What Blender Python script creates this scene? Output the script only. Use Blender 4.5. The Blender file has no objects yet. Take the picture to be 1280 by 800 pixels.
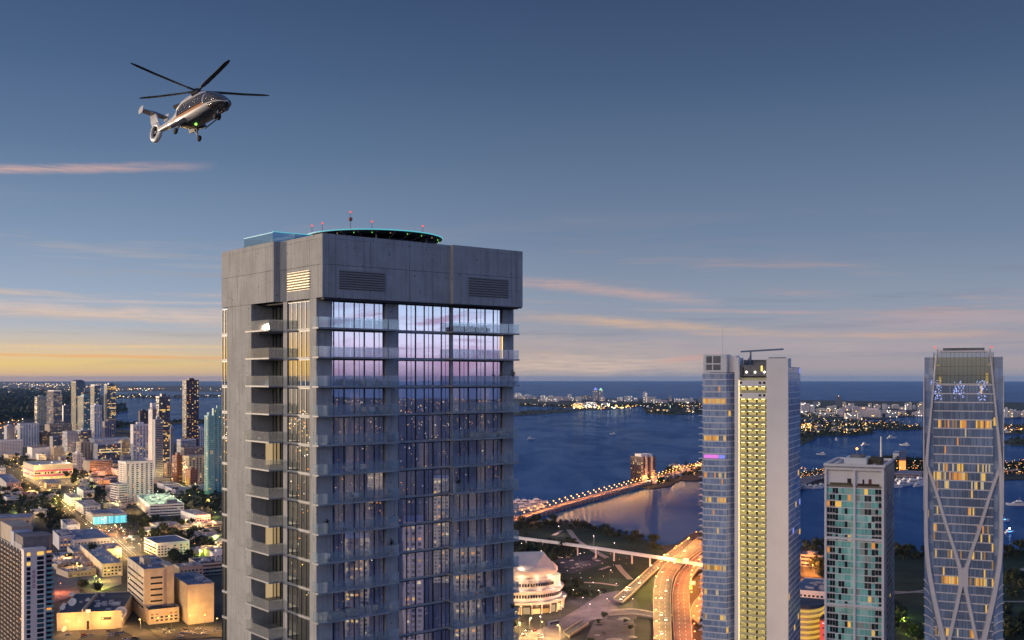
import bpy, math, random
from math import sin, cos, tan, atan2, radians, pi, sqrt, hypot
from mathutils import Vector, Matrix
random.seed(11)
S = bpy.context.scene
COL = S.collection
F, HY, CZ = 1350.0, 472.0, 200.0        # focal length in photo pixels, horizon row, eye height

# ------------------------------------------------------------------ camera
cam_data = bpy.data.cameras.new('camera')
cam = bpy.data.objects.new('camera', cam_data)
COL.objects.link(cam)
cam.location = (0, 0, CZ)
cam.rotation_euler = (pi / 2, 0, 0)
cam_data.sensor_width = 36.0
cam_data.lens = 36.0 * F / 1280.0
cam_data.shift_y = (HY - 400.0) / 1280.0
cam_data.clip_start = 1.0
cam_data.clip_end = 200000.0
S.camera = cam
S.view_settings.view_transform = 'Standard'
S.view_settings.look = 'None'
S.view_settings.exposure = 0.0
S.view_settings.gamma = 1.0
S.view_settings.use_curve_mapping = False
S.render.engine = 'CYCLES'
S.cycles.max_bounces = 6
S.cycles.diffuse_bounces = 2
S.cycles.glossy_bounces = 3
S.cycles.transmission_bounces = 4
S.cycles.transparent_max_bounces = 16
S.cycles.sample_clamp_indirect = 4.0
S.cycles.caustics_reflective = False
S.cycles.caustics_refractive = False
S.cycles.use_denoising = True

# ------------------------------------------------------------------ sun and sky
SUN_AZ = radians(-65.55)             # measured from +Y towards +X
SUN_EL = radians(2.5)
sd = bpy.data.lights.new('sun', 'SUN')
sd.energy = 3.2
sd.angle = radians(0.5)
sd.color = (1.0, 0.76, 0.52)
sun = bpy.data.objects.new('sun', sd)
COL.objects.link(sun)
sv = Vector((sin(SUN_AZ) * cos(SUN_EL), cos(SUN_AZ) * cos(SUN_EL), sin(SUN_EL)))
sun.rotation_euler = sv.to_track_quat('Z', 'Y').to_euler()
sun.location = (-300, 0, 400)


def lin(h):
    h = h.lstrip('#')
    r = []
    for i in (0, 2, 4):
        c = int(h[i:i + 2], 16) / 255.0
        r.append(c / 12.92 if c <= 0.04045 else ((c + 0.055) / 1.055) ** 2.4)
    return tuple(r)


class NT:
    """small helper for node trees"""
    def __init__(s, nt):
        s.nt = nt; s.n = nt.nodes; s.l = nt.links
    def new(s, t, **kw):
        n = s.n.new(t)
        for k, v in kw.items():
            setattr(n, k, v)
        return n
    def link(s, a, b):
        s.l.new(a, b)
    def val(s, sock, x):
        if hasattr(x, 'is_output'):
            s.l.new(x, sock)
        else:
            sock.default_value = x
    def math(s, op, a, b=None, c=None, clamp=False):
        n = s.new('ShaderNodeMath', operation=op); n.use_clamp = clamp
        s.val(n.inputs[0], a)
        if b is not None: s.val(n.inputs[1], b)
        if c is not None: s.val(n.inputs[2], c)
        return n.outputs[0]
    def mapr(s, x, a, b, c=0.0, d=1.0, smooth=True):
        n = s.new('ShaderNodeMapRange')
        n.interpolation_type = 'SMOOTHSTEP' if smooth else 'LINEAR'
        s.val(n.inputs[0], x)
        for i, q in enumerate((a, b, c, d)):
            n.inputs[1 + i].default_value = q
        return n.outputs[0]
    def mix(s, fac, a, b, mode='MIX'):
        n = s.new('ShaderNodeMix', data_type='RGBA', blend_type=mode)
        s.val(n.inputs[0], fac)
        for k, x in ((6, a), (7, b)):
            if hasattr(x, 'is_output'): s.l.new(x, n.inputs[k])
            else: n.inputs[k].default_value = (*x[:3], 1)
        return n.outputs[2]
    def ramp(s, x, stops):
        n = s.new('ShaderNodeValToRGB')
        e = n.color_ramp.elements
        while len(e) > 1: e.remove(e[-1])
        for i, (p, c) in enumerate(stops):
            q = e[0] if i == 0 else e.new(p)
            q.position = p; q.color = (*c, 1)
        s.val(n.inputs[0], x)
        return n.outputs[0]
    def noise(s, vec, scale, detail=4.0, rough=0.5, dist=0.0):
        n = s.new('ShaderNodeTexNoise')
        if vec is not None: s.l.new(vec, n.inputs['Vector'])
        n.inputs['Scale'].default_value = scale
        n.inputs['Detail'].default_value = detail
        n.inputs['Roughness'].default_value = rough
        n.inputs['Distortion'].default_value = dist
        return n.outputs['Fac']
    def comb(s, x, y, z):
        n = s.new('ShaderNodeCombineXYZ')
        for i, q in enumerate((x, y, z)): s.val(n.inputs[i], q)
        return n.outputs[0]


def build_world():
    w = bpy.data.worlds.new('World'); S.world = w; w.use_nodes = True
    t = NT(w.node_tree); t.n.clear()
    out = t.new('ShaderNodeOutputWorld'); bg = t.new('ShaderNodeBackground')
    t.link(bg.outputs[0], out.inputs[0])
    tc = t.new('ShaderNodeTexCoord')
    sep = t.new('ShaderNodeSeparateXYZ'); t.link(tc.outputs['Generated'], sep.inputs[0])
    x, y, z = sep.outputs
    el = t.math('ARCSINE', z)                                # radians
    az = t.math('ARCTAN2', x, y)                             # 0 ahead, + to the right
    e01 = t.math('MULTIPLY', t.math('MAXIMUM', el, 0.0), 1 / 0.8, clamp=True)
    k = 1 / 0.8
    front = t.ramp(e01, [(0.0, lin('9799a8')), (0.010 * k, lin('b0a6ab')), (0.03 * k, lin('a8a5ae')), (0.065 * k, lin('95a0b4')),
                         (0.125 * k, lin('778aa6')), (0.2 * k, lin('5f7593')), (0.27 * k, lin('4a6082')),
                         (0.34 * k, lin('3c5073')), (0.6 * k, lin('4a6698')), (1.0, lin('4a6498'))])
    west = t.ramp(e01, [(0.0, lin('d9b49a')), (0.006 * k, lin('ecc791')), (0.013 * k, lin('f5d486')), (0.024 * k, lin('e4cdae')), (0.045 * k, lin('b9bfca')),
                        (0.075 * k, lin('a0b1c9')), (0.13 * k, lin('8299b8')), (0.2 * k, lin('627c9f')), (0.27 * k, lin('4c668c')),
                        (0.34 * k, lin('3e567c')), (0.6 * k, lin('62789c')), (1.0, lin('4a6498'))])
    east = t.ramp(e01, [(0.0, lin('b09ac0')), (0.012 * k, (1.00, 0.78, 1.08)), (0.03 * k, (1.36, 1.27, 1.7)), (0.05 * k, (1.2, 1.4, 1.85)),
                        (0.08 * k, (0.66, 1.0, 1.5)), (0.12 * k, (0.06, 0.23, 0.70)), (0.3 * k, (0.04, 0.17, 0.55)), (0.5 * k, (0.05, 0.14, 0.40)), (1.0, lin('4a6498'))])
    # the quarter behind the viewer's left shoulder: bright warm sky added to light the walls; straight behind: deep blue
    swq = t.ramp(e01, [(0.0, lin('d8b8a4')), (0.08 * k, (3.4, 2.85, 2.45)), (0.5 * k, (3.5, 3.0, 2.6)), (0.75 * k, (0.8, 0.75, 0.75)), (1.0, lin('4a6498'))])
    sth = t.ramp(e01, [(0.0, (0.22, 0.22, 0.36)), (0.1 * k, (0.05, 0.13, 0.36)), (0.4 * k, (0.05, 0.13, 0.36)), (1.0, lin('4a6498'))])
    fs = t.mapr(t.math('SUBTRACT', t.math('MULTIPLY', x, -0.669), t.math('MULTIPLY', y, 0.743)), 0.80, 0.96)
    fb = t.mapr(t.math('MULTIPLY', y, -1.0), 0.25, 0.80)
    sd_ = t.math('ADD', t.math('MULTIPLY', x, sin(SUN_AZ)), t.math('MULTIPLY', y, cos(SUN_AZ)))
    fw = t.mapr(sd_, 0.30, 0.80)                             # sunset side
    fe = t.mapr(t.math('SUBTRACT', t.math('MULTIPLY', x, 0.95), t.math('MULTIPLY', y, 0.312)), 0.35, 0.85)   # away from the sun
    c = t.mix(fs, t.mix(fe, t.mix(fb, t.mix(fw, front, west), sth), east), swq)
    # the real atmosphere model carries part of the light
    sky = t.new('ShaderNodeTexSky', sky_type='NISHITA')
    sky.sun_disc = False; sky.sun_elevation = SUN_EL; sky.sun_rotation = SUN_AZ
    sky.altitude = 0; sky.air_density = 1.0; sky.dust_density = 1.5; sky.ozone_density = 3.0
    nis = t.mix(1.0, sky.outputs[0], (0.10, 0.10, 0.10), 'MULTIPLY')
    c = t.mix(0.10, c, nis)
    # warm afterglow round the sun
    glow = t.math('MULTIPLY', t.math('POWER', t.math('MAXIMUM', t.math('ADD', t.math('MULTIPLY', sd_, 1.0), t.math('MULTIPLY', el, -1.2)), 0.0), 14.0), 0.9)
    c = t.mix(t.math('MULTIPLY', glow, t.mapr(el, 0.11, 0.0), clamp=True), c, (1.05, 0.62, 0.14))
    # high cirrus: soft layered streaks everywhere
    sv_ = t.comb(t.math('MULTIPLY', az, 2.2), t.math('MULTIPLY', t.math('ADD', el, t.math('MULTIPLY', az, 0.015)), 34.0), 0.0)
    n1 = t.noise(sv_, 1.6, 6.0, 0.6, 0.4)
    n2 = t.noise(t.comb(t.math('MULTIPLY', az, 5.0), t.math('MULTIPLY', el, 90.0), 3.7), 1.3, 4.0, 0.6, 0.3)
    band = t.math('MULTIPLY', t.mapr(el, 0.004, 0.02), t.mapr(el, 0.17, 0.05))
    ccol = t.mix(fe, t.mix(fw, lin('c9a196'), lin('ecc79f')), lin('c79bd0'))
    c = t.mix(t.math('MULTIPLY', t.math('MULTIPLY', t.mapr(n1, 0.50, 0.72), band), 0.55), c, ccol)
    dark = t.mix(fe, t.mix(fw, lin('77809a'), lin('b3a29a')), lin('7d86c4'))
    c = t.mix(t.math('MULTIPLY', t.math('MULTIPLY', t.mapr(n2, 0.52, 0.75), band), 0.40), c, dark)
    eastc = t.math('MULTIPLY', t.mapr(t.noise(t.comb(t.math('MULTIPLY', az, 14.0), t.math('MULTIPLY', t.math('ADD', el, t.math('MULTIPLY', az, 0.10)), 60.0), 9.0), 1.0, 5.0, 0.55, 0.8), 0.48, 0.68), t.mapr(el, 0.20, 0.08))
    c = t.mix(t.math('MULTIPLY', t.math('MULTIPLY', eastc, fe), 0.75), c, lin('cfa3cc'))
    # separate long streaks: (azimuth, elevation, slope, half length, half thickness, colour, strength)
    wob = t.math('MULTIPLY', t.math('SUBTRACT', t.noise(t.comb(t.math('MULTIPLY', az, 16.0), t.math('MULTIPLY', el, 60.0), 1.0), 1.0, 5.0, 0.65), 0.5), 1.0)
    fine = t.noise(t.comb(t.math('MULTIPLY', az, 26.0), t.math('MULTIPLY', el, 420.0), 5.0), 1.0, 4.0, 0.6)
    for (a0, e0, sl, hl, th, colr, k_) in [
            (-0.43, 0.1735, 0.085, 0.165, 0.0046, 'dbb2a6', 0.8),
            (-0.36, 0.0562, -0.022, 0.30, 0.0075, 'e6c9b4', 0.65),
            (-0.30, 0.066, 0.0, 0.18, 0.0020, 'd9c3bb', 0.5),
            (-0.36, 0.0185, -0.010, 0.17, 0.0016, 'f2a868', 0.75),
            (-0.34, 0.0270, 0.004, 0.24, 0.0020, 'f4cf8e', 0.5),
            (0.085, 0.0805, -0.115, 0.115, 0.0066, 'd3ab9e', 0.6),
            (0.12, 0.0490, -0.080, 0.125, 0.0060, 'dfb895', 0.65),
            (0.35, 0.0370, -0.015, 0.20, 0.0042, 'd9b19b', 0.5),
            (0.20, 0.0600, -0.030, 0.10, 0.0022, 'd3a99f', 0.5),
            (0.16, 0.0170, 0.12, 0.035, 0.0036, 'd4958d', 0.7),
            (0.46, 0.0370, 0.07, 0.16, 0.0050, '8b90a6', 0.6),
            (0.46, 0.0230, 0.03, 0.14, 0.0048, '7d87a3', 0.6),
            (0.10, 0.0350, 0.10, 0.12, 0.0036, '9a9aac', 0.45),
            (0.40, 0.0500, 0.02, 0.18, 0.0100, 'b5a6ae', 0.55), (0.30, 0.028, -0.02, 0.22, 0.010, 'bdaaac', 0.5), (0.07, 0.030, -0.04, 0.12, 0.010, 'c9b3a9', 0.45), (0.06, 0.012, 0.0, 0.15, 0.012, 'd9c0ae', 0.85)]:
        da = t.math('SUBTRACT', az, a0)
        line = t.math('ADD', t.math('MULTIPLY', da, sl), e0)
        d = t.math('SUBTRACT', t.math('SUBTRACT', el, line), t.math('MULTIPLY', wob, th * 1.6))
        along = t.math('SUBTRACT', 1.0, t.math('POWER', t.math('DIVIDE', t.math('ABSOLUTE', da), hl), 2.0), clamp=True)
        m = t.math('MULTIPLY', t.mapr(t.math('ABSOLUTE', d), th * 1.25, 0.0), along)
        m = t.math('MULTIPLY', m, t.mapr(fine, 0.25, 0.65, 0.25, 1.0))
        m = t.math('MULTIPLY', m, t.math('GREATER_THAN', y, 0.0))
        c = t.mix(t.math('MULTIPLY', m, k_), c, lin(colr))
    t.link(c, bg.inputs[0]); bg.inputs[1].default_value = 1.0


build_world()


# ------------------------------------------------------------------ where things stand
def G(px, py, z=0.0):
    """the point at height z that a photo pixel looks at"""
    y = (CZ - z) * F / (py - HY)
    return Vector(((px - 640.0) / F * y, y, z))


def ZAT(py, y):
    return CZ - (py - HY) / F * y


# ------------------------------------------------------------------ mesh helpers
class MB:
    def __init__(s):
        s.v = []; s.f = []; s.m = []
    def add(s, vs, fs, mi=0):
        b = len(s.v); s.v += [tuple(p) for p in vs]
        for f in fs:
            s.f.append(tuple(b + i for i in f)); s.m.append(mi)
        return s
    def quad(s, a, b, c, d, mi=0):
        return s.add((a, b, c, d), ((0, 1, 2, 3),), mi)
    def box(s, x0, x1, y0, y1, z0, z1, mi=0, top=None):
        b = len(s.v)
        s.v += [(x0, y0, z0), (x1, y0, z0), (x1, y1, z0), (x0, y1, z0), (x0, y0, z1), (x1, y0, z1), (x1, y1, z1), (x0, y1, z1)]
        for i, f in enumerate(((3, 2, 1, 0), (4, 5, 6, 7), (0, 1, 5, 4), (1, 2, 6, 5), (2, 3, 7, 6), (3, 0, 4, 7))):
            s.f.append(tuple(b + j for j in f)); s.m.append(top if (i == 1 and top is not None) else mi)
        return s
    def prism(s, poly, z0, z1, mi=0, top=None, bottom=True):
        n = len(poly)
        area = sum(poly[i][0] * poly[(i + 1) % n][1] - poly[(i + 1) % n][0] * poly[i][1] for i in range(n))
        if area < 0: poly = list(reversed(poly))
        b = len(s.v)
        s.v += [(p[0], p[1], z0) for p in poly] + [(p[0], p[1], z1) for p in poly]
        s.f.append(tuple(b + n + i for i in range(n))); s.m.append(mi if top is None else top)
        if bottom:
            s.f.append(tuple(b + n - 1 - i for i in range(n))); s.m.append(mi)
        for i in range(n):
            j = (i + 1) % n
            s.f.append((b + i, b + j, b + n + j, b + n + i)); s.m.append(mi)
        return s
    def tube(s, p, q, r0, r1=None, n=8, mi=0, cap=True):
        r1 = r0 if r1 is None else r1
        p = Vector(p); q = Vector(q); d = (q - p)
        if d.length < 1e-6: return s
        d.normalize()
        a = d.orthogonal().normalized(); c = d.cross(a)
        b = len(s.v)
        for (o, r) in ((p, r0), (q, r1)):
            for i in range(n):
                w = 2 * pi * i / n
                s.v.append(tuple(o + a * (cos(w) * r) + c * (sin(w) * r)))
        for i in range(n):
            j = (i + 1) % n
            s.f.append((b + i, b + j, b + n + j, b + n + i)); s.m.append(mi)
        if cap:
            s.f.append(tuple(b + n - 1 - i for i in range(n))); s.m.append(mi)
            s.f.append(tuple(b + n + i for i in range(n))); s.m.append(mi)
        return s
    def bar(s, p, q, w, h, mi=0):
        """rectangular bar between two points, w wide (horizontal), h tall"""
        p = Vector(p); q = Vector(q); d = (q - p).normalized()
        up = Vector((0, 0, 1)) if abs(d.z) < 0.95 else Vector((0, 1, 0))
        a = d.cross(up).normalized() * (w / 2); c = a.cross(d).normalized() * (h / 2)
        b = len(s.v)
        for o in (p, q):
            for (i, j) in ((-1, -1), (1, -1), (1, 1), (-1, 1)):
                s.v.append(tuple(o + a * i + c * j))
        for f in ((3, 2, 1, 0), (4, 5, 6, 7), (0, 1, 5, 4), (1, 2, 6, 5), (2, 3, 7, 6), (3, 0, 4, 7)):
            s.f.append(tuple(b + j for j in f)); s.m.append(mi)
        return s
    def sphere(s, c, r, nu=10, nv=6, mi=0, sc=(1, 1, 1)):
        c = Vector(c); b = len(s.v)
        s.v.append((c.x, c.y, c.z + r * sc[2]))
        for i in range(1, nv):
            th = pi * i / nv
            for j in range(nu):
                ph = 2 * pi * j / nu
                s.v.append((c.x + r * sc[0] * sin(th) * cos(ph), c.y + r * sc[1] * sin(th) * sin(ph), c.z + r * sc[2] * cos(th)))
        s.v.append((c.x, c.y, c.z - r * sc[2]))
        e = len(s.v) - 1
        for j in range(nu):
            k = (j + 1) % nu
            s.f.append((b, b + 1 + j, b + 1 + k)); s.m.append(mi)
            for i in range(nv - 2):
                o = b + 1 + i * nu
                s.f.append((o + j, o + nu + j, o + nu + k, o + k)); s.m.append(mi)
            o = b + 1 + (nv - 2) * nu
            s.f.append((o + j, e, o + k)); s.m.append(mi)
        return s
    def loft(s, rings, mi=0, cap=True, closed=True):
        n = len(rings[0]); b = len(s.v)
        for r in rings: s.v += [tuple(p) for p in r]
        for i in range(len(rings) - 1):
            for j in range(n if closed else n - 1):
                k = (j + 1) % n
                s.f.append((b + i * n + j, b + i * n + k, b + (i + 1) * n + k, b + (i + 1) * n + j)); s.m.append(mi)
        if cap and closed:
            s.f.append(tuple(b + n - 1 - j for j in range(n))); s.m.append(mi)
            o = b + (len(rings) - 1) * n
            s.f.append(tuple(o + j for j in range(n))); s.m.append(mi)
        return s
    def mesh(s, name, mats, smooth=False):
        me = bpy.data.meshes.new(name)
        me.from_pydata(s.v, [], s.f)
        if not isinstance(mats, (list, tuple)): mats = [mats]
        for m in mats: me.materials.append(m)
        if len(mats) > 1: me.polygons.foreach_set('material_index', s.m)
        if smooth: me.polygons.foreach_set('use_smooth', [True] * len(me.polygons))
        me.update()
        return me
    def build(s, name, mats, parent=None, loc=None, rz=0.0, smooth=False):
        o = bpy.data.objects.new(name, s.mesh(name, mats, smooth))
        COL.objects.link(o)
        if parent is not None: o.parent = parent
        if loc is not None: o.location = loc
        if rz: o.rotation_euler.z = rz
        return o


def tag(o, label, cat, group=None):
    o['label'] = label; o['category'] = cat
    if group: o['group'] = group
    return o


def thing(name, label, cat, loc=(0, 0, 0), rz=0.0, group=None):
    o = bpy.data.objects.new(name, None); COL.objects.link(o)
    o.empty_display_size = 1.0
    o.location = loc; o.rotation_euler = (0, 0, rz)
    return tag(o, label, cat, group)


def kind(o, k, label=None):
    o['kind'] = k
    if label: o['label'] = label
    return o


def dup(root, loc, rz=0.0, label=None, group=None, scale=None):
    r = root.copy(); COL.objects.link(r); r.location = loc
    r.rotation_euler = (root.rotation_euler[0], root.rotation_euler[1], rz)
    if label: r['label'] = label
    if group: r['group'] = group
    if scale: r.scale = (scale, scale, scale)
    for ch in list(root.children):
        c = ch.copy(); COL.objects.link(c); c.parent = r
        for g in ch.children:
            d = g.copy(); COL.objects.link(d); d.parent = c
    return r


# ------------------------------------------------------------------ materials
MATS = {}


def pbr(name, col, rough=0.6, metal=0.0, spec=0.4, var=0.0, vscale=1.0, bump=0.0, bscale=8.0, emit=None, estr=0.0, coord='Object', detail=4.0):
    if name in MATS: return MATS[name]
    m = bpy.data.materials.new(name); m.use_nodes = True
    t = NT(m.node_tree); b = t.n['Principled BSDF']
    b.inputs['Base Color'].default_value = (*col, 1)
    b.inputs['Roughness'].default_value = rough
    b.inputs['Metallic'].default_value = metal
    b.inputs['Specular IOR Level'].default_value = spec
    if var or bump:
        tc = t.new('ShaderNodeTexCoord')
    if var:
        n = t.noise(tc.outputs[coord], vscale, detail, 0.6)
        lo = tuple(max(0, c * (1 - var)) for c in col); hi = tuple(min(1, c * (1 + var)) for c in col)
        t.link(t.mix(t.mapr(n, 0.3, 0.7), lo, hi), b.inputs['Base Color'])
    if bump:
        bn = t.new('ShaderNodeBump'); bn.inputs['Strength'].default_value = bump
        t.link(t.noise(tc.outputs[coord], bscale, 5.0, 0.6), bn.inputs['Height'])
        t.link(bn.outputs[0], b.inputs['Normal'])
    if emit:
        b.inputs['Emission Color'].default_value = (*emit, 1); b.inputs['Emission Strength'].default_value = estr
    MATS[name] = m
    return m


def glow(name, col, strength):
    return pbr('glow_' + name, (0.04, 0.04, 0.04), 0.5, emit=col, estr=strength)


def glassy(name, tint, refl, rough=0.0, gcol=(1, 1, 1), diff=None, dfac=0.0, bump=0.0):
    """see-through pane: part mirror, part clear (tinted), optionally part milky"""
    if name in MATS: return MATS[name]
    m = bpy.data.materials.new(name); m.use_nodes = True
    t = NT(m.node_tree); t.n.clear()
    out = t.new('ShaderNodeOutputMaterial')
    tr = t.new('ShaderNodeBsdfTransparent'); tr.inputs[0].default_value = (*tint, 1)
    gl = t.new('ShaderNodeBsdfGlossy'); gl.inputs['Color'].default_value = (*gcol, 1); gl.inputs['Roughness'].default_value = rough
    if bump:
        tc = t.new('ShaderNodeTexCoord'); bn = t.new('ShaderNodeBump'); bn.inputs['Strength'].default_value = bump; bn.inputs['Distance'].default_value = 0.05
        t.link(t.noise(tc.outputs['Object'], 0.35, 2.0), bn.inputs['Height']); t.link(bn.outputs[0], gl.inputs['Normal'])
    mx = t.new('ShaderNodeMixShader'); mx.inputs[0].default_value = refl
    t.link(tr.outputs[0], mx.inputs[1]); t.link(gl.outputs[0], mx.inputs[2])
    last = mx
    if diff:
        df = t.new('ShaderNodeBsdfDiffuse'); df.inputs[0].default_value = (*diff, 1)
        tl = t.new('ShaderNodeBsdfTranslucent'); tl.inputs[0].default_value = (*diff, 1)
        m3 = t.new('ShaderNodeMixShader'); m3.inputs[0].default_value = 0.4
        t.link(df.outputs[0], m3.inputs[1]); t.link(tl.outputs[0], m3.inputs[2])
        m2 = t.new('ShaderNodeMixShader'); m2.inputs[0].default_value = dfac
        t.link(mx.outputs[0], m2.inputs[1]); t.link(m3.outputs[0], m2.inputs[2]); last = m2
    t.link(last.outputs[0], out.inputs[0])
    MATS[name] = m
    return m
# ====================================================================== concrete tower with the helipad
def concrete(name, col, seams=True):
    m = bpy.data.materials.new(name); m.use_nodes = True; MATS[name] = m
    t = NT(m.node_tree); b = t.n['Principled BSDF']; b.inputs['Roughness'].default_value = 0.85; b.inputs['Specular IOR Level'].default_value = 0.2
    tc = t.new('ShaderNodeTexCoord'); o = tc.outputs['Object']
    big = t.noise(o, 0.35, 5.0, 0.65); fine = t.noise(o, 3.0, 6.0, 0.7)
    lo = tuple(c * 0.86 for c in col); hi = tuple(c * 1.10 for c in col)
    c1 = t.mix(t.mapr(big, 0.3, 0.7), lo, hi)
    c2 = t.mix(t.math('MULTIPLY', t.mapr(fine, 0.45, 0.75), 0.35), c1, tuple(c * 0.6 for c in col))
    # rain streaks
    sp = t.new('ShaderNodeMapping'); sp.inputs['Scale'].default_value = (2.5, 2.5, 0.12); t.link(o, sp.inputs[0])
    c3 = t.mix(t.math('MULTIPLY', t.mapr(t.noise(sp.outputs[0], 1.0, 3.0), 0.46, 0.74), 0.75), c2, tuple(c * 0.58 for c in col))
    pn = t.new('ShaderNodeTexVoronoi'); pn.inputs['Scale'].default_value = 0.16; pn.feature = 'F1'; t.link(o, pn.inputs['Vector'])
    c3 = t.mix(t.math('MULTIPLY', t.mapr(pn.outputs['Color'], 0.2, 0.9, 0, 1, False), 0.22), c3, tuple(c * 0.72 for c in col))
    # bolt holes and pits
    vo = t.new('ShaderNodeTexVoronoi'); vo.inputs['Scale'].default_value = 0.9; t.link(o, vo.inputs['Vector'])
    c4 = t.mix(t.mapr(vo.outputs['Distance'], 0.13, 0.07), c3, tuple(c * 0.35 for c in col))
    t.link(c4, b.inputs['Base Color'])
    bn = t.new('ShaderNodeBump'); bn.inputs['Strength'].default_value = 0.25; bn.inputs['Distance'].default_value = 0.05
    t.link(fine, bn.inputs['Height']); t.link(bn.outputs[0], b.inputs['Normal'])
    return m


M_CONC = concrete('cast_concrete', (0.42, 0.425, 0.43))
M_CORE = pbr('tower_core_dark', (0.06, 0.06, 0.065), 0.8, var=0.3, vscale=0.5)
M_SLAB = pbr('slab_edge', (0.34, 0.35, 0.37), 0.55, var=0.2, vscale=0.7)
M_MULL = pbr('dark_mullion', (0.025, 0.028, 0.035), 0.4, metal=0.5)
M_GLASS_R = glassy('reflective_glass_bay_side', (0.84, 0.84, 0.90), 0.76, 0.0, (0.97, 0.96, 1.0), (0.70, 0.66, 1.0), 0.27, bump=0.035)  # milky blue share stands in for the blue-violet reflections
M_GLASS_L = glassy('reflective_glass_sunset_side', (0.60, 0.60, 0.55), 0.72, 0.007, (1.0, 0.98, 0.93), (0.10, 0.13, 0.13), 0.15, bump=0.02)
M_RAIL = glassy('railing_glass', (0.90, 0.95, 0.98), 0.09, 0.02, (0.9, 0.98, 1.0), (0.74, 0.84, 0.92), 0.17)
M_RAIL_W = glassy('railing_glass_frosted', (0.92, 0.94, 0.94), 0.05, 0.006, (1, 1, 1), (0.80, 0.78, 0.74), 0.22)
M_CURT = [pbr('curtain_cream', (0.55, 0.50, 0.40), 0.9, var=0.25, vscale=2.0, emit=(1.0, 0.78, 0.42), estr=1.0),  # curtain glow stands in for room lamps behind them
          pbr('curtain_shade', (0.30, 0.29, 0.27), 0.9, var=0.25, vscale=2.0, emit=(1.0, 0.80, 0.50), estr=.42),
          pbr('curtain_grey', (0.20, 0.20, 0.24), 0.9, var=0.25, vscale=2.0, emit=(0.6, 0.6, 1.0), estr=0.03)]
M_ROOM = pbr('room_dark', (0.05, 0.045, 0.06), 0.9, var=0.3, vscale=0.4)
M_DOWNL = glow('ceiling_spot', (1.0, 0.80, 0.42), 7.0)
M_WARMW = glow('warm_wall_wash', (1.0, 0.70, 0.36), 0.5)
M_LOUV = pbr('louver_metal', (0.24, 0.22, 0.19), 0.5, metal=0.3)
M_WHITEP = pbr('white_paint', (0.74, 0.74, 0.73), 0.5, var=0.06, vscale=0.5)

PSI = atan2(0.631, 0.776)
TO = Vector((-22.82, 130.0, 0.0))
tow = thing('residential_tower', 'tall concrete tower with round helipad on top and glass balconies, closest building', 'tower', TO, PSI)
cu, su = cos(PSI), sin(PSI)


def lx(px, c=0.0):       # local x on the plane local y = c
    r = (px - 640) / F
    ox, oy = TO.x - su * c, TO.y + cu * c
    return (r * oy - ox) / (cu - su * r)


def ly(px, c=0.0):       # local y on the plane local x = c
    r = (px - 640) / F
    ox, oy = TO.x + cu * c, TO.y + su * c
    return (ox - r * oy) / (su + cu * r)


XR = lx(650)             # crown width (bay side)
YL = ly(277, -0.9)       # crown depth (sunset side)
ZT, ZB = 217.4, 209.7
FZ = [206.1 - 3.56 * k for k in range(17)]
BY = 1.5                 # bay-side wall plane, under the overhanging crown
yA, yB, yC, yD, yE = ly(387), ly(359), ly(354), ly(314, -.88), ly(284, -.88)
x404, x480, x497, x562, x565, x629, x642 = (lx(404, BY + .4), lx(480, BY + .4), lx(497.5, BY), lx(562.5, BY), lx(566, BY), lx(629, BY), lx(642, BY))

# ---- crown: cast panels over a core, with open joints
m = MB()
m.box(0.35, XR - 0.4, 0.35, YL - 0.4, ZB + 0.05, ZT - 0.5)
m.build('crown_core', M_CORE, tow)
m = MB()
ZM = 213.7
J = 0.02


def panels_x(x0, x1, yf, cuts):
    e = [x0] + cuts + [x1]
    for a, b_ in zip(e[:-1], e[1:]):
        for (z0, z1) in ((ZB, ZM - J), (ZM + J, ZT - 0.55), (ZT - 0.53, ZT)):
            m.box(a + J, b_ - J, yf, yf + 0.36, z0, z1)


def panels_y(y0, y1, xf, cuts):
    e = [y0] + cuts + [y1]
    for a, b_ in zip(e[:-1], e[1:]):
        for (z0, z1) in ((ZB, ZM - J), (ZM + J, ZT - 0.55), (ZT - 0.53, ZT)):
            m.box(xf, xf + 0.36, a + J, b_ - J, z0, z1)


xs = lx(566, -0.5)
m.box(-0.004, 0.36, -0.004, 0.36, ZB, ZT)
panels_x(0.36, xs, 0.0, [lx(411), lx(463), lx(512)])
panels_x(xs, XR, -0.6, [lx(601, -0.6)])
m.box(xs - 0.01, xs + 0.3, -0.59, 0.4, ZB + 0.004, ZT - 0.004)
m.box(XR - 0.36, XR, -0.24, YL, ZB + 0.002, ZT - 0.002)
ys = ly(350, 0)
panels_y(0.36, ys, 0.0, [ly(387), ly(364)])
panels_y(ys, YL, -0.9, [ly(332, -.9), ly(305, -.9)])
m.box(-0.89, 0.4, ys - 0.01, ys + 0.34, ZB + 0.004, ZT - 0.004)
m.box(-0.5, XR, YL - 0.36, YL - 0.004, ZB + 0.004, ZT - 0.004)
m.build('crown_panel', M_CONC, tow)
m = MB(); m.box(0.4, XR - 0.4, 0.4, YL - 0.4, ZT - 1.2, ZT - 1.0); m.build('roof', M_SLAB, tow)
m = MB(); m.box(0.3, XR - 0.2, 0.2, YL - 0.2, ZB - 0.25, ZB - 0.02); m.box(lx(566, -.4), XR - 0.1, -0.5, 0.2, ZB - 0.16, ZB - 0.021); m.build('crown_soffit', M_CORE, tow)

# ---- louvred vents in the crown


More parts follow.
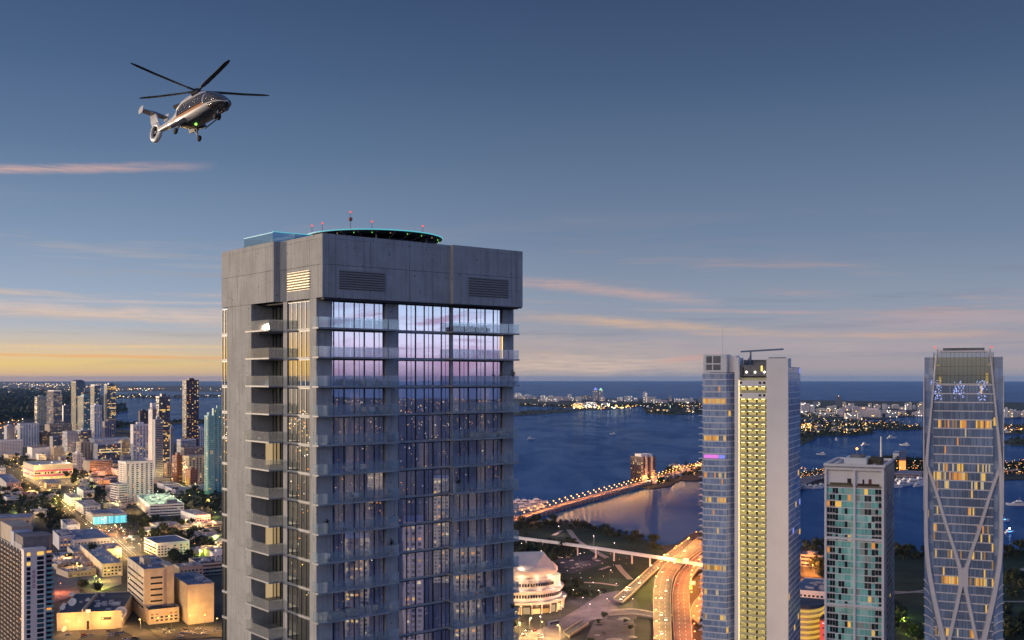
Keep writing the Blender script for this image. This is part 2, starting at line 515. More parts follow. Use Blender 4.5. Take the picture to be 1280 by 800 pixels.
def louver_x(px0, px1, py0, py1, yf):
    a, b_ = lx(px0, yf), lx(px1, yf)
    yy = TO.y + su * (a + b_) / 2
    z0, z1 = ZAT(py1, yy), ZAT(py0, yy)
    q = MB(); q.box(a, b_, yf - 0.012, yf, z0, z1)
    n = 8
    for i in range(n):
        z = z0 + (z1 - z0) * (i + 0.5) / n
        q.add([(a, yf - 0.02, z - .12), (b_, yf - 0.02, z - .12), (b_, yf - 0.16, z - .02), (a, yf - 0.16, z - .02),
               (a, yf - 0.02, z + .10), (b_, yf - 0.02, z + .10)], ((0, 1, 2, 3), (3, 2, 5, 4)))
    q.build('louver_vent', M_LOUV_R, tow)


M_LOUV_R = pbr('louver_concrete_tone', (0.26, 0.25, 0.24), 0.7)
louver_x(424, 481, 339, 363, 0.0)
louver_x(586, 635, 348, 372, -0.6)
q = MB()
z0, z1 = ZAT(364, 136), ZAT(341, 136)
q.box(-0.012, 0, ly(387), ly(359), z0, z1)
for i in range(7):
    z = z0 + (z1 - z0) * (i + 0.5) / 7
    q.add([(-.02, yA, z - .13), (-.02, yB, z - .13), (-.2, yB, z), (-.2, yA, z), (-.02, yA, z + .12), (-.02, yB, z + .12)], ((0, 1, 2, 3), (3, 2, 5, 4)))
q.build('louver_vent', pbr('louver_sunlit_tan', (0.62, 0.56, 0.42), 0.45, metal=0.2), tow)  # sunset light put into this vent's tan colour

# ---- piers and walls running the height of the tower
ZG = 0.0
m = MB(); m.box(0.0, 2.2, BY, yA, ZG, ZB - .02); m.box(0.004, x404, BY + 0.004, BY + 1.2, ZG, ZB - .02); m.build('corner_pier', M_CONC, tow)
m = MB(); m.box(0.0, 0.9, yB, yC, ZG, ZB - .02); m.build('narrow_pier', M_CONC, tow)
m = MB()
e = sorted(set([ZG, ZB - 0.02] + [z - 0.1 for z in FZ]))
for a, b_ in zip(e[:-1], e[1:]):                       # pour joints at every floor
    m.box(-0.88, 4.2, yD, yE, a + 0.012, b_ - 0.012)
m.box(-0.85, 4.1, yD + .03, yE - .03, ZG, ZB - 0.03)
m.build('side_wall', M_CONC, tow)
m = MB(); m.box(x480, x497, BY, BY + 2.5, ZG, ZB - .02); m.build('column', M_CONC, tow)
m = MB(); m.box(x562, x565, BY - .08, BY + 1.6, ZG, ZB - .02); m.build('thin_column', M_SLAB, tow)
m = MB(); m.box(x629, x642, BY, BY + 2.8, ZG, ZB - .02); m.build('column', M_CONC, tow)
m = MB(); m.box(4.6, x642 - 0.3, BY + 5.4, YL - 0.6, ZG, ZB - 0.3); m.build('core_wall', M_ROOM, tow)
m = MB(); m.box(x642 - .4, x642 - .1, BY + 2.8, YL - 0.2, ZG, ZB - .03); m.box(0.5, x642 - .2, YL - .55, YL - .25, ZG, ZB - .031); m.build('rear_wall', M_CONC, tow)

# ---- storeys
rt = random.Random(5)


def window_x(a, b_, yf, z0, z1, n, mat, lit, deep=1.4):
    """glazed bay on the bay side: pane > frame, curtain"""
    w = MB(); w.box(a, b_, yf, yf + 0.03, z0, z1); wo = w.build('window', mat, tow)
    fr = MB()
    step = (b_ - a) / n
    for i in range(n + 1):
        x = a + step * i
        wd = 0.075 if i % 2 == 0 else 0.055
        fr.box(max(a, x - wd), min(b_, x + wd), yf - 0.07, yf + 0.08, z0, z1)
        if i < n and i % 2 == 1:
            xm = x + step * 0.5
            fr.box(xm - .02, xm + .02, yf - 0.03, yf + 0.05, z0, z1)
    fr.box(a, b_, yf - 0.06, yf + 0.07, z1 - 0.10, z1)
    fr.build('frame', M_MULL, wo)
    cu_ = [MB(), MB(), MB()]
    x = a
    while x < b_ - .3:
        ww = rt.uniform(0.6, 1.8); xe = min(b_, x + ww)
        r = rt.random()
        if r < lit:
            c = cu_[0 if rt.random() < 0.42 else 1]
            kk = max(2, int((xe - x) / 0.17))
            for i in range(kk):                         # soft pleats
                u0, u1 = x + (xe - x) * i / kk, x + (xe - x) * (i + 1) / kk
                d = 0.05 if i % 2 else 0.0
                c.quad((u0, yf + .5 + d, z0 + .03), (u1, yf + .5 + .05 - d, z0 + .03), (u1, yf + .5 + .05 - d, z1 - .05), (u0, yf + .5 + d, z1 - .05))
        x = xe + rt.choice((0, 0, .3, .8))
    for i, c in enumerate(cu_):
        if c.f: c.build('curtain', M_CURT[i], wo)
    return wo


def window_y(y0, y1, xf, z0, z1, n, mat, lit):
    w = MB(); w.box(xf, xf + 0.03, y0, y1, z0, z1); wo = w.build('window', mat, tow)
    fr = MB(); step = (y1 - y0) / n
    for i in range(n + 1):
        y = y0 + step * i
        wd = 0.05
        fr.box(xf - 0.06, xf + 0.07, max(y0, y - wd), min(y1, y + wd), z0, z1)
    fr.box(xf - 0.05, xf + 0.06, y0, y1, z1 - 0.08, z1)
    fr.build('frame', M_MULL, wo)
    cs = [MB(), MB()]
    y = y0
    while y < y1 - .2:
        ye = min(y1, y + rt.uniform(.4, 1.0))
        if rt.random() < lit:
            cs[0 if rt.random() < .6 else 1].quad((xf + .5, y, z0), (xf + .5, ye, z0), (xf + .5, ye, z1 - .05), (xf + .5, y, z1 - .05))
        y = ye + rt.choice((0, .2, .5))
    for i, c in enumerate(cs):
        if c.f: c.build('curtain', M_CURT[i], wo)
    return wo


for k, z in enumerate(FZ):
    zt = (ZB - 0.25) if k == 0 else FZ[k - 1] - 0.30
    z0 = z + 0.02
    lit = 0.0 if k < 3 else (0.30 if k < 6 else 0.62)
    # floor plate between the piers
    m = MB()
    m.box(x404, x480, BY - .02, BY + 5.3, z - 0.28, z)
    m.box(x497, x562, BY - .02, BY + 5.3, z - 0.279, z - .001)
    m.box(x565, x629, BY - .02, BY + 5.3, z - 0.28, z)
    m.box(0.02, 4.5, yA, yB, z - 0.28, z); m.box(0.04, 4.5, yC, yD, z - 0.28, z - .004); m.box(-0.86, 4.0, yE, YL - 0.02, z - 0.28, z)
    m.build('floor_slab', M_SLAB, tow)
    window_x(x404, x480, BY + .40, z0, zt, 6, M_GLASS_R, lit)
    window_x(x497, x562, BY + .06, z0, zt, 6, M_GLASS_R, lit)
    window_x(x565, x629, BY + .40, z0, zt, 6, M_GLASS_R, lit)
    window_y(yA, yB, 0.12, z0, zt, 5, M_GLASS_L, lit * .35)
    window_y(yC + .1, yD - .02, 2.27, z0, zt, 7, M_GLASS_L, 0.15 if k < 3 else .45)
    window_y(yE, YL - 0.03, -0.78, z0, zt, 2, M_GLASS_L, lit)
    if k > 4:
        for (xa, xb, yy) in ((x404, x480, BY + 2.2), (x497, x562, BY + 1.9), (x565, x629, BY + 2.2)):
            if rt.random() < 0.75:
                q = MB()
                for i in range(rt.randint(2, 5)):
                    xx = rt.uniform(xa + .4, xb - .4); q.box(xx - .09, xx + .09, yy - .09, yy + .09, zt + .0, zt + .03)
                q.build('ceiling_light', M_DOWNL, tow)
    # balconies: slab > railing
    def balcony(x0, x1, y0, y1, z, name='balcony', parts=(), rail=M_RAIL):
        b = MB(); b.box(x0, x1, y0, y1, z - 0.20, z - 0.005); bo = b.build(name, M_SLAB, tow)
        r = MB(); h = 1.25
        for (a, c, d, e_) in parts:
            L = hypot(c - a, e_ - d); n = max(1, round(L / 1.75))
            for i in range(n):
                f0, f1 = i / n + 0.006, (i + 1) / n - 0.006
                xa, xb, ya, yb = a + (c - a) * f0, a + (c - a) * f1, d + (e_ - d) * f0, d + (e_ - d) * f1
                if abs(c - a) > abs(e_ - d): r.box(min(xa, xb), max(xa, xb), ya - .012, ya + .012, z - .05, z + h)
                else: r.box(xa - .012, xa + .012, min(ya, yb), max(ya, yb), z - .05, z + h)
        r.build('glass_railing', rail, bo)
        return bo
    xa, xb = lx(397, 0.15), lx(499, 0.15)
    balcony(xa, xb, 0.0, BY - .03, z, parts=((xa + .05, xb - .05, 0.06, 0.06), (xb - .05, xb - .05, 0.1, BY - .05), (xa + .05, xa + .05, .1, BY - .05)))
    xa, xb = lx(566, 0), lx(649.5, 0)
    balcony(xa, xb, 0.0, BY - .03, z, parts=((xa + .05, xb - .05, 0.06, 0.06), (xb - .05, xb - .05, 0.1, BY + 2.5)))
    yy0, yy1 = ly(353.5, -2.0), ly(306.5, -2.0)
    balcony(-2.0, 0.02, yC + .02, yy1, z, rail=M_RAIL_W, parts=((-1.94, -1.94, yC + .05, yy1 - .05), (-1.9, -.92, yy1 - .05, yy1 - .05), (-1.9, -.05, yC + .06, yC + .06)))
# glowing sheets on reveal walls stand for light falling there
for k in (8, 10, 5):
    q = MB(); q.box(1.2, 3.0, yD - .03, yD - .01, FZ[k] + .05, FZ[k - 1] - .4); q.build('wall_glow_sheet', M_WARMW, tow)
q = MB(); q.box(x629 - .02, x629 + .02, BY + .1, BY + .36, FZ[1] + .1, FZ[0] - .4); q.build('wall_glow_sheet', glow('lit_reveal', (1.0, .66, .3), 1.6), tow)

# ---- helipad and roof screen
HC = (16.0, 14.0); HR = 9.5; HZ = 219.45
M_PADU = pbr('helipad_underside', (0.10, 0.11, 0.13), 0.6, metal=0.3, var=0.3, vscale=1.0)
M_CYAN = glow('cyan_edge_light', (0.12, 0.62, 0.74), 0.85)
M_SCREEN = glassy('roof_screen_glass', (0.62, 0.80, 0.90), 0.22, 0.02, (0.9, 1, 1), (0.35, 0.50, 0.58), 0.35)
N = 72
ring = lambda r, z: [(HC[0] + r * cos(2 * pi * i / N), HC[1] + r * sin(2 * pi * i / N), z) for i in range(N)]
m = MB(); m.loft([ring(HR - .9, HZ - .35), ring(HR, HZ - .12), ring(HR, HZ + .03), ring(HR - .3, HZ + .05)]); pad = m.build('helipad', M_PADU, tow)
m = MB(); m.loft([ring(HR + .01, HZ - .06), ring(HR + .09, HZ - .04), ring(HR + .09, HZ + .05), ring(HR + .0, HZ + .08)], cap=False); m.build('edge_light', M_CYAN, pad)
m = MB()
for i in range(24):
    a = 2 * pi * i / 24
    m.bar((HC[0] + 6.4 * cos(a), HC[1] + 6.4 * sin(a), HZ - .9), (HC[0] + (HR - .2) * cos(a), HC[1] + (HR - .2) * sin(a), HZ - .2), .10, .14)
    if i % 4 == 0: m.tube((HC[0] + 8.1 * cos(a), HC[1] + 8.1 * sin(a), HZ - .3), (HC[0] + 7.4 * cos(a), HC[1] + 7.4 * sin(a), ZT - 1), .12)
m.build('strut', M_LOUV_R, pad)
m = MB(); m.loft([ring(6.9, ZT - 1.0), ring(6.9, HZ - .8), ring(6.4, HZ - .3)]); m.build('deck_drum', M_MULL, pad)
M_GRN = glow('green_marker', (0.25, 0.9, 0.15), 1.2); M_REDL = glow('red_marker', (1.0, 0.06, 0.03), 1.6)
for i in range(10):
    a = -2.7 + i * 0.27
    q = MB(); q.sphere((HC[0] + (HR - .5) * cos(a), HC[1] + (HR - .5) * sin(a), HZ - .36), .07, 6, 4); q.build('marker_light', M_GRN if i % 3 else M_WARMW, pad)
ya_, yb_ = ly(341, 0.3), ly(305, 0.3)
m = MB(); m.box(0.28, 0.34, ya_, yb_, ZT - .3, 218.9); m.box(0.34, 8.0, ya_ - .06, ya_, ZT - .3, 219.0); m.box(.34, 9.0, yb_, yb_ + .06, ZT - .3, 218.9); scr = m.build('roof_screen', M_SCREEN, tow)
m = MB(); m.box(0.26, 0.36, ya_, yb_, 218.9, 218.98); m.box(.26, 8.0, ya_ - .1, ya_ + .02, 219.0, 219.08); m.build('edge_light', M_CYAN, scr)
m = MB(); m.box(4.0, 9.0, ya_ + 1.0, yb_ - .5, ZT - 1, 219.1); m.build('roof_plant_room', M_SLAB, tow)


def mast(px, ytop, ybot, depth, ball=False):
    X = (px - 640) / F * depth
    dx, dy = X - TO.x, depth - TO.y
    p = (dx * cu + dy * su, -dx * su + dy * cu)
    za, zb = ZAT(ybot, depth), ZAT(ytop, depth)
    q = MB(); q.tube((*p, min(za, HZ)), (*p, zb), .05, .035, 6); o = q.build('beacon_mast', M_LOUV_R, tow)
    q = MB(); q.sphere((*p, zb), .13, 8, 5); q.build('beacon_lamp', M_REDL, o)
    if ball:
        q = MB(); q.sphere((*p, za + (zb - za) * .55), .30, 10, 6); q.build('obstruction_ball', pbr('ball_paint', (0.35, .16, .13), .5), o)


for a in ((390, 282, 290, 150), (403, 279, 287, 150), (438, 265, 285, 150, True), (465, 277, 286, 143), (528.5, 282.5, 291, 146)):
    mast(*a)
# ====================================================================== helicopter in the sky
M_HSIL = pbr('helicopter_silver', (0.78, 0.76, 0.74), 0.30, metal=0.1, spec=0.6)
M_HBEL = pbr('helicopter_belly', (0.15, 0.17, 0.22), 0.35, spec=0.5)
M_HGLS = pbr('helicopter_glass', (0.07, 0.06, 0.058), 0.08, spec=0.9)
M_HSTR = pbr('helicopter_stripe', (0.55, 0.24, 0.10), 0.35)
M_HDRK = pbr('helicopter_dark', (0.025, 0.027, 0.03), 0.5)
M_HBLD = pbr('rotor_blade', (0.05, 0.055, 0.065), 0.55)
M_HTYR = pbr('helicopter_tyre', (0.02, 0.02, 0.02), 0.85)
M_HGRY = pbr('helicopter_grey', (0.30, 0.30, 0.32), 0.4, metal=0.3)

HD = 112.0
hp = Vector(((244 - 640) / F * HD, HD, ZAT(144, HD)))
heli = thing('helicopter', 'silver helicopter with dark glass nose and rotor blades flying above the city', 'helicopter', hp)
R_h = Matrix.Rotation(radians(-43), 4, 'Z') @ Matrix.Rotation(radians(-8), 4, 'Y') @ Matrix.Rotation(radians(-7), 4, 'X')
heli.scale = (1.07,) * 3; heli.rotation_mode = 'XYZ'; heli.rotation_euler = R_h.to_euler()

# (x, centre z, half width, height above, height below)
ST = [(5.75, -.42, .05, .04, .05), (5.6, -.40, .40, .16, .18), (5.2, -.32, .72, .40, .34), (4.6, -.22, .95, .78, .50), (3.9, -.14, 1.08, 1.12, .66),
      (3.0, -.08, 1.15, 1.42, .80), (1.8, -.05, 1.18, 1.55, .88), (0.4, -.02, 1.18, 1.55, .92), (-1.0, .0, 1.15, 1.50, .90), (-2.0, .08, 1.0, 1.34, .78),
      (-2.9, .22, .72, 1.02, .52), (-3.8, .38, .46, .70, .34), (-5.0, .50, .33, .46, .27), (-6.2, .56, .27, .36, .24), (-7.0, .60, .22, .34, .30)]
NR = 56


def hull_ring(st, off=0.0):
    x, zc, w, ht, hb = st
    out = []
    for j in range(NR):
        a = 2 * pi * j / NR
        c, s_ = cos(a), sin(a)
        e = 0.72
        yy = (w + off) * (abs(c) ** e) * (1 if c >= 0 else -1)
        zz = ((ht if s_ >= 0 else hb) + off) * (abs(s_) ** e) * (1 if s_ >= 0 else -1)
        if s_ > 0: yy *= 1 - 0.22 * (s_ ** 2)
        out.append((x, yy, zc + zz))
    return out


def interp(st, n):
    o = []
    for i in range(len(st) - 1):
        for k in range(n):
            f = k / n
            o.append(tuple(st[i][q] * (1 - f) + st[i + 1][q] * f for q in range(5)))
    return o + [st[-1]]


SF = interp(ST, 3)
m = MB(); rings = [hull_ring(s_) for s_ in SF]
m.loft(rings)
nf = 0
for i in range(len(SF) - 1):
    for j in range(NR):
        a = (j + .5) / NR * 360
        x = SF[i][0]
        mi = 0
        if 235 < a < 305 and x > -2.6: mi = 1                       # dark belly panel
        if 255 < a < 285 and x > 3.6: mi = 1
        if x > -6.4 and (350 < a < 357 or 183 < a < 190) and x < 3.4: mi = 2       # stripe
        m.m[nf] = mi; nf += 1
fus = m.build('fuselage', [M_HSIL, M_HBEL, M_HSTR], heli, smooth=True)


def skin(name, sel, mat, off, parent=heli):
    q = MB(); rr = [hull_ring(s_, off) for s_ in SF]
    for i in range(len(SF) - 1):
        for j in range(NR):
            a = (j + .5) / NR * 360; x = (SF[i][0] + SF[i + 1][0]) / 2
            if sel(x, a):
                k = (j + 1) % NR
                q.quad(rr[i][j], rr[i][k], rr[i + 1][k], rr[i + 1][j])
    o = q.build(name, mat, parent, smooth=True)
    so = o.modifiers.new('thickness', 'SOLIDIFY'); so.thickness = 0.03; so.offset = -1
    return o


skin('windscreen', lambda x, a: x > 3.15 and x < 5.7 and (a < 180 or a > 352 or a < 188), M_HGLS, .02)
skin('chin_window', lambda x, a: 4.0 < x < 5.6 and (200 < a < 262 or 278 < a < 340), M_HGLS, .02)
for (x0, x1) in ((1.75, 3.0), (.35, 1.6), (-1.6, .2)):
    skin('side_window', lambda x, a: x0 < x < x1 and 2 < a < 58, M_HGLS, .02)
    skin('side_window', lambda x, a: x0 < x < x1 and 122 < a < 178, M_HGLS, .02)
skin('roof_fairing', lambda x, a: -2.2 < x < 3.1 and 66 < a < 114, M_HDRK, .03)
# engine cowling
CW = [(2.6, 1.45, .15, .10, .1), (2.1, 1.42, .50, .34, .1), (1.2, 1.42, .70, .58, .1), (0, 1.42, .78, .66, .1), (-1.4, 1.38, .78, .60, .1), (-2.4, 1.2, .66, .44, .1), (-3.3, 1.0, .30, .20, .1)]
m = MB(); m.loft([hull_ring(s_) for s_ in interp(CW, 2)]); cow = m.build('engine_cowling', M_HSIL, heli, smooth=True)
for sy in (-1, 1):
    m = MB(); m.tube((1.5, sy * .52, 1.75), (.6, sy * .66, 1.72), .22, .26, 12); m.build('air_intake', M_HDRK, cow)
    m = MB(); m.tube((-2.0, sy * .45, 1.55), (-2.9, sy * .62, 1.60), .22, .20, 12); m.build('exhaust', M_HDRK, cow)
# tail: fan-in-fin, fin, tailplane with end plates
TX, TZ = -7.55, .55
m = MB()
prof = [(.62, .20), (.66, .26), (1.02, .16), (1.06, .0), (1.02, -.16), (.66, -.26), (.62, -.20), (.60, 0)]
NN = 32
rg = []
for i in range(NN):
    a = 2 * pi * i / NN
    rg.append([(TX + r * cos(a), y, TZ + r * sin(a)) for r, y in prof])
rg.append(rg[0])
m.loft(rg, cap=False); fan = m.build('tail_fan_shroud', M_HSIL, heli, smooth=True)
m = MB()
m.tube((TX, -.14, TZ), (TX, .14, TZ), .16, n=12)
m.build('fan_hub', M_HGRY, fan)
for i in range(9):
    a = 2 * pi * i / 9
    q = MB(); q.bar((TX + .14 * cos(a), .0, TZ + .14 * sin(a)), (TX + .6 * cos(a), .0, TZ + .6 * sin(a)), .16, .03); q.build('fan_blade', M_HDRK, fan)
m = MB(); m.add([(TX - .62 * cos(2 * pi * i / 20), .1 * 0 + .17, TZ + .62 * sin(2 * pi * i / 20)) for i in range(20)], (tuple(range(20)),)); m.build('stator_plate', M_HDRK, fan)
m = MB()
m.loft([[(-6.75, -.11, 1.15), (-6.75, .11, 1.15), (-8.35, .05, 1.2), (-8.35, -.05, 1.2)], [(-7.35, -.09, 2.0), (-7.35, .09, 2.0), (-8.75, .04, 2.0), (-8.75, -.04, 2.0)],
        [(-7.85, -.07, 2.75), (-7.85, .07, 2.75), (-8.95, .03, 2.75), (-8.95, -.03, 2.75)]])
m.build('tail_fin', M_HSIL, heli)
m = MB(); m.loft([[(-7.95, -1.4, 2.78), (-7.95, -1.4, 2.86), (-8.75, -1.4, 2.82), (-8.75, -1.4, 2.79)], [(-7.8, 0, 2.74), (-7.8, 0, 2.90), (-8.85, 0, 2.84), (-8.85, 0, 2.78)],
                  [(-7.95, 1.4, 2.78), (-7.95, 1.4, 2.86), (-8.75, 1.4, 2.82), (-8.75, 1.4, 2.79)]]); tp = m.build('tailplane', M_HGRY, heli)
for sy in (-1, 1):
    q = MB(); q.loft([[(-7.75, sy * 1.4 - .035, 3.16), (-7.75, sy * 1.4 + .035, 3.16), (-8.45, sy * 1.4 + .02, 3.16), (-8.45, sy * 1.4 - .02, 3.16)],
                      [(-7.75, sy * 1.4 - .05, 2.85), (-7.75, sy * 1.4 + .05, 2.85), (-8.75, sy * 1.4 + .03, 2.85), (-8.75, sy * 1.4 - .03, 2.85)],
                      [(-8.0, sy * 1.4 - .035, 2.45), (-8.0, sy * 1.4 + .035, 2.45), (-8.65, sy * 1.4 + .02, 2.45), (-8.65, sy * 1.4 - .02, 2.45)]])
    q.build('end_plate', M_HSIL, tp)
# undercarriage


def gear(x, y, zt, zb, twin):
    q = MB(); q.tube((x + .15, y * .8, zt), (x, y, zb + .05), .08, .07, 8); q.tube((x - .35, y * .75, zt), (x, y, zb + .25), .05, .05, 6)
    g = q.build('landing_gear', M_HGRY, heli)
    for o in ((-.19, .19) if twin else (0.16 if y < 0 else -.16,)):
        yy = y + (o if twin else -o)
        w = MB(); rr = []
        for (dy, r) in ((-.11, .16), (-.10, .27), (-.05, .31), (.05, .31), (.10, .27), (.11, .16)):
            rr.append([(x + r * cos(2 * pi * i / 18), yy + dy, zb + r * sin(2 * pi * i / 18)) for i in range(18)])
        w.loft(rr); w.build('wheel', M_HTYR, g, smooth=True)
    return g


gear(4.0, 0, -.75, -1.42, True)
gear(-1.3, -1.12, -.72, -1.62, False)
gear(-1.3, 1.12, -.72, -1.62, False)
for sy in (-1, 1):
    q = MB(); q.loft([[(0.0, sy * 1.0, -.95), (0.0, sy * 1.3, -.78), (0.0, sy * 1.22, -.6), (0.0, sy * .9, -.55)], [(-2.6, sy * .9, -.82), (-2.6, sy * 1.22, -.70), (-2.6, sy * 1.15, -.5), (-2.6, sy * .8, -.45)]])
    q.build('wheel_sponson', M_HBEL, heli)
    q = MB(); q.bar((2.6, sy * .8, -1.02), (.2, sy * 1.0, -1.12), .10, .05); q.build('cabin_step', M_HDRK, heli)
q = MB(); q.sphere((0.2, 0, -.98), .13, 8, 6); q.build('belly_light', glow('helicopter_green', (0.35, 1.0, 0.1), 2.2), heli)
q = MB(); q.tube((5.4, -.12, -.62), (6.3, -.12, -.66), .035, .02, 6); q.build('pitot_tube', M_HDRK, heli)
q = MB(); q.tube((4.7, .5, -.62), (4.9, .5, -.86), .14, .16, 10); q.build('search_light', M_HGRY, heli)
# rotor
MZ = 2.42
m = MB(); m.tube((.2, 0, 1.9), (.2, 0, MZ + .05), .16, .13, 12); mast_ = m.build('rotor_mast', M_HGRY, heli)
m = MB(); m.tube((.2, 0, MZ - .12), (.2, 0, MZ + .14), .42, .32, 14); m.sphere((.2, 0, MZ + .16), .26, 12, 6, sc=(1, 1, .5)); m.build('rotor_hub', M_HDRK, heli, smooth=False)
HBA = [a + 43 for a in (227, 311, 20, 90, 160)]
for a in HBA:
    a = radians(a)
    q = MB()
    rr = []
    for (r, c, th, dz, tw) in ((.35, .16, .14, 0, 0), (.9, .15, .12, .02, 0), (1.2, .34, .09, .04, .16), (2.0, .44, .065, .09, .12), (4.5, .44, .05, .26, .05), (6.2, .43, .04, .42, .02), (6.75, .26, .025, .47, .0), (6.9, .12, .02, .48, .0)):
        ca, sa = cos(a), sin(a)
        ring_ = []
        for (u, v) in ((-.5, -.3), (-.2, -.5), (.35, -.4), (.5, 0), (.35, .4), (-.2, .5), (-.5, .3)):
            cx = u * c; cz = v * th - u * c * tw
            ring_.append((.2 + r * ca - cx * sa, r * sa + cx * ca, MZ + .03 + dz + cz))
        rr.append(ring_)
    q.loft(rr); q.build('rotor_blade', M_HBLD, heli, smooth=False)
    q = MB(); q.bar((.2 + .3 * cos(a), .3 * sin(a), MZ + .03), (.2 + 1.1 * cos(a), 1.1 * sin(a), MZ + .06), .2, .13); q.build('blade_grip', M_HDRK, heli)
# ====================================================================== the three towers by the bay
M_BLUEG = [pbr('blue_tower_glass', (0.21, 0.30, 0.50), 0.10, spec=0.9, var=0.25, vscale=0.08),
           pbr('blue_tower_glass_pale', (0.33, 0.41, 0.58), 0.12, spec=0.9, var=0.25, vscale=0.08)]
M_WSLAB = pbr('pale_slab_edge', (0.66, 0.67, 0.70), 0.5)
M_LIT = [glow('window_amber', (1.0, 0.56, 0.09), .8), glow('window_orange', (1.0, 0.36, 0.05), .65), glow('window_pale', (1.0, 0.62, 0.18), .6), glow('window_pink', (0.9, 0.22, 0.85), 0.9), glow('window_blue', (0.25, 0.3, 1.0), 0.9), glow('window_dim', (1.0, 0.5, 0.1), .28), glow('window_soft', (1.0, 0.80, 0.5), .45)]
M_CREAMW = pbr('cream_render', (0.90, 0.84, 0.80), 0.75, var=0.05, vscale=0.05)
M_OLIVE = pbr('balcony_render', (0.56, 0.52, 0.30), 0.8, var=0.1, vscale=0.3)
M_DOOR = pbr('dark_opening', (0.012, 0.012, 0.015), 0.5)
M_LAMPW = glow('balcony_lamp', (1.0, 0.80, 0.36), 11.0)
M_MECH = pbr('mechanical_grey', (0.16, 0.16, 0.17), 0.7, var=0.3, vscale=0.3)


def cells(mb, o, u, z0, z1, nu, nz, L, out, fu=0.94, fz=0.8, slab=0, panes=(1, 2), lit=(3,), plit=0.05, rnd=random, depth=0.12, runs=0.35, litrows=None):
    """a glazed sheet on one face: o = start corner (x, y), u = direction, out = outward normal; one continuous box with
    panes and slab bands as faces"""
    ux, uy = u; ox, oy = out
    P0 = lambda s_, z, d: (o[0] + ux * s_ + ox * d, o[1] + uy * s_ + oy * d, z)
    du = L / nu; dz = (z1 - z0) / nz
    # back and sides
    b = [P0(0, z0, 0), P0(L, z0, 0), P0(L, z1, 0), P0(0, z1, 0), P0(0, z0, depth), P0(L, z0, depth), P0(L, z1, depth), P0(0, z1, depth)]
    mb.add(b, ((0, 4, 7, 3), (1, 2, 6, 5), (3, 7, 6, 2), (0, 1, 5, 4)), slab)
    vs = []; fs = []; ms = []
    for k in range(nz):
        za = z0 + dz * k; zb = za + dz * fz; zc = za + dz
        row_lit = rnd.random() < runs
        kind_ = rnd.choice(lit)
        prev = False
        pl = plit
        if litrows is not None: pl = litrows.get(k, plit)
        for i in range(nu):
            s0, s1 = du * i, du * (i + 1)
            g = du * (1 - fu) / 2
            base = len(vs)
            vs += [P0(s0 + g, za, depth), P0(s1 - g, za, depth), P0(s1 - g, zb, depth), P0(s0 + g, zb, depth)]
            on = rnd.random() < ((pl * (1.5 if prev else .6)) if (litrows is not None and k in litrows) else pl * (5.0 if prev and row_lit else (1.4 if row_lit else .5)))
            prev = on
            fs.append((base, base + 1, base + 2, base + 3)); ms.append(kind_ if on and row_lit and rnd.random() < .45 else (rnd.choice(lit) if on else rnd.choice(panes)))
            if fu < 0.999:
                base = len(vs)
                vs += [P0(s0, za, depth), P0(s0 + g, za, depth), P0(s0 + g, zb, depth), P0(s0, zb, depth), P0(s1 - g, za, depth), P0(s1, za, depth), P0(s1, zb, depth), P0(s1 - g, zb, depth)]
                fs += [(base, base + 1, base + 2, base + 3), (base + 4, base + 5, base + 6, base + 7)]; ms += [slab + 0, slab + 0]
        base = len(vs)
        vs += [P0(0, zb, depth), P0(L, zb, depth), P0(L, zc, depth), P0(0, zc, depth)]
        fs.append((base, base + 1, base + 2, base + 3)); ms.append(slab)
    n0 = len(mb.v); mb.v += vs
    for f, mm in zip(fs, ms):
        mb.f.append(tuple(n0 + i for i in f)); mb.m.append(mm)
    return mb


def from_px(px, D):
    return Vector(((px - 640) / F * D, D, 0))


# ---------------------------------------------------------------- white pier tower with the lit balcony recess
YW = radians(-23.6)
c9, s9 = cos(YW), sin(YW)
o9 = from_px(985, 500)
t9 = thing('apartment_tower', 'tall tower with blank white pier beside a yellow lit balcony recess', 'tower', o9, YW)
rn = random.Random(3)
PF = 2.93
NFL = 68
DEP = 36.0
xP, xF, xA, xB, xL = -9.9, -23.0, -24.9, -28.6, -39.8
ztop = 209.0
# pier and fin
m = MB(); m.box(xP, 0, 0, 9, 0, ztop); m.build('white_pier', M_CREAMW, t9)
m = MB(); m.box(xA, xF, .6, 12, 0, 209.5); m.build('white_fin', M_CREAMW, t9)
m = MB(); m.box(xF, xP, 3.6, 9, 0, 200); m.build('recess_wall', M_OLIVE, t9)
m = MB(); m.box(xF + .02, xP - .02, 3.4, 9.2, 200.6, 206.0); m.build('top_wall', M_MECH, t9)
m = MB(); m.box(xL + 1, -.5, 9.3, DEP - .5, 0, 204); m.build('core', M_MECH, t9)
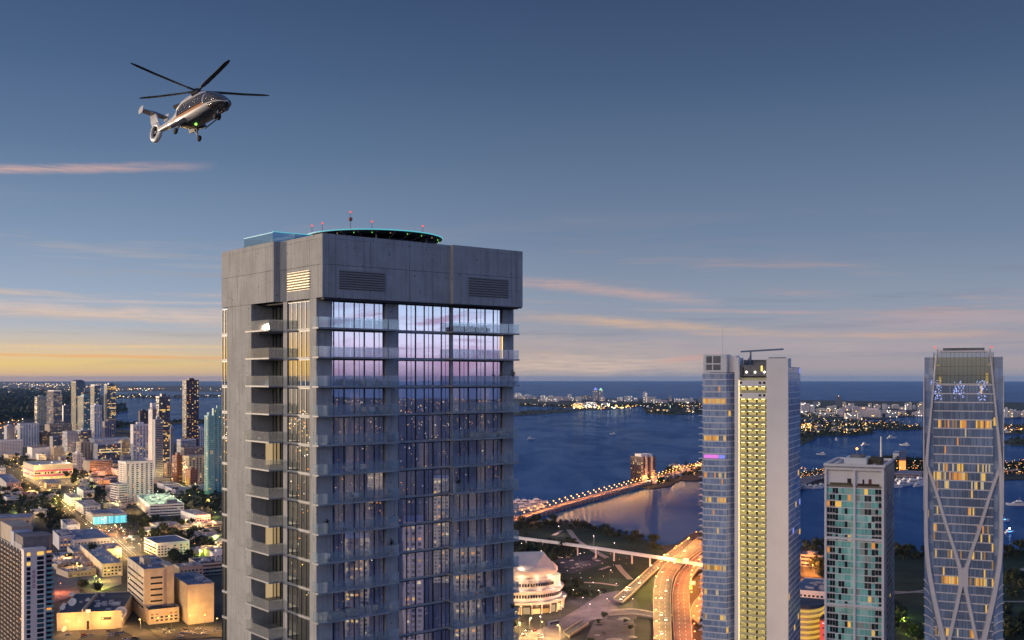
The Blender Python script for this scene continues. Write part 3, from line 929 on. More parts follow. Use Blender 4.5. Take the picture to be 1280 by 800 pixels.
# recess storeys
for k in range(66):
    z = 196.0 - PF * k
    if z < 2: break
    if k in (0, 2):
        q = MB(); q.box(xF + .01, xP - .01, 1.2, 3.55, z, z + PF - .25); p_ = q.build('balcony', M_CREAMW, t9)
        for xx in (xF + 1.0, xP - 3.2, xP - 1.2):
            w = MB(); w.box(xx - .55, xx + .55, 1.14, 1.2, z + 1.0, z + 2.1); w.build('opening', M_DOOR, p_)
        continue
    q = MB(); q.box(xF + .01, xP - .01, 1.3, 3.55, z - .22, z); q.box(xF + .01, xP - .01, 1.3, 1.42, z + .001, z + 1.08)
    p_ = q.build('balcony', M_OLIVE, t9)
    q = MB()
    for xx in (xF + 3.6, xF + 8.0, xP - .7):
        q.box(xx - .45, xx + .45, 3.52, 3.6, z, z + 2.2)
    q.build('dark_door', M_DOOR, p_)
    q = MB()
    for i in range(4):
        xx = xF + 1.8 + i * 3.15
        q.box(xx - .75, xx + .75, 1.6, 2.3, z + PF - .30, z + PF - .24)
    q.build('ceiling_light', M_LAMPW, p_)
q = MB(); q.box(xF + .05, xF + .3, .75, .8, 0, 199); q.build('fin_light', glow('fin_wash', (1.0, .80, .42), 2.2), t9)
for (xx, st) in ((xF + 3.2, 6), (xF + 7.2, 6), (xP - 1.6, 8)):
    q = MB(); q.sphere((xx, 3.2, 202.6), .42, 8, 6); q.build('roof_lamp', glow('roof_lamp', (1.0, .9, .7), 9), t9)
q = MB(); q.box(xP - 3.2, xP - 2.4, 3.3, 3.39, 203.0, 205.6); q.build('lit_doorway', glow('doorway_amber', (1, .6, .12), 2.0), t9)
q = MB(); q.box(xF + 1.2, xF + 2.0, 3.3, 3.39, 201.0, 205.0); q.build('doorway', M_DOOR, t9)
# left glazed volume, right glazed side
mats9 = [M_WSLAB] + M_BLUEG + M_LIT
q = MB(); q.prism([(xL + .2, -.8), (xB - .1, -.8), (xA + .3, 6.5), (xA + .3, DEP), (xL + .2, DEP)], 0, 202.3); lv = q.build('glazed_wing', M_BLUEG[0], t9)
lr = {58: .55, 51: .35, 48: .30, 42: .45, 36: .6, 33: .15, 29: .35, 24: .3}
nz = 69
q = MB(); cells(q, (xL, -1.0), (1, 0), .2, 202.3, 16, nz, xB - xL, (0, -1), fz=.80, plit=.012, rnd=rn, lit=(3, 4, 5, 8, 9), litrows={nz - 5: .75, nz - 11: .5, nz - 17: .35, nz - 21: .6, nz - 26: .35, nz - 32: .65, nz - 36: .2, nz - 40: .45, nz - 50: .3, nz - 57: .3})
q.build('curtain_wall', mats9, t9)
L9 = hypot(xA - xB, 7.4); d9 = ((xA - xB) / L9, 7.4 / L9)
q = MB(); cells(q, (xB, -1.0), d9, .2, 202.3, 5, nz, L9, (d9[1], -d9[0]), fz=.84, plit=.03, rnd=rn); q.build('curtain_wall', mats9, t9)
q = MB(); q.box(-.6, -.1, 1.0, DEP, 0, 204.5); cells(q, (0, .7), (0, 1), .2, 205.0, 9, 70, DEP - .7, (1, 0), fz=.86, plit=.02, rnd=rn, lit=(3, 5, 7)); q.build('curtain_wall', mats9, t9)
for k in range(60):                       # slab ends standing out on the left edge
    z = 202.3 - (202.1 / nz) * (k + 1)
    if k > 55: break
    e = .5 if k < 5 else (2.0 if k % 7 else 1.0)
    q = MB(); q.box(xL - e, xL + .6, -1.35, 4.0, z + .02, z + .22); q.build('balcony_slab', M_WSLAB, t9)
# pink lit storey
zz = 202.3 - (202.1 / nz) * 14
q = MB(); q.box(xL + .6, xB - 3.5, -1.2, -1.125, zz + .4, zz + 2.1); q.build('lit_window', M_LIT[3], t9)
q = MB(); q.box(xB - 3.2, xB - .4, -1.2, -1.125, zz + .4, zz + 2.0); q.build('lit_window', M_LIT[4], t9)
# roof boxes, crane arm
q = MB(); q.box(xL + .3, xB + .2, -.9, 9, 202.5, 211.0); wb = q.build('roof_box', M_WHITEP, t9)
for (a, b_) in ((1.4, 4.2), (4.8, 8.3)):
    for (za, zb) in ((203.6, 206.2), (206.9, 210.2)):
        w = MB(); w.box(xL + .3 + a, xL + .3 + b_, -1.0, -.9, za, zb); w.build('louver', M_MECH, wb)
q = MB(); q.box(xB + .25, xA + .2, 3.5, 11, 202.5, 210.5); q.build('stair_housing', M_CREAMW, t9)
q = MB(); q.box(xF + .5, xP, 10, 20, 204, 208.5); q.build('plant_room', M_MECH, t9)
q = MB(); q.box(xF + 6, xP - 1, 6, 7.4, 206.0, 207.4); q.build('plant_unit', M_MECH, t9)
cr = MB(); cr.tube((xF + 4.2, 8, 206), (xF + 4.2, 8, 212.6), .5, .4, 8); cr.bar((xF - .5, 8, 212.4), (xP + 6.5, 8, 213.4), .8, .8); cr.bar((xF + 4.2, 8, 210), (xF + 1.5, 8, 206.5), .5, .5)
cr.build('cleaning_crane', pbr('crane_blue', (.10, .16, .26), .5), t9)
q = MB(); q.bar((xP + .5, 5, 209.25), (-2, 5, 209.25), 3.0, .5); q.build('roof_rail', M_MECH, t9)
for (xx, zt_) in ((xB - 3, 224), (xB - 1.5, 213.5)):
    q = MB(); q.tube((xx, 5, 210.9), (xx, 5, zt_), .05, .03, 5); q.build('antenna', M_MECH, t9)

# ---------------------------------------------------------------- white framed tower with green glass
YT = radians(-24.5)
oT = from_px(1105, 440)
tT = thing('framed_tower', 'slim white framed tower with green tinted glass and flat white roof', 'tower', oT, YT)
M_TW = pbr('white_frame', (0.84, 0.78, 0.76), 0.6, var=0.05, vscale=0.1)
M_GRN1 = [pbr('green_glass', (0.22, 0.60, 0.52), 0.12, spec=0.9, var=.3, vscale=.1), pbr('green_glass_pale', (0.42, 0.74, 0.64), 0.14, spec=0.8, var=.3, vscale=.1),
          pbr('green_glass_dark', (0.015, 0.03, 0.035), 0.08, spec=0.9), pbr('pale_blind', (0.36, 0.42, 0.36), .5)]
WT = 23.6; DT = 40.0; ZTt = 163.8
q = MB()
q.box(-WT, 0, 1.8, DT, 0, ZTt - 2.2); q.build('body', M_TW, tT)
q = MB(); q.box(-WT - .3, .3, -.3, DT + .3, ZTt - 1.0, ZTt - .4); rf = q.build('roof', pbr('roof_grey', (0.38, .36, .38), .8, var=.2, vscale=.2), tT)
q = MB()
for (a, b_, c_, d_) in ((-WT - .3, .3, -.3, .5), (-WT - .3, .3, DT - .5, DT + .3), (-WT - .3, -WT + .5, .5, DT - .5), (-.5, .3, .5, DT - .5)): q.box(a, b_, c_, d_, ZTt - .395, ZTt + .5)
q.build('parapet', M_TW, rf)
for xx in (-4.8, -WT + 3.0):
    q = MB(); q.box(xx - .4, xx + .4, 2, DT - 2, ZTt - .38, ZTt + .1); q.build('cleaning_track', M_TW, rf)
q = MB(); q.box(-16.5, -7.5, 6, 22, ZTt - .38, ZTt + 2.6); ph = q.build('penthouse', M_WHITEP, rf)
q = MB(); q.box(-14.5, -9, 9, 18, ZTt + 2.61, ZTt + 3.6); q.build('hatch', M_MECH, ph)
q = MB(); q.sphere((-12, 12, ZTt + 6.2), .5, 8, 6); q.build('beacon', glow('orange_beacon', (1, .35, .08), 5), ph)
q = MB(); q.tube((-12, 12, ZTt + 3.6), (-12, 12, ZTt + 6), .1, .08, 5); q.build('beacon_pole', M_MECH, ph)
q = MB(); q.tube((-3.5, 24, ZTt - .4), (-3.5, 24, ZTt + 11), .45, .28, 8); q.build('mast', M_WHITEP, rf)
q = MB(); q.box(-7, -2.6, 12, 26, ZTt - .38, ZTt + 2.2); q.build('roof_garden', pbr('planting', (.10, .085, .05), .9, var=.4, vscale=.6), rf)
# front frame
q = MB()
for (a, b_) in ((-WT, -WT + .9), (-12.0, -11.2), (-.95, 0)): q.box(a, b_, 0, 1.79, 0, ZTt - 1.02)
zb0 = ZTt - 9.0
for z in (ZTt - 2.0, zb0 - 8 * 2.76 + .3, zb0 - 18 * 2.76 + .3, zb0 - 28 * 2.76 + .3): q.box(-WT + .9, -12.0, .004, 1.785, z, z + .95); q.box(-11.2, -.95, .004, 1.785, z, z + .95)
q.build('front_frame', M_TW, tT)
q = MB(); q.box(-WT + .9, -.95, 1.2, 1.75, zb0 - .2, zb0 + .6); q.build('terrace_edge', pbr('terrace', (.26, .22, .17), .8), tT)
for (a, b_, c_, mm) in ((-14.6, -13.0, 2.6, M_DOOR), (-8.6, -7.9, 2.4, M_DOOR), (-6.2, -5.0, 2.6, pbr('brown_door', (.16, .045, .035), .6))):
    w = MB(); w.box(a, b_, 1.70, 1.79, zb0 + .8, zb0 + .8 + c_); w.build('door', mm, tT)
q = MB(); q.box(-10.5, -2.0, .9, 1.6, zb0 + .62, zb0 + 1.5); q.build('planter', pbr('planter_brown', (.10, .05, .035), .8, var=.4, vscale=.8), tT)
q = MB(); q.box(-21.5, -12.8, .9, 1.6, zb0 + .62, zb0 + 1.6); q.build('hedge_planter', pbr('planter_green', (.13, .12, .06), .8, var=.4, vscale=.8), tT)
rn = random.Random(21)
matsT = [M_TW] + M_GRN1 + M_LIT
NZT = 56
zlo = zb0 - NZT * 2.76
bays = [(-WT + .9, -19.4, 3, (1, 3, 3, 3), .05), (-19.4, -14.4, 4, (1, 3, 3, 1, 2), .03), (-14.4, -12.0, 2, (1, 2, 2, 1), .03), (-11.2, -7.8, 2, (1, 2, 2, 1, 4), .03), (-7.8, -3.6, 3, (1, 2, 1, 3, 3, 4), .07), (-3.6, -.95, 2, (3, 3, 1, 3), .04)]
for (a, b_, n, pn, pl) in bays:
    q = MB(); cells(q, (a, 1.4), (1, 0), zlo, zb0 - .25, n, NZT, b_ - a, (0, -1), fu=.95, fz=.86, panes=pn, lit=(5, 5, 6, 7), plit=pl, rnd=rn, depth=.2)
    q.build('window_bay', matsT, tT)
for k in range(NZT):                     # balcony rails at both outer bays
    z = zb0 - (k + 1) * 2.76
    if z < 30: break
    q = MB()
    q.box(-WT + .95, -19.5, .3, 1.19, z + .02, z + .14); q.box(-3.55, -1.0, .3, 1.19, z + .021, z + .14)
    q.build('balcony_slab', M_TW, tT)
q = MB()
q.box(-.02, .5, 3.0, DT - .1, 0, ZTt - 1.1)
q.build('side_wall', pbr('side_render', (0.40, .37, .36), .7, var=.15, vscale=.3), tT)
q = MB(); cells(q, (.5, 5.5), (0, 1), 3, ZTt - 10, 6, 55, 32, (1, 0), fu=.5, fz=.55, panes=(2, 3), lit=(5, 7), plit=.03, rnd=rn, depth=.15); q.build('side_windows_panel', [pbr('side_render', (0, 0, 0))] + M_GRN1 + M_LIT, tT)

# ---------------------------------------------------------------- curved exoskeleton tower
YM = radians(-22.7)
oM = from_px(1204, 430)
tM = thing('exoskeleton_tower', 'tall dark glass tower wrapped in a curving white exoskeleton', 'tower', oM, YM)
M_EXO = pbr('exoskeleton_white', (0.74, 0.67, 0.65), 0.55, var=0.06, vscale=0.1)
M_DKG = [pbr('smoky_glass', (0.15, 0.20, 0.30), 0.07, spec=0.8, var=.3, vscale=.05), pbr('smoky_glass_pale', (0.23, 0.29, 0.41), 0.10, spec=0.8, var=.3, vscale=.05)]
KX = 430 / F / cos(YM) * 0.985
fx = lambda px: (px - 1204) * KX * cos(YM) * 1.0
fz_ = lambda py: ZAT(py, 430)
WM = fx(1250)
rn = random.Random(9)
ZTM = fz_(443)
q = MB(); q.box(-WM + .8, WM - .8, 1.0, 27, 0, fz_(480.5) - .1); q.build('core', M_DKG[0], tM)
matsM = [M_EXO] + M_DKG + M_LIT
PM = 3.47
top0 = fz_(480.5)
NM = int((top0 - 1) / PM)
rows = {NM - 1 - i: p for i, p in {4: .40, 9: .45, 10: .42, 11: .30, 12: .22, 14: .12, 16: .42, 17: .10, 19: .32, 22: .55, 25: .05, 28: .3, 30: .5, 33: .10, 35: .35, 36: .3}.items()}
# glazed body bulges a little towards the middle: front facets
q = MB(); cells(q, (-fx(1239), .2), (1, 0), top0 - NM * PM, top0, 38, NM, 2 * fx(1239), (0, -1), fu=.955, fz=.87, plit=.012, rnd=rn, litrows=rows, lit=(3, 3, 5, 4, 8, 8, 9), panes=(1, 1, 2)); q.build('curtain_wall', matsM, tM)
for sx in (-1, 1):
    a, b_ = (fx(1239), WM) if sx > 0 else (-WM, -fx(1239))
    q = MB(); cells(q, (a, 1.0 if True else 0), (1, 0), .5, ZTM - 1.0, 2, 61, b_ - a, (0, -1), fu=.9, fz=.95, plit=.02, rnd=rn, panes=(1, 1, 2)); q.build('side_glazing', [M_BLUEG[0]] + M_BLUEG + M_LIT, tM)
q = MB(); cells(q, (WM - .8, 1.2), (0, 1), .5, ZTM - 1.0, 6, 61, 25, (1, 0), fu=.95, fz=.9, plit=.02, rnd=rn, panes=(1, 2)); q.build('side_glazing', matsM, tM)
q = MB(); cells(q, (-WM + .8, 26.2), (0, -1), .5, ZTM - 1.0, 6, 61, 25, (-1, 0), fu=.95, fz=.9, plit=.02, rnd=rn, panes=(1, 2)); q.build('side_glazing', matsM, tM)
# crown: tall glazed hall with a self-glowing back wall standing for indoor light
M_CROWN = glassy('crown_glass', (.66, .72, .78), .07, .02, (.85, .9, 1))
q = MB(); q.box(-fx(1239), fx(1239), .1, .16, top0 + .2, ZTM + .9); q.build('crown_glazing', M_CROWN, tM)
q = MB(); q.box(-WM + 2, WM - 2, 5, 5.3, top0 + .2, ZTM - 1); q.build('crown_hall', pbr('hall_wall', (.27, .26, .21), .8, var=.15, vscale=.3, emit=(1, .86, .55), estr=.14), tM)
for i in range(15):
    xx = -fx(1239) + 2 * fx(1239) * i / 14; q = MB(); q.box(xx - .07, xx + .07, .17, .45, top0 + .3, ZTM + .85); q.build('crown_mullion', M_MULL, tM)
for z in (top0 + 3.6, top0 + 7.2):
    q = MB(); q.box(-fx(1238), fx(1238), .18, .4, z - .08, z + .08); q.build('crown_mullion', M_MULL, tM)
for (xx, z0, z1) in ((-8.6, top0 + .4, top0 + 3), (8.7, top0 + .4, top0 + 4.5), (-9.4, ZTM - 4.6, ZTM - 4), (9.4, ZTM - 4.4, ZTM - 3.8)):
    q = MB(); q.box(xx - .5, xx + .5, 1.0, 1.3, z0, z1); q.build('hall_light', M_LIT[0], tM)
q = MB(); q.box(-fx(1232), fx(1232), .0, 12, ZTM + .9, ZTM + 1.6); q.box(-fx(1236), fx(1236), -.1, .3, top0 - .05, top0 + .35); q.build('crown_band', M_EXO, tM)
q = MB(); q.box(-7.5, 7.8, .6, 3, ZTM + 1.6, ZTM + 2.6); q.build('roof_plant', M_MECH, tM)
for z in (fz_(459), fz_(449)):
    q = MB(); q.box(-WM, -fx(1239), .85, 1.0, z, z + .15); q.box(fx(1239), WM, .85, 1.0, z, z + .15); q.build('side_band', M_MECH, tM)
# blue light installations behind the glass
for px in (1166 + 6, 1199, 1226):
    q = MB(); xx = fx(px)
    for i in range(46):
        a, z = rn.uniform(-1.9, 1.9), rn.uniform(fz_(500), fz_(471) - 1.5)
        q.box(xx + a - .13, xx + a + .13, -.06, -.01, z - .13, z + .13)
    q.build('blue_sparkle', glow('sparkle_blue', (.42, .5, 1.0), 1.5), tM)


def strip(pts, name='exoskeleton_rib'):
    """curving rib: pts = (px, py, width in px)"""
    q = MB(); P_ = []
    for i in range(len(pts) - 1):
        p0 = pts[max(i - 1, 0)]; p1 = pts[i]; p2 = pts[i + 1]; p3 = pts[min(i + 2, len(pts) - 1)]
        for k in range(6):
            f = k / 6
            P_.append(tuple(.5 * ((2 * p1[j]) + (-p0[j] + p2[j]) * f + (2 * p0[j] - 5 * p1[j] + 4 * p2[j] - p3[j]) * f * f + (-p0[j] + 3 * p1[j] - 3 * p2[j] + p3[j]) * f ** 3) for j in range(3)))
    P_.append(pts[-1])
    rings = []
    for i, (x, y, w) in enumerate(P_):
        a = P_[max(0, i - 1)]; b_ = P_[min(len(P_) - 1, i + 1)]
        tx, tz = fx(b_[0]) - fx(a[0]), fz_(b_[1]) - fz_(a[1])
        L = hypot(tx, tz) or 1; nx, nz_ = -tz / L, tx / L
        X, Z, h = fx(x), fz_(y), w * KX * .5
        rings.append([(X - nx * h, -.02, Z - nz_ * h), (X - nx * h * .7, -1.05, Z - nz_ * h * .7), (X + nx * h * .7, -1.05, Z + nz_ * h * .7), (X + nx * h, -.02, Z + nz_ * h), (X + nx * h, .9, Z + nz_ * h), (X - nx * h, .9, Z - nz_ * h)])
    q.loft(rings); return q.build(name, M_EXO, tM)


for s_ in (1, -1):
    mx = lambda px: 1204 + s_ * (px - 1204)
    strip([(mx(1173.5), 436, 2.2), (mx(1170), 470, 2.4), (mx(1166), 515, 2.8), (mx(1162), 560, 4), (mx(1160.5), 590, 5), (mx(1160), 640, 5), (mx(1161), 690, 5.5), (mx(1166), 730, 6), (mx(1174), 770, 6.5), (mx(1183), 812, 7), (mx(1196), 870, 7), (mx(1204), 980, 8)])
    strip([(mx(1162), 585, 4), (mx(1172), 615, 4), (mx(1185), 660, 4.2), (mx(1196), 695, 4.6), (mx(1202), 722, 6), (mx(1199), 745, 5), (mx(1190), 790, 4.6), (mx(1178), 850, 5), (mx(1164), 930, 6), (mx(1161), 985, 6)])
strip([(1157.5, 470, 1.2), (1157.5, 560, 1.4), (1158, 640, 2)]); strip([(1250.5, 470, 1.2), (1250.5, 560, 1.4), (1250, 640, 2)])
q = MB(); q.box(fx(1198), fx(1210), -1.0, .05, fz_(733), fz_(710)); q.build('node', M_EXO, tM)
# curved balcony slabs in the lower corners
for k in range(12):
    py = 728 + k * 11.2
    if py > 860: break
    for s_ in (1, -1):
        q = MB(); pts = []
        for i in range(9):
            f = i / 8
            pts.append((fx(1204 + s_ * (47 - f * (6 + k * 1.6))), -.02 - 1.0 * sin(f * pi / 2), fz_(py + 7 * f * f)))
        rr = [[(x, y, z), (x, y - .25, z), (x, y - .25, z + .42), (x, y, z + .42)] for x, y, z in pts]
        q.loft(rr); q.build('curved_balcony', M_EXO, tM)
for px in (1171, 1237):
    q = MB(); q.sphere((fx(px), -.3, fz_(434)), .35, 6, 4); q.build('red_beacon', M_REDL, tM)
# ====================================================================== water, land, islands
LZ = 1.5


def gp(pts, z=LZ):
    return [(G(a, b, z).x, G(a, b, z).y) for a, b in pts]


def water_mat():
    m = bpy.data.materials.new('bay_water'); m.use_nodes = True
    t = NT(m.node_tree); t.n.clear(); out = t.new('ShaderNodeOutputMaterial')
    tc = t.new('ShaderNodeTexCoord'); o = tc.outputs['Object']
    mp = t.new('ShaderNodeMapping'); mp.inputs['Scale'].default_value = (0.0022, 0.0007, 1); t.link(o, mp.inputs[0])
    big = t.noise(mp.outputs[0], 1.0, 5.0, 0.6, 0.8)
    df = t.new('ShaderNodeBsdfDiffuse'); t.link(t.mix(t.mapr(big, .3, .7), (0.012, 0.074, 0.215), (0.026, 0.115, 0.29)), df.inputs[0])
    gl = t.new('ShaderNodeBsdfGlossy'); gl.inputs['Color'].default_value = (0.50, 0.72, 1.0, 1); gl.inputs['Roughness'].default_value = 0.055
    bn = t.new('ShaderNodeBump'); bn.inputs['Strength'].default_value = 1.0; bn.inputs['Distance'].default_value = 1.0
    n1 = t.noise(o, 0.16, 3.0, 0.6); n2 = t.noise(o, 0.035, 2.0, 0.5)
    t.link(t.math('ADD', t.math('MULTIPLY', n1, 0.45), t.math('MULTIPLY', n2, 0.75)), bn.inputs['Height']); t.link(bn.outputs[0], gl.inputs['Normal'])
    lw = t.new('ShaderNodeLayerWeight'); lw.inputs[0].default_value = 0.25
    mx = t.new('ShaderNodeMixShader'); t.link(t.math('MULTIPLY', t.mapr(lw.outputs['Fresnel'], 0.0, 1.0, 0.05, 0.28, False), t.mapr(t.noise(mp.outputs[0], 3.1, 6.0, 0.65, 1.2), 0.35, 0.65, 0.62, 1.25)), mx.inputs[0])
    t.link(df.outputs[0], mx.inputs[1]); t.link(gl.outputs[0], mx.inputs[2]); t.link(mx.outputs[0], out.inputs[0])
    return m


q = MB(); N = 96
q.v = [(0, 0, 0)] + [(62000 * cos(2 * pi * i / N), 62000 * sin(2 * pi * i / N), 0) for i in range(N)]
q.f = [(0, 1 + i, 1 + (i + 1) % N) for i in range(N)]; q.m = [0] * N
kind(q.build('water', water_mat()), 'structure', 'dark blue bay and ocean water')

M_LAND = pbr('city_ground', (0.034, 0.040, 0.036), 0.9, var=0.55, vscale=0.012, detail=8.0)
M_FARL = pbr('far_ground', (0.022, 0.032, 0.040), 0.95, var=0.4, vscale=0.0012, detail=8.0)
M_ISLE = pbr('island_ground', (0.030, 0.038, 0.028), 0.95, var=0.5, vscale=0.02, detail=6.0)
M_LAWN = pbr('park_lawn', (0.020, 0.046, 0.016), 0.95, var=0.35, vscale=0.03)
M_ASPH = pbr('asphalt', (0.055, 0.055, 0.058), 0.85, var=0.25, vscale=0.08)
M_PAVE = pbr('pale_pavement', (0.22, 0.20, 0.19), 0.85, var=0.25, vscale=0.05)
M_WLINE = pbr('lane_paint', (0.75, 0.75, 0.72), 0.7)
M_KERB = pbr('concrete_kerb', (0.36, 0.34, 0.32), 0.8, var=.15, vscale=.2)

mainland = gp([(-900, 486), (-300, 482), (40, 482), (118, 489), (132, 497), (128, 508), (140, 521), (150, 534), (186, 548), (226, 556), (262, 556), (310, 566), (420, 590), (560, 630), (640, 650),
               (664, 651), (700, 652), (752, 660), (796, 670), (826, 682), (846, 680), (862, 668), (876, 663), (886, 668), (930, 684), (1000, 683), (1060, 690), (1118, 692), (1180, 690), (1300, 689), (1700, 700), (2600, 740)])
mainland += [(3500, 300), (9000, -500), (14000, -16000), (-30000, -16000)]
q = MB(); q.prism(mainland, -3, LZ); kind(q.build('ground', M_LAND), 'structure', 'city ground along the bay')
far = gp([(-900, 477.2), (-200, 477), (60, 477.6), (150, 479), (150, 481), (120, 484), (100, 490), (40, 496), (-100, 500), (-900, 505)])
q = MB(); q.prism(far, LZ + .5, LZ + 2); kind(q.build('far_ground', M_FARL), 'structure')
isles = {
    'spit': [(560, 524), (640, 520), (690, 516.5), (728, 512.8), (735, 511.3), (700, 511.5), (640, 514), (560, 517)],
    'beach_land': [(520, 507), (560, 508), (640, 507), (690, 508.5), (720, 510.5), (738, 512.5), (760, 512), (784, 509.5), (806, 507), (860, 505), (960, 512), (1010, 524.5), (1060, 524), (1100, 524), (1130, 521), (1160, 520), (1220, 522), (1300, 522), (1500, 525), (1500, 503), (1300, 503), (1160, 502), (1000, 500), (880, 499), (760, 498), (640, 496), (520, 494)],
    'star_island': [(803, 510), (808, 517), (840, 518.5), (880, 517), (930, 514), (930, 508), (860, 507)],
    'palm_island': [(960, 540), (1000, 546), (1040, 545), (1075, 544), (1094, 541), (1090, 537), (1120, 538), (1152, 536.5), (1156, 534), (1120, 529), (1080, 527), (1040, 526), (1000, 527), (960, 530)],
    'little_island': [(960, 556), (1002, 556), (1018, 549), (1020, 545), (1000, 544), (960, 545)],
    'venetian_island': [(796, 607), (812, 611), (836, 608), (850, 600), (868, 601), (888, 598), (960, 592), (960, 572), (890, 574), (874, 578), (850, 583), (836, 584), (826, 592), (800, 600)],
    'causeway_island': [(960, 608), (1004, 606), (1036, 604), (1060, 604), (1110, 604), (1130, 606), (1156, 602), (1200, 602), (1245, 600), (1300, 598), (1420, 600), (1420, 574), (1300, 578), (1250, 578), (1200, 582), (1150, 574), (1120, 570), (1080, 573), (1036, 584), (1004, 589), (960, 592)],
    'far_isle_east': [(1240, 541), (1262, 542.5), (1300, 542), (1400, 544), (1400, 530), (1300, 530), (1256, 533), (1244, 537)],
    'far_isle_south': [(1250, 553), (1264, 556.5), (1300, 557), (1400, 560), (1400, 545), (1300, 546), (1262, 549)],
    'bay_isle_north': [(100, 534), (120, 529), (166, 528), (176, 530), (168, 534), (140, 534.5), (100, 537)],
    'bay_isle_mid': [(140, 517), (150, 515.5), (160, 514), (158, 511), (144, 511)],
    'bay_isle_thin': [(142, 508.5), (157, 507.5), (157, 505.5), (142, 506)],
    'bay_causeway': [(138, 498.2), (165, 497.5), (196, 498.6), (230, 497), (275, 496.3), (300, 496), (300, 494), (275, 494), (230, 494.6), (205, 496.2), (184, 494), (165, 493.6), (138, 495)],
    'bay_shore': [(138, 489.5), (200, 488.6), (280, 490), (400, 491), (640, 490), (640, 483), (400, 481), (280, 482), (138, 482)],
    'bay_isle_south': [(205, 531), (228, 529.5), (276, 528), (276, 525.5), (240, 526), (205, 526.5)],
}
for nm, pts in isles.items():
    P_ = gp(pts)
    q = MB(); q.prism(P_, -2, LZ); kind(q.build('island_ground', M_FARL if 'shore' in nm else M_ISLE), 'structure')
isle_poly = isles


def inside(p, poly):
    x, y = p; r = False; n = len(poly)
    for i in range(n):
        x0, y0 = poly[i]; x1, y1 = poly[(i + 1) % n]
        if (y0 > y) != (y1 > y) and x < (x1 - x0) * (y - y0) / (y1 - y0) + x0: r = not r
    return r


def scatter_px(poly, n, rnd):
    xs_ = [p[0] for p in poly]; ys_ = [p[1] for p in poly]; out = []
    k = 0
    while len(out) < n and k < n * 60:
        k += 1
        p = (rnd.uniform(min(xs_), max(xs_)), rnd.uniform(min(ys_), max(ys_)))
        if inside(p, poly): out.append(p)
    return out


# ---- foliage
M_LEAF = [pbr('leaf_dark', (0.012, 0.022, 0.008), 0.8, var=.5, vscale=.25), pbr('leaf_mid', (0.022, 0.038, 0.011), 0.8, var=.5, vscale=.25), pbr('leaf_olive', (0.036, 0.046, 0.014), 0.8, var=.5, vscale=.25)]
M_BARK = pbr('bark', (0.06, 0.048, 0.036), 0.9, var=.3, vscale=2)


def crown_mesh(mb, c, R, n, rnd, leaf, mi=None):
    lobes = [(Vector(c) + Vector((rnd.uniform(-.55, .55) * R, rnd.uniform(-.55, .55) * R, rnd.uniform(-.25, .4) * R)), R * rnd.uniform(.38, .62)) for _ in range(7)]
    for _ in range(n):
        o, r = rnd.choice(lobes)
        d = Vector((rnd.gauss(0, 1), rnd.gauss(0, 1), rnd.gauss(0, .8)))
        d.normalize()
        p = o + d * r * (rnd.random() ** .35)
        nrm = (d + Vector((rnd.uniform(-.6, .6), rnd.uniform(-.6, .6), rnd.uniform(-.2, .9)))).normalized()
        a = nrm.orthogonal().normalized(); b = nrm.cross(a)
        w = rnd.uniform(0, 2 * pi); a, b = a * cos(w) + b * sin(w), b * cos(w) - a * sin(w)
        s_ = leaf * rnd.uniform(.6, 1.4)
        m_ = rnd.choice((0, 0, 1, 1, 2)) if mi is None else mi
        mb.add([p - a * s_, p - b * s_ * .6, p + a * s_, p + b * s_ * .6], ((0, 1, 2, 3),), m_)


def tree_proto(seed, H, R, palm=False):
    rnd = random.Random(seed)
    r = thing('tree', 'x', 'tree')
    t = MB(); t.tube((0, 0, -.2), (R * .04, 0, H * .45), .045 * H * .6, .03 * H * .5, 7)
    for i in range(5):
        a = 2 * pi * i / 5 + rnd.uniform(-.4, .4)
        t.tube((R * .04, 0, H * .42), (R * .55 * cos(a), R * .55 * sin(a), H * rnd.uniform(.6, .8)), .02 * H * .6, .008 * H, 5)
    t.build('trunk', M_BARK, r)
    c = MB(); crown_mesh(c, (0, 0, H * .66), R, 330, rnd, R * .17); c.build('crown', M_LEAF, r)
    return r


def palm_proto(seed):
    rnd = random.Random(seed)
    r = thing('palm_tree', 'x', 'tree')
    t = MB(); t.tube((0, 0, -.2), (.3, 0, 9.5), .22, .15, 7); t.build('trunk', M_BARK, r)
    c = MB()
    for i in range(16):
        a = 2 * pi * i / 16 + rnd.uniform(-.15, .15); up = rnd.uniform(.1, 1.2)
        pr = Vector((.3, 0, 9.5)); d = Vector((cos(a), sin(a), 0)); sd_ = Vector((-sin(a), cos(a), 0))
        pts = [pr + d * (3.4 * f) + Vector((0, 0, up * 2.2 * f - 3.2 * f * f)) for f in (0, .3, .6, 1)]
        for p0, p1, w0, w1 in zip(pts[:-1], pts[1:], (.15, .6, .45), (.6, .45, .05)):
            c.add([p0 - sd_ * w0, p1 - sd_ * w1, p1, p0], ((0, 1, 2, 3),), i % 3)
            c.add([p0, p1, p1 + sd_ * w1 - Vector((0, 0, .2)), p0 + sd_ * w0 - Vector((0, 0, .2))], ((0, 1, 2, 3),), i % 3)
    c.build('crown', M_LEAF, r)
    return r


TREES = [tree_proto(1, 9, 5.2), tree_proto(2, 11, 6.0), tree_proto(3, 8, 4.6), tree_proto(4, 12, 5.6)]
PALM = palm_proto(5)
used_proto = set()


def put_tree(px, py, label, group, rnd, sc=None, palm=False):
    p = PALM if palm else rnd.choice(TREES)
    g = G(px, py, LZ)
    s_ = sc or rnd.uniform(.8, 1.3)
    if id(p) in used_proto:
        o = dup(p, g, rnd.uniform(0, 6.28), label, group, s_)
    else:
        used_proto.add(id(p)); o = p; o.location = g; o.scale = (s_,) * 3; o.rotation_euler.z = rnd.uniform(0, 6.28); o['label'] = label; o['group'] = group
    return o


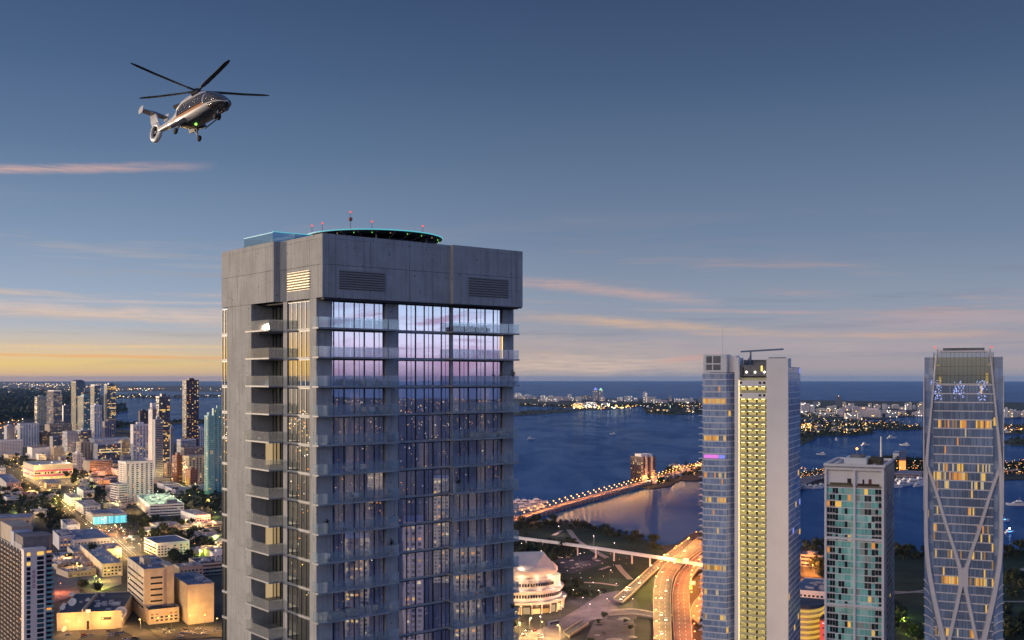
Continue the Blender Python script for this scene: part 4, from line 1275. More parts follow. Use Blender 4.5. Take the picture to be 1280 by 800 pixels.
def grove(poly, n, label, group, seed, sc=(.8, 1.3), palm=0.0):
    rnd = random.Random(seed)
    pts = scatter_px(poly, n, rnd)
    for p in pts:
        put_tree(p[0], p[1], label, group, rnd, rnd.uniform(*sc), rnd.random() < palm)


def tree_mass(name, poly, n, R, seed, label, leaves=16):
    """a far wood that reads as one mass"""
    rnd = random.Random(seed); mb = MB()
    for (a, b) in scatter_px(poly, n, rnd):
        g = G(a, b, LZ); r = R * rnd.uniform(.7, 1.3)
        crown_mesh(mb, (g.x, g.y, LZ + r * .75), r, leaves, rnd, r * .42)
    o = mb.build(name, M_LEAF); kind(o, 'stuff', label)
    return o


# ---- far city lights (countless)
GLC = [glow('far_yellow', (1.0, .60, .16), 4.5), glow('far_white', (1.0, .88, .66), 4.5), glow('far_orange', (1.0, .34, .06), 4.0), glow('far_green', (.6, 1.0, .55), 2.0), glow('far_cool', (.75, .85, 1.0), 2.5), glow('far_red', (1.0, .12, .06), 2.5)]


def lights(name, poly, n, seed, label, size=1.0, w=(5, 3, 3, 1, 1, 0), h=(4, 12), cluster=0.0, wide=1.0):
    rnd = random.Random(seed); mb = MB()
    cs = scatter_px(poly, max(1, n // 12), rnd)
    for (a, b) in scatter_px(poly, n, rnd):
        if rnd.random() < cluster:
            c = rnd.choice(cs); a = c[0] + rnd.gauss(0, 6) * wide; b = c[1] + rnd.gauss(0, .5)
            if not inside((a, b), poly): continue
        g = G(a, b, LZ); d = g.y / 1080.0                       # metres per picture element
        s_ = size * d * rnd.uniform(.25, .62) * .5
        z = LZ + rnd.uniform(*h)
        mb.sphere((g.x, g.y, z), s_, 4, 2, rnd.choices(range(6), w)[0], sc=(rnd.choice((1, 1, 1.6)), 1, 1))
    return kind(mb.build(name, GLC), 'stuff', label)


lights('distant_lights', [(-20, 479), (140, 480), (136, 486), (112, 492), (80, 505), (40, 520), (-20, 530)], 330, 1, 'far suburb lights below the sunset horizon', 1.15, cluster=.55)
lights('distant_lights', [(-20, 479), (110, 479), (120, 484), (60, 487), (-20, 487)], 130, 2, 'dense pale lights near the horizon', 1.1, w=(4, 6, 1, 0, 2, 0), cluster=.6)
lights('distant_lights', [(-20, 518), (30, 518), (40, 550), (-20, 550)], 90, 3, 'orange lights of low streets behind the towers', 1.9, w=(3, 2, 6, 0, 0, 0))
lights('distant_lights', [(140, 486), (276, 486), (276, 490), (140, 489)], 46, 4, 'far lights across the bay', 1.5, cluster=.5)
tree_mass('far_woods', [(-10, 488), (100, 487), (112, 494), (86, 506), (58, 524), (20, 526), (-10, 534)], 900, 26, 5, 'dark tree cover of the far suburbs', 10)

for nm, n, R, sd_, lab in (('spit', 120, 7, 11, 'dark tree line on the low spit'), ('star_island', 260, 9, 12, 'dark trees on the island below the beach'),
                           ('palm_island', 420, 8, 13, 'dark trees covering the villa island'), ('little_island', 60, 7, 14, 'trees on the tip of a small island'),
                           ('venetian_island', 150, 5.5, 15, 'trees on the island at the end of the lit bridge'), ('causeway_island', 420, 6.5, 16, 'dark trees along the causeway island'),
                           ('far_isle_east', 180, 8, 17, 'trees on the island beyond the curved tower'), ('far_isle_south', 120, 7, 18, 'trees on the nearer island beyond the curved tower'),
                           ('bay_isle_north', 100, 8, 19, 'dark trees on the bay island'), ('bay_isle_mid', 50, 9, 20, 'trees on the small bay island'), ('bay_causeway', 160, 11, 21, 'tree line on the bay causeway'),
                           ('bay_isle_thin', 30, 9, 22, 'trees on the thin bay island'), ('bay_isle_south', 50, 8, 23, 'trees beside the orange lamp on the bay')):
    P_ = isles[nm]
    if nm == 'venetian_island':
        P_ = [(800, 604), (826, 594), (836, 585), (874, 579), (890, 576), (950, 574), (950, 584), (872, 592), (845, 599), (836, 606)]
    if nm == 'causeway_island':
        P_ = [(1080, 575), (1120, 572), (1150, 576), (1160, 583), (1245, 582), (1300, 580), (1300, 592), (1256, 590), (1160, 590), (1130, 588), (1080, 588)]
    tree_mass('island_trees', P_, n, R, sd_, lab)
tree_mass('shore_trees', [(630, 505), (740, 509), (800, 505), (880, 504), (880, 509), (800, 509), (700, 509), (630, 507)], 420, 9, 31, 'dark tree belt in front of the beach blocks')
tree_mass('shore_trees', [(1000, 512), (1150, 515), (1150, 521), (1000, 522)], 160, 9, 32, 'tree belt in front of the pale beach blocks')
lights('shore_lights', [(640, 505), (700, 507), (760, 509), (800, 506), (880, 504), (880, 509), (800, 511), (760, 512), (700, 509), (640, 507)], 120, 33, 'street lights along the far beach shore', 1.19, cluster=.4)
lights('shore_lights', [(700, 512), (745, 507), (790, 507), (780, 512), (735, 513)], 60, 34, 'bright waterfront lights at the end of the spit', 2.2, w=(6, 3, 2, 0, 0, 0))
lights('shore_lights', isles['star_island'], 46, 35, 'house lights on the dark island', 1.33)
lights('shore_lights', isles['palm_island'], 200, 36, 'house and garden lights on the villa island', 1.15, w=(6, 3, 5, 0, 0, 0), h=(6, 16))
lights('shore_lights', [(1000, 512), (1150, 515), (1150, 521), (1000, 523)], 150, 37, 'lights among the pale beach blocks', 1.0, w=(5, 5, 3, 0, 1, 0))
lights('shore_lights', [(1000, 540), (1000, 532), (1014, 532), (1014, 543)], 40, 38, 'orange lights at the island corner', 2.4, w=(4, 1, 6, 0, 0, 0))
lights('shore_lights', [(840, 596), (846, 588), (880, 577), (900, 577), (900, 596), (856, 598)], 70, 39, 'warm lights at the bridge landing', 1.05, w=(6, 2, 4, 0, 0, 0))
lights('shore_lights', [(1000, 590), (1036, 590), (1036, 602), (1000, 602)], 60, 40, 'orange lights beside the causeway ramp', 1.19, w=(4, 2, 6, 1, 0, 0))
lights('shore_lights', [(1120, 578), (1156, 580), (1156, 592), (1120, 592)], 60, 41, 'orange lights near the glowing causeway building', 1.19, w=(3, 2, 7, 1, 0, 0))
lights('shore_lights', [(1251, 534), (1282, 534), (1282, 542), (1251, 541)], 26, 42, 'lights on the far island', 1.9, w=(4, 1, 6, 0, 0, 0))
lights('shore_lights', [(1251, 580), (1290, 580), (1290, 597), (1251, 596)], 90, 43, 'orange lights on the causeway shore', 1.12, w=(3, 2, 7, 0, 0, 0))
lights('shore_lights', [(800, 606), (818, 609), (836, 606), (836, 600), (806, 603)], 26, 44, 'yellow lights round the island apartment house', 1.6, w=(7, 2, 1, 1, 0, 0))
lights('shore_lights', isles['bay_causeway'], 40, 45, 'lights along the bay causeway', 1.6, w=(3, 6, 1, 0, 1, 0))
lights('street_lights', [(0, 548), (276, 560), (276, 700), (220, 700), (150, 690), (0, 640)], 620, 47, 'small lamps and lit doorways scattered through the streets and groves', .95, w=(6, 2, 4, 2, 0, 1), h=(2, 9), cluster=.25)
lights('street_lights', [(286, 578), (420, 602), (560, 640), (640, 690), (640, 800), (286, 800)], 320, 49, 'street lamps of the quarter hidden behind the concrete tower', .95, w=(6, 2, 4, 1, 0, 1), h=(3, 10), cluster=.3)
lights('street_lights', [(690, 690), (800, 690), (760, 760), (700, 745)], 40, 48, 'small lamps scattered through the dark park', .9, w=(3, 4, 3, 0, 0, 0), h=(2, 5))
# city lights that the glass of the near tower mirrors
lights('mirrored_city_lights', [(0, 0), (1, 0), (1, 1), (0, 1)], 1, 46, 'x') if False else None
rnd = random.Random(77); mb = MB()
for i in range(3400):                      # lamps strung along a grid of streets, a few bright clusters
    d = 450 + 9000 * rnd.random() ** 1.7; a = rnd.uniform(-.62, .10)
    x, y = d * cos(a), d * sin(a)
    if rnd.random() < .6:
        u_, v_ = x * .94 + y * .34, -x * .34 + y * .94
        if rnd.random() < .5: u_ = round(u_ / 210) * 210 + rnd.gauss(0, 5)
        else: v_ = round(v_ / 130) * 130 + rnd.gauss(0, 4)
        x, y = u_ * .94 - v_ * .34, u_ * .34 + v_ * .94
    d = hypot(x, y)
    mb.sphere((x, y, LZ + rnd.uniform(4, 12)), d / 1080 * rnd.uniform(.16, .44), 4, 2, rnd.choices(range(6), (6, 4, 4, 0, 2, 0))[0])
kind(mb.build('street_lights', GLC), 'stuff', 'countless city lights behind the viewer seen in the glass')
mb = MB()
for i in range(1500):
    d = 500 + 6000 * rnd.random() ** 1.6; a = rnd.uniform(2.62, 2.86)
    mb.sphere((d * cos(a), d * sin(a), LZ + rnd.uniform(4, 14)), d / 1080 * rnd.uniform(.35, .75), 4, 2, rnd.choices(range(6), (6, 4, 4, 0, 1, 0))[0])
kind(mb.build('street_lights', GLC), 'stuff', 'countless city lights on the sunset side seen in the glass')
# ====================================================================== blocks on the far beach
BW = {'w': pbr('beach_white', (.80, .75, .76), .7, var=.12, vscale=.02), 'p': pbr('beach_pink', (.70, .58, .58), .7, var=.12, vscale=.02), 'c': pbr('beach_cream', (.78, .70, .60), .7, var=.12, vscale=.02),
      'g': pbr('beach_grey', (.44, .43, .48), .7, var=.12, vscale=.02), 'd': pbr('beach_dark_glass', (.06, .075, .12), .25, spec=.8), 'b': pbr('beach_bluegrey', (.20, .22, .30), .6)}
M_BWIN = pbr('far_window', (.22, .22, .27), .3, spec=.6)
BGRP = {'w': 'white beach blocks', 'p': 'pink beach blocks', 'c': 'cream beach blocks', 'g': 'grey beach blocks', 'd': 'dark beach blocks', 'b': 'blue grey beach blocks'}
BLAB = {'w': 'white apartment block in the far row along the beach', 'p': 'pinkish apartment block in the far row along the beach', 'c': 'cream apartment block in the far row along the beach',
        'g': 'grey apartment block in the far row along the beach', 'd': 'dark glass block in the far row along the beach', 'b': 'blue grey block in the far row along the beach'}


def beach(x0, x1, yt, yb, c, label=None, lit=.05, rnd=random):
    D = (CZ - LZ) * F / (yb - HY)
    X0, X1 = (x0 - 640) / F * D, (x1 - 640) / F * D
    W = X1 - X0; H = ZAT(yt, D) - LZ
    if H < 6: H = 6
    az = atan2((X0 + X1) / 2, D); yw = -az + rnd.uniform(-.25, .25)
    q = MB(); dep = max(14, min(W * .7, 40))
    st = rnd.random()
    h1 = H if st < .35 else H * rnd.uniform(.82, .93)
    q.box(-W / 2, W / 2, 0, dep, 0, h1, 0)
    if h1 < H: q.box(-W / 2 * rnd.uniform(.4, .7), W / 2 * rnd.uniform(.4, .7), dep * .2, dep * .8, h1, H, 0)
    nf = max(2, int(h1 / 4.2)); nc = max(2, int(W / 6))
    for f in range(nf):
        z = h1 * (f + .3) / nf
        for k in range(nc):
            a = -W / 2 + W * (k + .15) / nc
            q.box(a, a + W / nc * .7, -.3, -.004, z, z + h1 / nf * .5, 2 if rnd.random() < lit else 1)
    o = q.build('beach_block', [BW[c], M_BWIN, GLC[rnd.choice((0, 1, 1))]], None, ((X0 + X1) / 2, D, LZ), yw)
    tag(o, label or BLAB[c], 'apartment block', None if label else BGRP[c])
    return o


rb = random.Random(8)
k1 = lambda x: 640 + x / 5.333
v1 = lambda y: 470 + y / 5.333
for a in [(10, 70, 112, 150, 'w'), (88, 130, 122, 152, 'w'), (130, 165, 135, 152, 'p'), (190, 225, 128, 170, 'w'), (225, 290, 130, 170, 'c'), (290, 330, 135, 165, 'p'), (330, 370, 138, 165, 'p'), (372, 398, 120, 163, 'w'),
          (400, 415, 140, 165, 'c'), (420, 465, 137, 165, 'c'), (465, 530, 128, 160, 'b'), (585, 622, 138, 168, 'w'), (705, 740, 140, 168, 'w'), (750, 800, 133, 172, 'w'), (805, 840, 143, 170, 'w'),
          (900, 960, 138, 185, 'c'), (960, 990, 155, 180, 'w'), (1085, 1120, 150, 180, 'w'), (1120, 1180, 150, 182, 'c'), (1185, 1205, 145, 180, 'w'), (1205, 1225, 165, 182, 'w'),
          (430, 460, 150, 170, 'w'), (640, 700, 158, 172, 'g'), (270, 310, 148, 172, 'w'), (1000, 1040, 160, 180, 'p'), (40, 90, 135, 153, 'c'), (170, 195, 150, 168, 'p')]:
    beach(k1(a[0]), k1(a[1]), v1(a[2]), v1(a[3]), a[4], rnd=rb)
beach(k1(872), k1(900), v1(105), v1(180), 'w', 'lone tall pale tower standing out from the beach row', rnd=rb)
beach(k1(1045), k1(1063), v1(130), v1(170), 'g', 'slim grey tower standing alone behind the dark island', rnd=rb)
beach(k1(1240), k1(1276), v1(145), v1(178), 'b', 'blue grey block next to the balcony tower edge', rnd=rb)
h = beach(k1(405), k1(480), v1(176), v1(212), 'c', 'brightly lit cream waterfront hotel beside the spit', .4, rb)
h = beach(k1(478), k1(560), v1(172), v1(210), 'w', 'wide white waterfront hotel with bright base', .3, rb)
h = beach(k1(595), k1(640), v1(178), v1(204), 'w', 'small white waterfront house between tree belts', .2, rb)
for (x0, x1, yt, col, lab) in ((540, 575, 92, (.25, .3, 1.0), 'twin dark tower with blue lit peak on the far beach'), (578, 607, 95, (.45, 1.0, .6), 'twin dark tower with green lit peak on the far beach')):
    o = beach(k1(x0), k1(x1), v1(yt), v1(165), 'g', lab, .02, rb)
    H = max(v[2] for v in (tuple(p.co) for p in o.data.vertices)); W = (k1(x1) - k1(x0)) / F * o.location.y
    q = MB(); q.loft([[(-W * .4, 3, H), (W * .4, 3, H), (W * .4, 15, H), (-W * .4, 15, H)], [(-.5, 8, H + 20), (.5, 8, H + 20), (.5, 9, H + 20), (-.5, 9, H + 20)]])
    q.build('lit_peak', glow('peak_%d' % x0, col, 1.2), o)
k2 = lambda x: 990 + x / 5.333
v2 = lambda y: 470 + y / 5.333
for a in [(62, 90, 175, 255, 'w'), (90, 115, 182, 255, 'p'), (115, 150, 190, 255, 'w'), (145, 187, 168, 205, 'b'), (230, 270, 200, 225, 'c'), (270, 300, 195, 220, 'c'), (360, 380, 195, 215, 'w'), (380, 415, 182, 215, 'w'),
          (405, 450, 200, 260, 'p'), (450, 512, 205, 270, 'p'), (512, 532, 182, 210, 'c'), (545, 570, 188, 212, 'w'), (570, 590, 192, 215, 'c'),
          (605, 632, 185, 222, 'w'), (635, 655, 195, 222, 'w'), (672, 715, 188, 218, 'c'), (715, 750, 205, 225, 'w'), (752, 775, 180, 225, 'w'), (777, 797, 175, 225, 'c'), (805, 825, 193, 222, 'w'),
          (625, 700, 230, 275, 'g'), (700, 760, 232, 265, 'p'), (165, 235, 215, 240, 'c'), (235, 300, 222, 245, 'c'), (300, 350, 225, 255, 'w'), (320, 400, 212, 235, 'p'), (590, 640, 225, 262, 'c'), (150, 200, 240, 262, 'w'),
          (200, 260, 244, 268, 'w'), (270, 340, 252, 272, 'p')]:
    beach(k2(a[0]), k2(a[1]), v2(a[2]), v2(a[3]), a[4], rnd=rb)
beach(k2(295), k2(327), v2(132), v2(205), 'd', 'tall dark glass tower above the pale beach blocks', .03, rb)
beach(k2(338), k2(360), v2(172), v2(210), 'c', 'slim cream tower beside the dark glass tower', rnd=rb)
beach(k2(360), k2(432), v2(245), v2(285), 'c', 'long beige block standing at the channel edge', .08, rb)
beach(k2(440), k2(470), v2(240), v2(290), 'c', 'narrow bright block at the channel edge', .2, rb)
beach(k2(480), k2(590), v2(214), v2(275), 'p', 'long pink slab facing the channel', .03, rb)
beach(k2(835), k2(892), v2(172), v2(240), 'g', 'big grey slab beside the curved tower', .03, rb)
beach(k2(800), k2(890), v2(236), v2(268), 'p', 'low pink block in front of the big grey slab', .05, rb)
k3 = lambda x: 1240 + x / 5
v3 = lambda y: 480 + y / 5
for a in [(52, 78, 152, 208, 'p'), (80, 100, 145, 210, 'w'), (100, 130, 156, 210, 'c'), (130, 158, 160, 208, 'w'), (160, 182, 168, 206, 'p'), (184, 215, 164, 208, 'w')]:
    beach(k3(a[0]), k3(a[1]), v3(a[2]), v3(a[3]), a[4], rnd=rb)
# villas on the islands
rv = random.Random(14)
M_VROOF = pbr('villa_roof', (.30, .27, .27), .8)


def villa(px, py, W, label, group):
    g = G(px, py, LZ)
    q = MB(); q.box(-W / 2, W / 2, 0, W * .6, 0, 6, 0)
    q.loft([[(-W / 2 - 1, -1, 6.01), (W / 2 + 1, -1, 6.01), (W / 2 + 1, W * .6 + 1, 6.01), (-W / 2 - 1, W * .6 + 1, 6.01)], [(-W * .2, W * .28, 10), (W * .2, W * .28, 10), (W * .2, W * .32, 10), (-W * .2, W * .32, 10)]], 1)
    for k in range(3):
        a = -W / 2 + W * (k + .25) / 3; q.box(a, a + W / 6, -.2, -.004, 1.5, 4.5, 2 if rv.random() < .5 else 3)
    o = q.build('villa', [BW['w'], M_VROOF, GLC[0], M_BWIN], None, g, rv.uniform(-.7, .7))
    tag(o, label, 'house', group)


for p in scatter_px([(1000, 532), (1060, 530), (1095, 538), (1090, 541), (1040, 543), (1000, 543)], 24, rv): villa(p[0], p[1], rv.uniform(18, 34), 'white villa among trees on the villa island', 'villas on the villa island')
for p in scatter_px([(840, 590), (880, 579), (880, 586), (845, 598)], 6, rv): villa(p[0], p[1], rv.uniform(14, 22), 'white villa among trees near the bridge landing', 'villas near the bridge landing')
for p in scatter_px([(1253, 534), (1280, 533), (1280, 541), (1253, 541)], 5, rv): villa(p[0], p[1], rv.uniform(18, 30), 'white villa on the island beyond the curved tower', 'villas beyond the curved tower')
for p in scatter_px([(805, 512), (875, 509), (875, 516), (812, 516)], 8, rv): villa(p[0], p[1], rv.uniform(20, 34), 'white villa on the dark island below the beach', 'villas on the dark island')
# ====================================================================== the city in front of the sunset
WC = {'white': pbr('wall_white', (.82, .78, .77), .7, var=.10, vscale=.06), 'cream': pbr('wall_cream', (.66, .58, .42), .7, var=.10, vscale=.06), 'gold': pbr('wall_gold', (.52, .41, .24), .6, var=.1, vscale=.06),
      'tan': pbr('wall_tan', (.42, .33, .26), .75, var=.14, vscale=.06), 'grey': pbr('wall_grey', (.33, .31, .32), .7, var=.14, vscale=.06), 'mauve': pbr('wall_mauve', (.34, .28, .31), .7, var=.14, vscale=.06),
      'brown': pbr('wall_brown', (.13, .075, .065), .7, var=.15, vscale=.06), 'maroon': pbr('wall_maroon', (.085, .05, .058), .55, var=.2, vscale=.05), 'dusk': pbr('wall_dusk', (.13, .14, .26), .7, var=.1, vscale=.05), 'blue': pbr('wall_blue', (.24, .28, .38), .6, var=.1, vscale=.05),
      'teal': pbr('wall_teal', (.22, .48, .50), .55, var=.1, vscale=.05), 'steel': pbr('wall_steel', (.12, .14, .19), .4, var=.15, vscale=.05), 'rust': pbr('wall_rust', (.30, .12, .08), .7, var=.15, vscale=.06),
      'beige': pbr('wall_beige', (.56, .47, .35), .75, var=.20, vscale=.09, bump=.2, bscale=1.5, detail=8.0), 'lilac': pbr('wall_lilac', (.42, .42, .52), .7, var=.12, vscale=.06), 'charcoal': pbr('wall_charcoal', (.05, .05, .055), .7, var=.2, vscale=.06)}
M_RF = {'grey': pbr('flat_roof_grey', (.20, .20, .23), .85, var=.3, vscale=.08), 'dark': pbr('flat_roof_dark', (.07, .075, .10), .85, var=.3, vscale=.08), 'pale': pbr('flat_roof_pale', (.45, .43, .44), .85, var=.25, vscale=.08),
        'blue': pbr('flat_roof_blue', (.17, .185, .25), .7, var=.3, vscale=.08), 'red': pbr('roof_red', (.24, .05, .05), .8, var=.25, vscale=.2), 'lilac': pbr('flat_roof_lilac', (.30, .295, .35), .8, var=.3, vscale=.1)}
M_WG = [pbr('night_window', (.016, .02, .028), .12, spec=.7), pbr('night_window_pale', (.06, .07, .09), .2, spec=.6)]
M_TG = [pbr('teal_window', (.05, .13, .14), .12, spec=.8), pbr('teal_window_pale', (.10, .22, .23), .15, spec=.7)]
M_LW = [glow('home_yellow', (1.0, .60, .12), 1.0), glow('home_amber', (1.0, .40, .07), .9), glow('home_white', (1.0, .80, .45), .9), glow('home_green', (.75, 1.0, .55), 1.0), glow('home_dim', (1.0, .5, .1), .30), glow('home_soft', (1.0, .8, .5), .5)]


def solve_len(P0, d, px):
    """distance along d from P0 to the view ray of column px"""
    r = (px - 640) / F
    return (r * P0.y - P0.x) / (d[0] - r * d[1])


rc = random.Random(40)


def facade(parent, o, u, out, L, z0, z1, style, wall, rnd, lit, glass):
    lit = min(.5, lit * 1.7)
    fl = max(2, int((z1 - z0) / 3.4))
    mats = [wall] + glass + M_LW
    args = dict(panes=(1, 1, 2), lit=(3, 3, 4, 5, 7, 7, 8), plit=lit, rnd=rnd)
    if style == 'blank': return
    if style == 'strips':                        # dark window columns between solid walls
        n = max(2, int(round(L / 7.0)))
        for i in range(n):
            s0 = L * (i + .27) / n; w = L / n * .46
            q = MB(); cells(q, (o[0] + u[0] * s0, o[1] + u[1] * s0), u, z0 + 3, z1 - 2, 2 if w > 3.4 else 1, fl, w, out, fu=.92, fz=.66, depth=.25, **args)
            q.build('window_column', mats, parent)
    elif style == 'curtain':
        q = MB(); cells(q, (o[0] + u[0] * .6, o[1] + u[1] * .6), u, z0 + 3, z1 - 2, max(3, int(L / 3.2)), fl, L - 1.2, out, fu=.94, fz=.80, depth=.3, **args); q.build('curtain_wall', mats, parent)
    elif style == 'grid':
        q = MB(); cells(q, (o[0] + u[0] * .8, o[1] + u[1] * .8), u, z0 + 2, z1 - 1.2, max(3, int(L / 3.6)), fl, L - 1.6, out, fu=.56, fz=.52, depth=.2, **args); q.build('window_wall', mats, parent)
    elif style == 'bands':
        for k in range(fl):
            za = z0 + (z1 - z0) * (k + .35) / fl; zb = za + (z1 - z0) / fl * .45
            q = MB(); cells(q, (o[0] + u[0] * 1.0, o[1] + u[1] * 1.0), u, za, zb, max(3, int(L / 4)), 1, L - 2.0, out, fu=.96, fz=.97, depth=.2, **args); q.build('window_band', mats, parent)
    elif style == 'balconies':
        q = MB(); cells(q, (o[0] + u[0] * .8, o[1] + u[1] * .8), u, z0 + 2, z1 - 1.2, max(3, int(L / 4)), fl, L - 1.6, out, fu=.90, fz=.62, depth=.2, **args); q.build('window_wall', mats, parent)
        for k in range(fl):
            za = z0 + 2 + (z1 - z0 - 3.2) * (k + .66) / fl
            a = (o[0] + u[0] * 1.2, o[1] + u[1] * 1.2); b = (o[0] + u[0] * (L - 1.2), o[1] + u[1] * (L - 1.2))
            q = MB(); q.add([(a[0], a[1], za), (b[0], b[1], za), (b[0] + out[0] * 1.5, b[1] + out[1] * 1.5, za), (a[0] + out[0] * 1.5, a[1] + out[1] * 1.5, za),
                             (a[0], a[1], za + .9), (b[0], b[1], za + .9), (b[0] + out[0] * 1.5, b[1] + out[1] * 1.5, za + .9), (a[0] + out[0] * 1.5, a[1] + out[1] * 1.5, za + .9)],
                            ((3, 2, 1, 0), (0, 1, 5, 4), (1, 2, 6, 5), (2, 3, 7, 6), (3, 0, 4, 7), (4, 5, 6, 7))); q.build('balcony', wall, parent)


def building(label, pL, pC, pR, yt, yb, yaw=45, wall='white', left=None, right='strips', lleft='blank', lit=.06, roof='grey', top='box', glass=None, name='building', leftwall=None, depth=None, group=None, cat='building'):
    """pL..pC = the face turned to the left, pC..pR = the face turned to the right; yt top row, yb ground row of the near corner"""
    P0 = G(pC, yb, LZ); ps = radians(yaw)
    u = (cos(ps), sin(ps)); v = (-sin(ps), cos(ps))
    a = abs(solve_len(P0, u, pR)); b = depth or (abs(solve_len(P0, v, pL)) if pL < pC - .2 else min(40, a * .7))
    a = min(a, 400); b = min(b, 250)
    H = ZAT(yt, P0.y) - LZ
    t = thing(name, label, cat, P0, ps, group)
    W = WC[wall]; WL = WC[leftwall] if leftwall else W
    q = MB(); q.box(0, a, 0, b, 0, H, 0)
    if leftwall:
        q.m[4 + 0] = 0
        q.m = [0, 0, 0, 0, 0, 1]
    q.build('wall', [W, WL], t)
    g = glass or M_WG
    facade(t, (0, 0), (1, 0), (0, -1), a, 0, H, right, W, rc, lit, g)
    if pL < pC - .2: facade(t, (0, b), (0, -1), (-1, 0), b, 0, H, lleft, WL, rc, lit, g)
    q = MB(); e = .35
    for (x0, x1, y0, y1) in ((-.15, a + .15, -.15, e), (-.15, a + .15, b - e, b + .15), (-.15, e, e, b - e), (a - e, a + .15, e, b - e)): q.box(x0, x1, y0, y1, H + .004, H + 1.0)
    q.build('parapet', W, t)
    q = MB(); q.box(e, a - e, e, b - e, H + .003, H + .2); r = q.build('roof', M_RF[roof], t)
    if top == 'box':
        q = MB(); q.box(a * .3, a * .72, b * .25, b * .75, H + .2, H + min(6, H * .07 + 2.5)); q.build('plant_room', W, r)
    elif top == 'crown':
        q = MB(); q.box(a * .06, a * .94, b * .06, b * .94, H + .2, H + 5); q.build('lit_top', pbr('lit_crown', (.7, .6, .5), .6, emit=(1, .75, .6), estr=.35), r)
    elif top == 'round':
        q = MB(); n = 16
        q.loft([[(a * .5 - a * .48 * cos(pi * i / n), y, H + .2 + 7 * sin(pi * i / n)) for i in range(n + 1)] + [(a * .98, y, H + .1), (a * .02, y, H + .1)] for y in (b * .05, b * .9)]); q.build('curved_top', W, r)
    elif top == 'clutter':
        for i in range(rc.randint(3, 6) + (9 if P0.y < 1700 else 0)):
            x, y = rc.uniform(.1, .8) * a, rc.uniform(.1, .8) * b; s_ = rc.uniform(1.4, 4.4)
            q = MB(); q.box(x, min(a - .5, x + s_ * 1.6), y, min(b - .5, y + s_), H + .2, H + .2 + rc.uniform(.8, 2.4)); q.build('roof_unit', M_RF['pale'], r)
    return t, a, b, H


T_ = 'tower'
# far row
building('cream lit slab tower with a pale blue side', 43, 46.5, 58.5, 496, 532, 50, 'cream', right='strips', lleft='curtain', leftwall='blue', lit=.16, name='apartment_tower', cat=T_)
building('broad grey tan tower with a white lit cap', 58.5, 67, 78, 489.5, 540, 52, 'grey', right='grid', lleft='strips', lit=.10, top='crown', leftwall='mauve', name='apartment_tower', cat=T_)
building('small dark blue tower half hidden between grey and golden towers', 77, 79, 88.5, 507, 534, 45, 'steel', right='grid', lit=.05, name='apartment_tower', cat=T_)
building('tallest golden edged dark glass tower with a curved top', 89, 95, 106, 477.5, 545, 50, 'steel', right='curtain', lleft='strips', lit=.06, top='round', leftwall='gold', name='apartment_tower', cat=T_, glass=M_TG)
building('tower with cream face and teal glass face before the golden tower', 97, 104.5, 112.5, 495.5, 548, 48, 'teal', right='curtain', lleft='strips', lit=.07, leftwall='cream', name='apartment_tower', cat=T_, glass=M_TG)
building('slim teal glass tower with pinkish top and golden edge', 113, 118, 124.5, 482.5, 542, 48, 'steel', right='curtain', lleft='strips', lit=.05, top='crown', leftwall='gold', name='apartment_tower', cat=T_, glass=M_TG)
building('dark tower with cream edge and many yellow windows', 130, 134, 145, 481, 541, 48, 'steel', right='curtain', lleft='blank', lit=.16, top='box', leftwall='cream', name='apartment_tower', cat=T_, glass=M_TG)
building('white tower with narrow dark vertical stripes', 113, 118, 127.5, 507, 556, 46, 'white', right='strips', lleft='strips', lit=.08, name='apartment_tower', cat=T_)
building('dull mauve slab below the yellow windowed tower', 128, 131, 145, 527, 550, 44, 'mauve', right='strips', lit=.05)
building('brown slab in front of a thin mast by the bay', 173, 175, 185, 514, 540, 40, 'brown', right='strips', lit=.03)
building('maroon tower with vertical ribs, tallest beside the bay', 228, 233, 248.5, 475.5, 566, 44, 'maroon', right='strips', lleft='strips', lit=.20, top='box', name='apartment_tower', cat=T_)
building('dark glass tower with a pale stepped cap', 195, 199, 212.5, 496, 592, 46, 'steel', right='curtain', lleft='curtain', lit=.08, name='apartment_tower', cat=T_)
building('bluish white narrow tower behind the dark glass tower', 212, 213, 217, 534, 585, 40, 'blue', right='strips', lit=.02, name='apartment_tower', cat=T_)
building('tall narrow white tower lit on its left face', 185.5, 190.5, 195.5, 512, 594, 48, 'grey', right='bands', lleft='blank', lit=.04, leftwall='white', name='apartment_tower', cat=T_)  # left wall painted white for the light on it, the rest grey
building('white stair top standing above the narrow white tower', 187.5, 190, 194.5, 504.5, 593, 48, 'white', right='blank', lit=.0, top='none')
building('grey blue tower crossed by white floor lines', 191, 194, 203.8, 525, 598, 44, 'blue', right='bands', lit=.02, name='apartment_tower', cat=T_)
building('beige white slab tower with vertical window stripes near the bay', 163, 166.5, 186, 531, 577, 40, 'white', right='strips', lleft='blank', lit=.09, name='apartment_tower', cat=T_)
building('aqua stepped tower, lower wing with lit corner', 255.5, 260, 267, 520, 618, 46, 'teal', right='grid', lleft='strips', lit=.05, name='apartment_tower', cat=T_, glass=M_TG)
building('aqua tall tower touching the edge of the concrete tower', 265, 267, 283, 511, 615, 36, 'teal', right='strips', lleft='blank', lit=.03, name='apartment_tower', cat=T_, glass=M_TG)
building('slim white block between maroon and aqua towers', 245, 248, 256, 536, 562, 44, 'white', right='strips', lit=.03)
building('white block with stacked curved balconies below the maroon tower', 221, 226, 245, 550, 572, 44, 'white', right='balconies', lleft='grid', lit=.05, top='clutter')
building('long grey tan block under the white balcony block', 226, 230, 257, 560, 582, 42, 'tan', right='grid', lit=.06, top='clutter')
building('tan apartment block with lit roof edge and columns', 228, 236, 257, 571, 604, 42, 'beige', right='strips', lleft='strips', lit=.10, top='clutter')
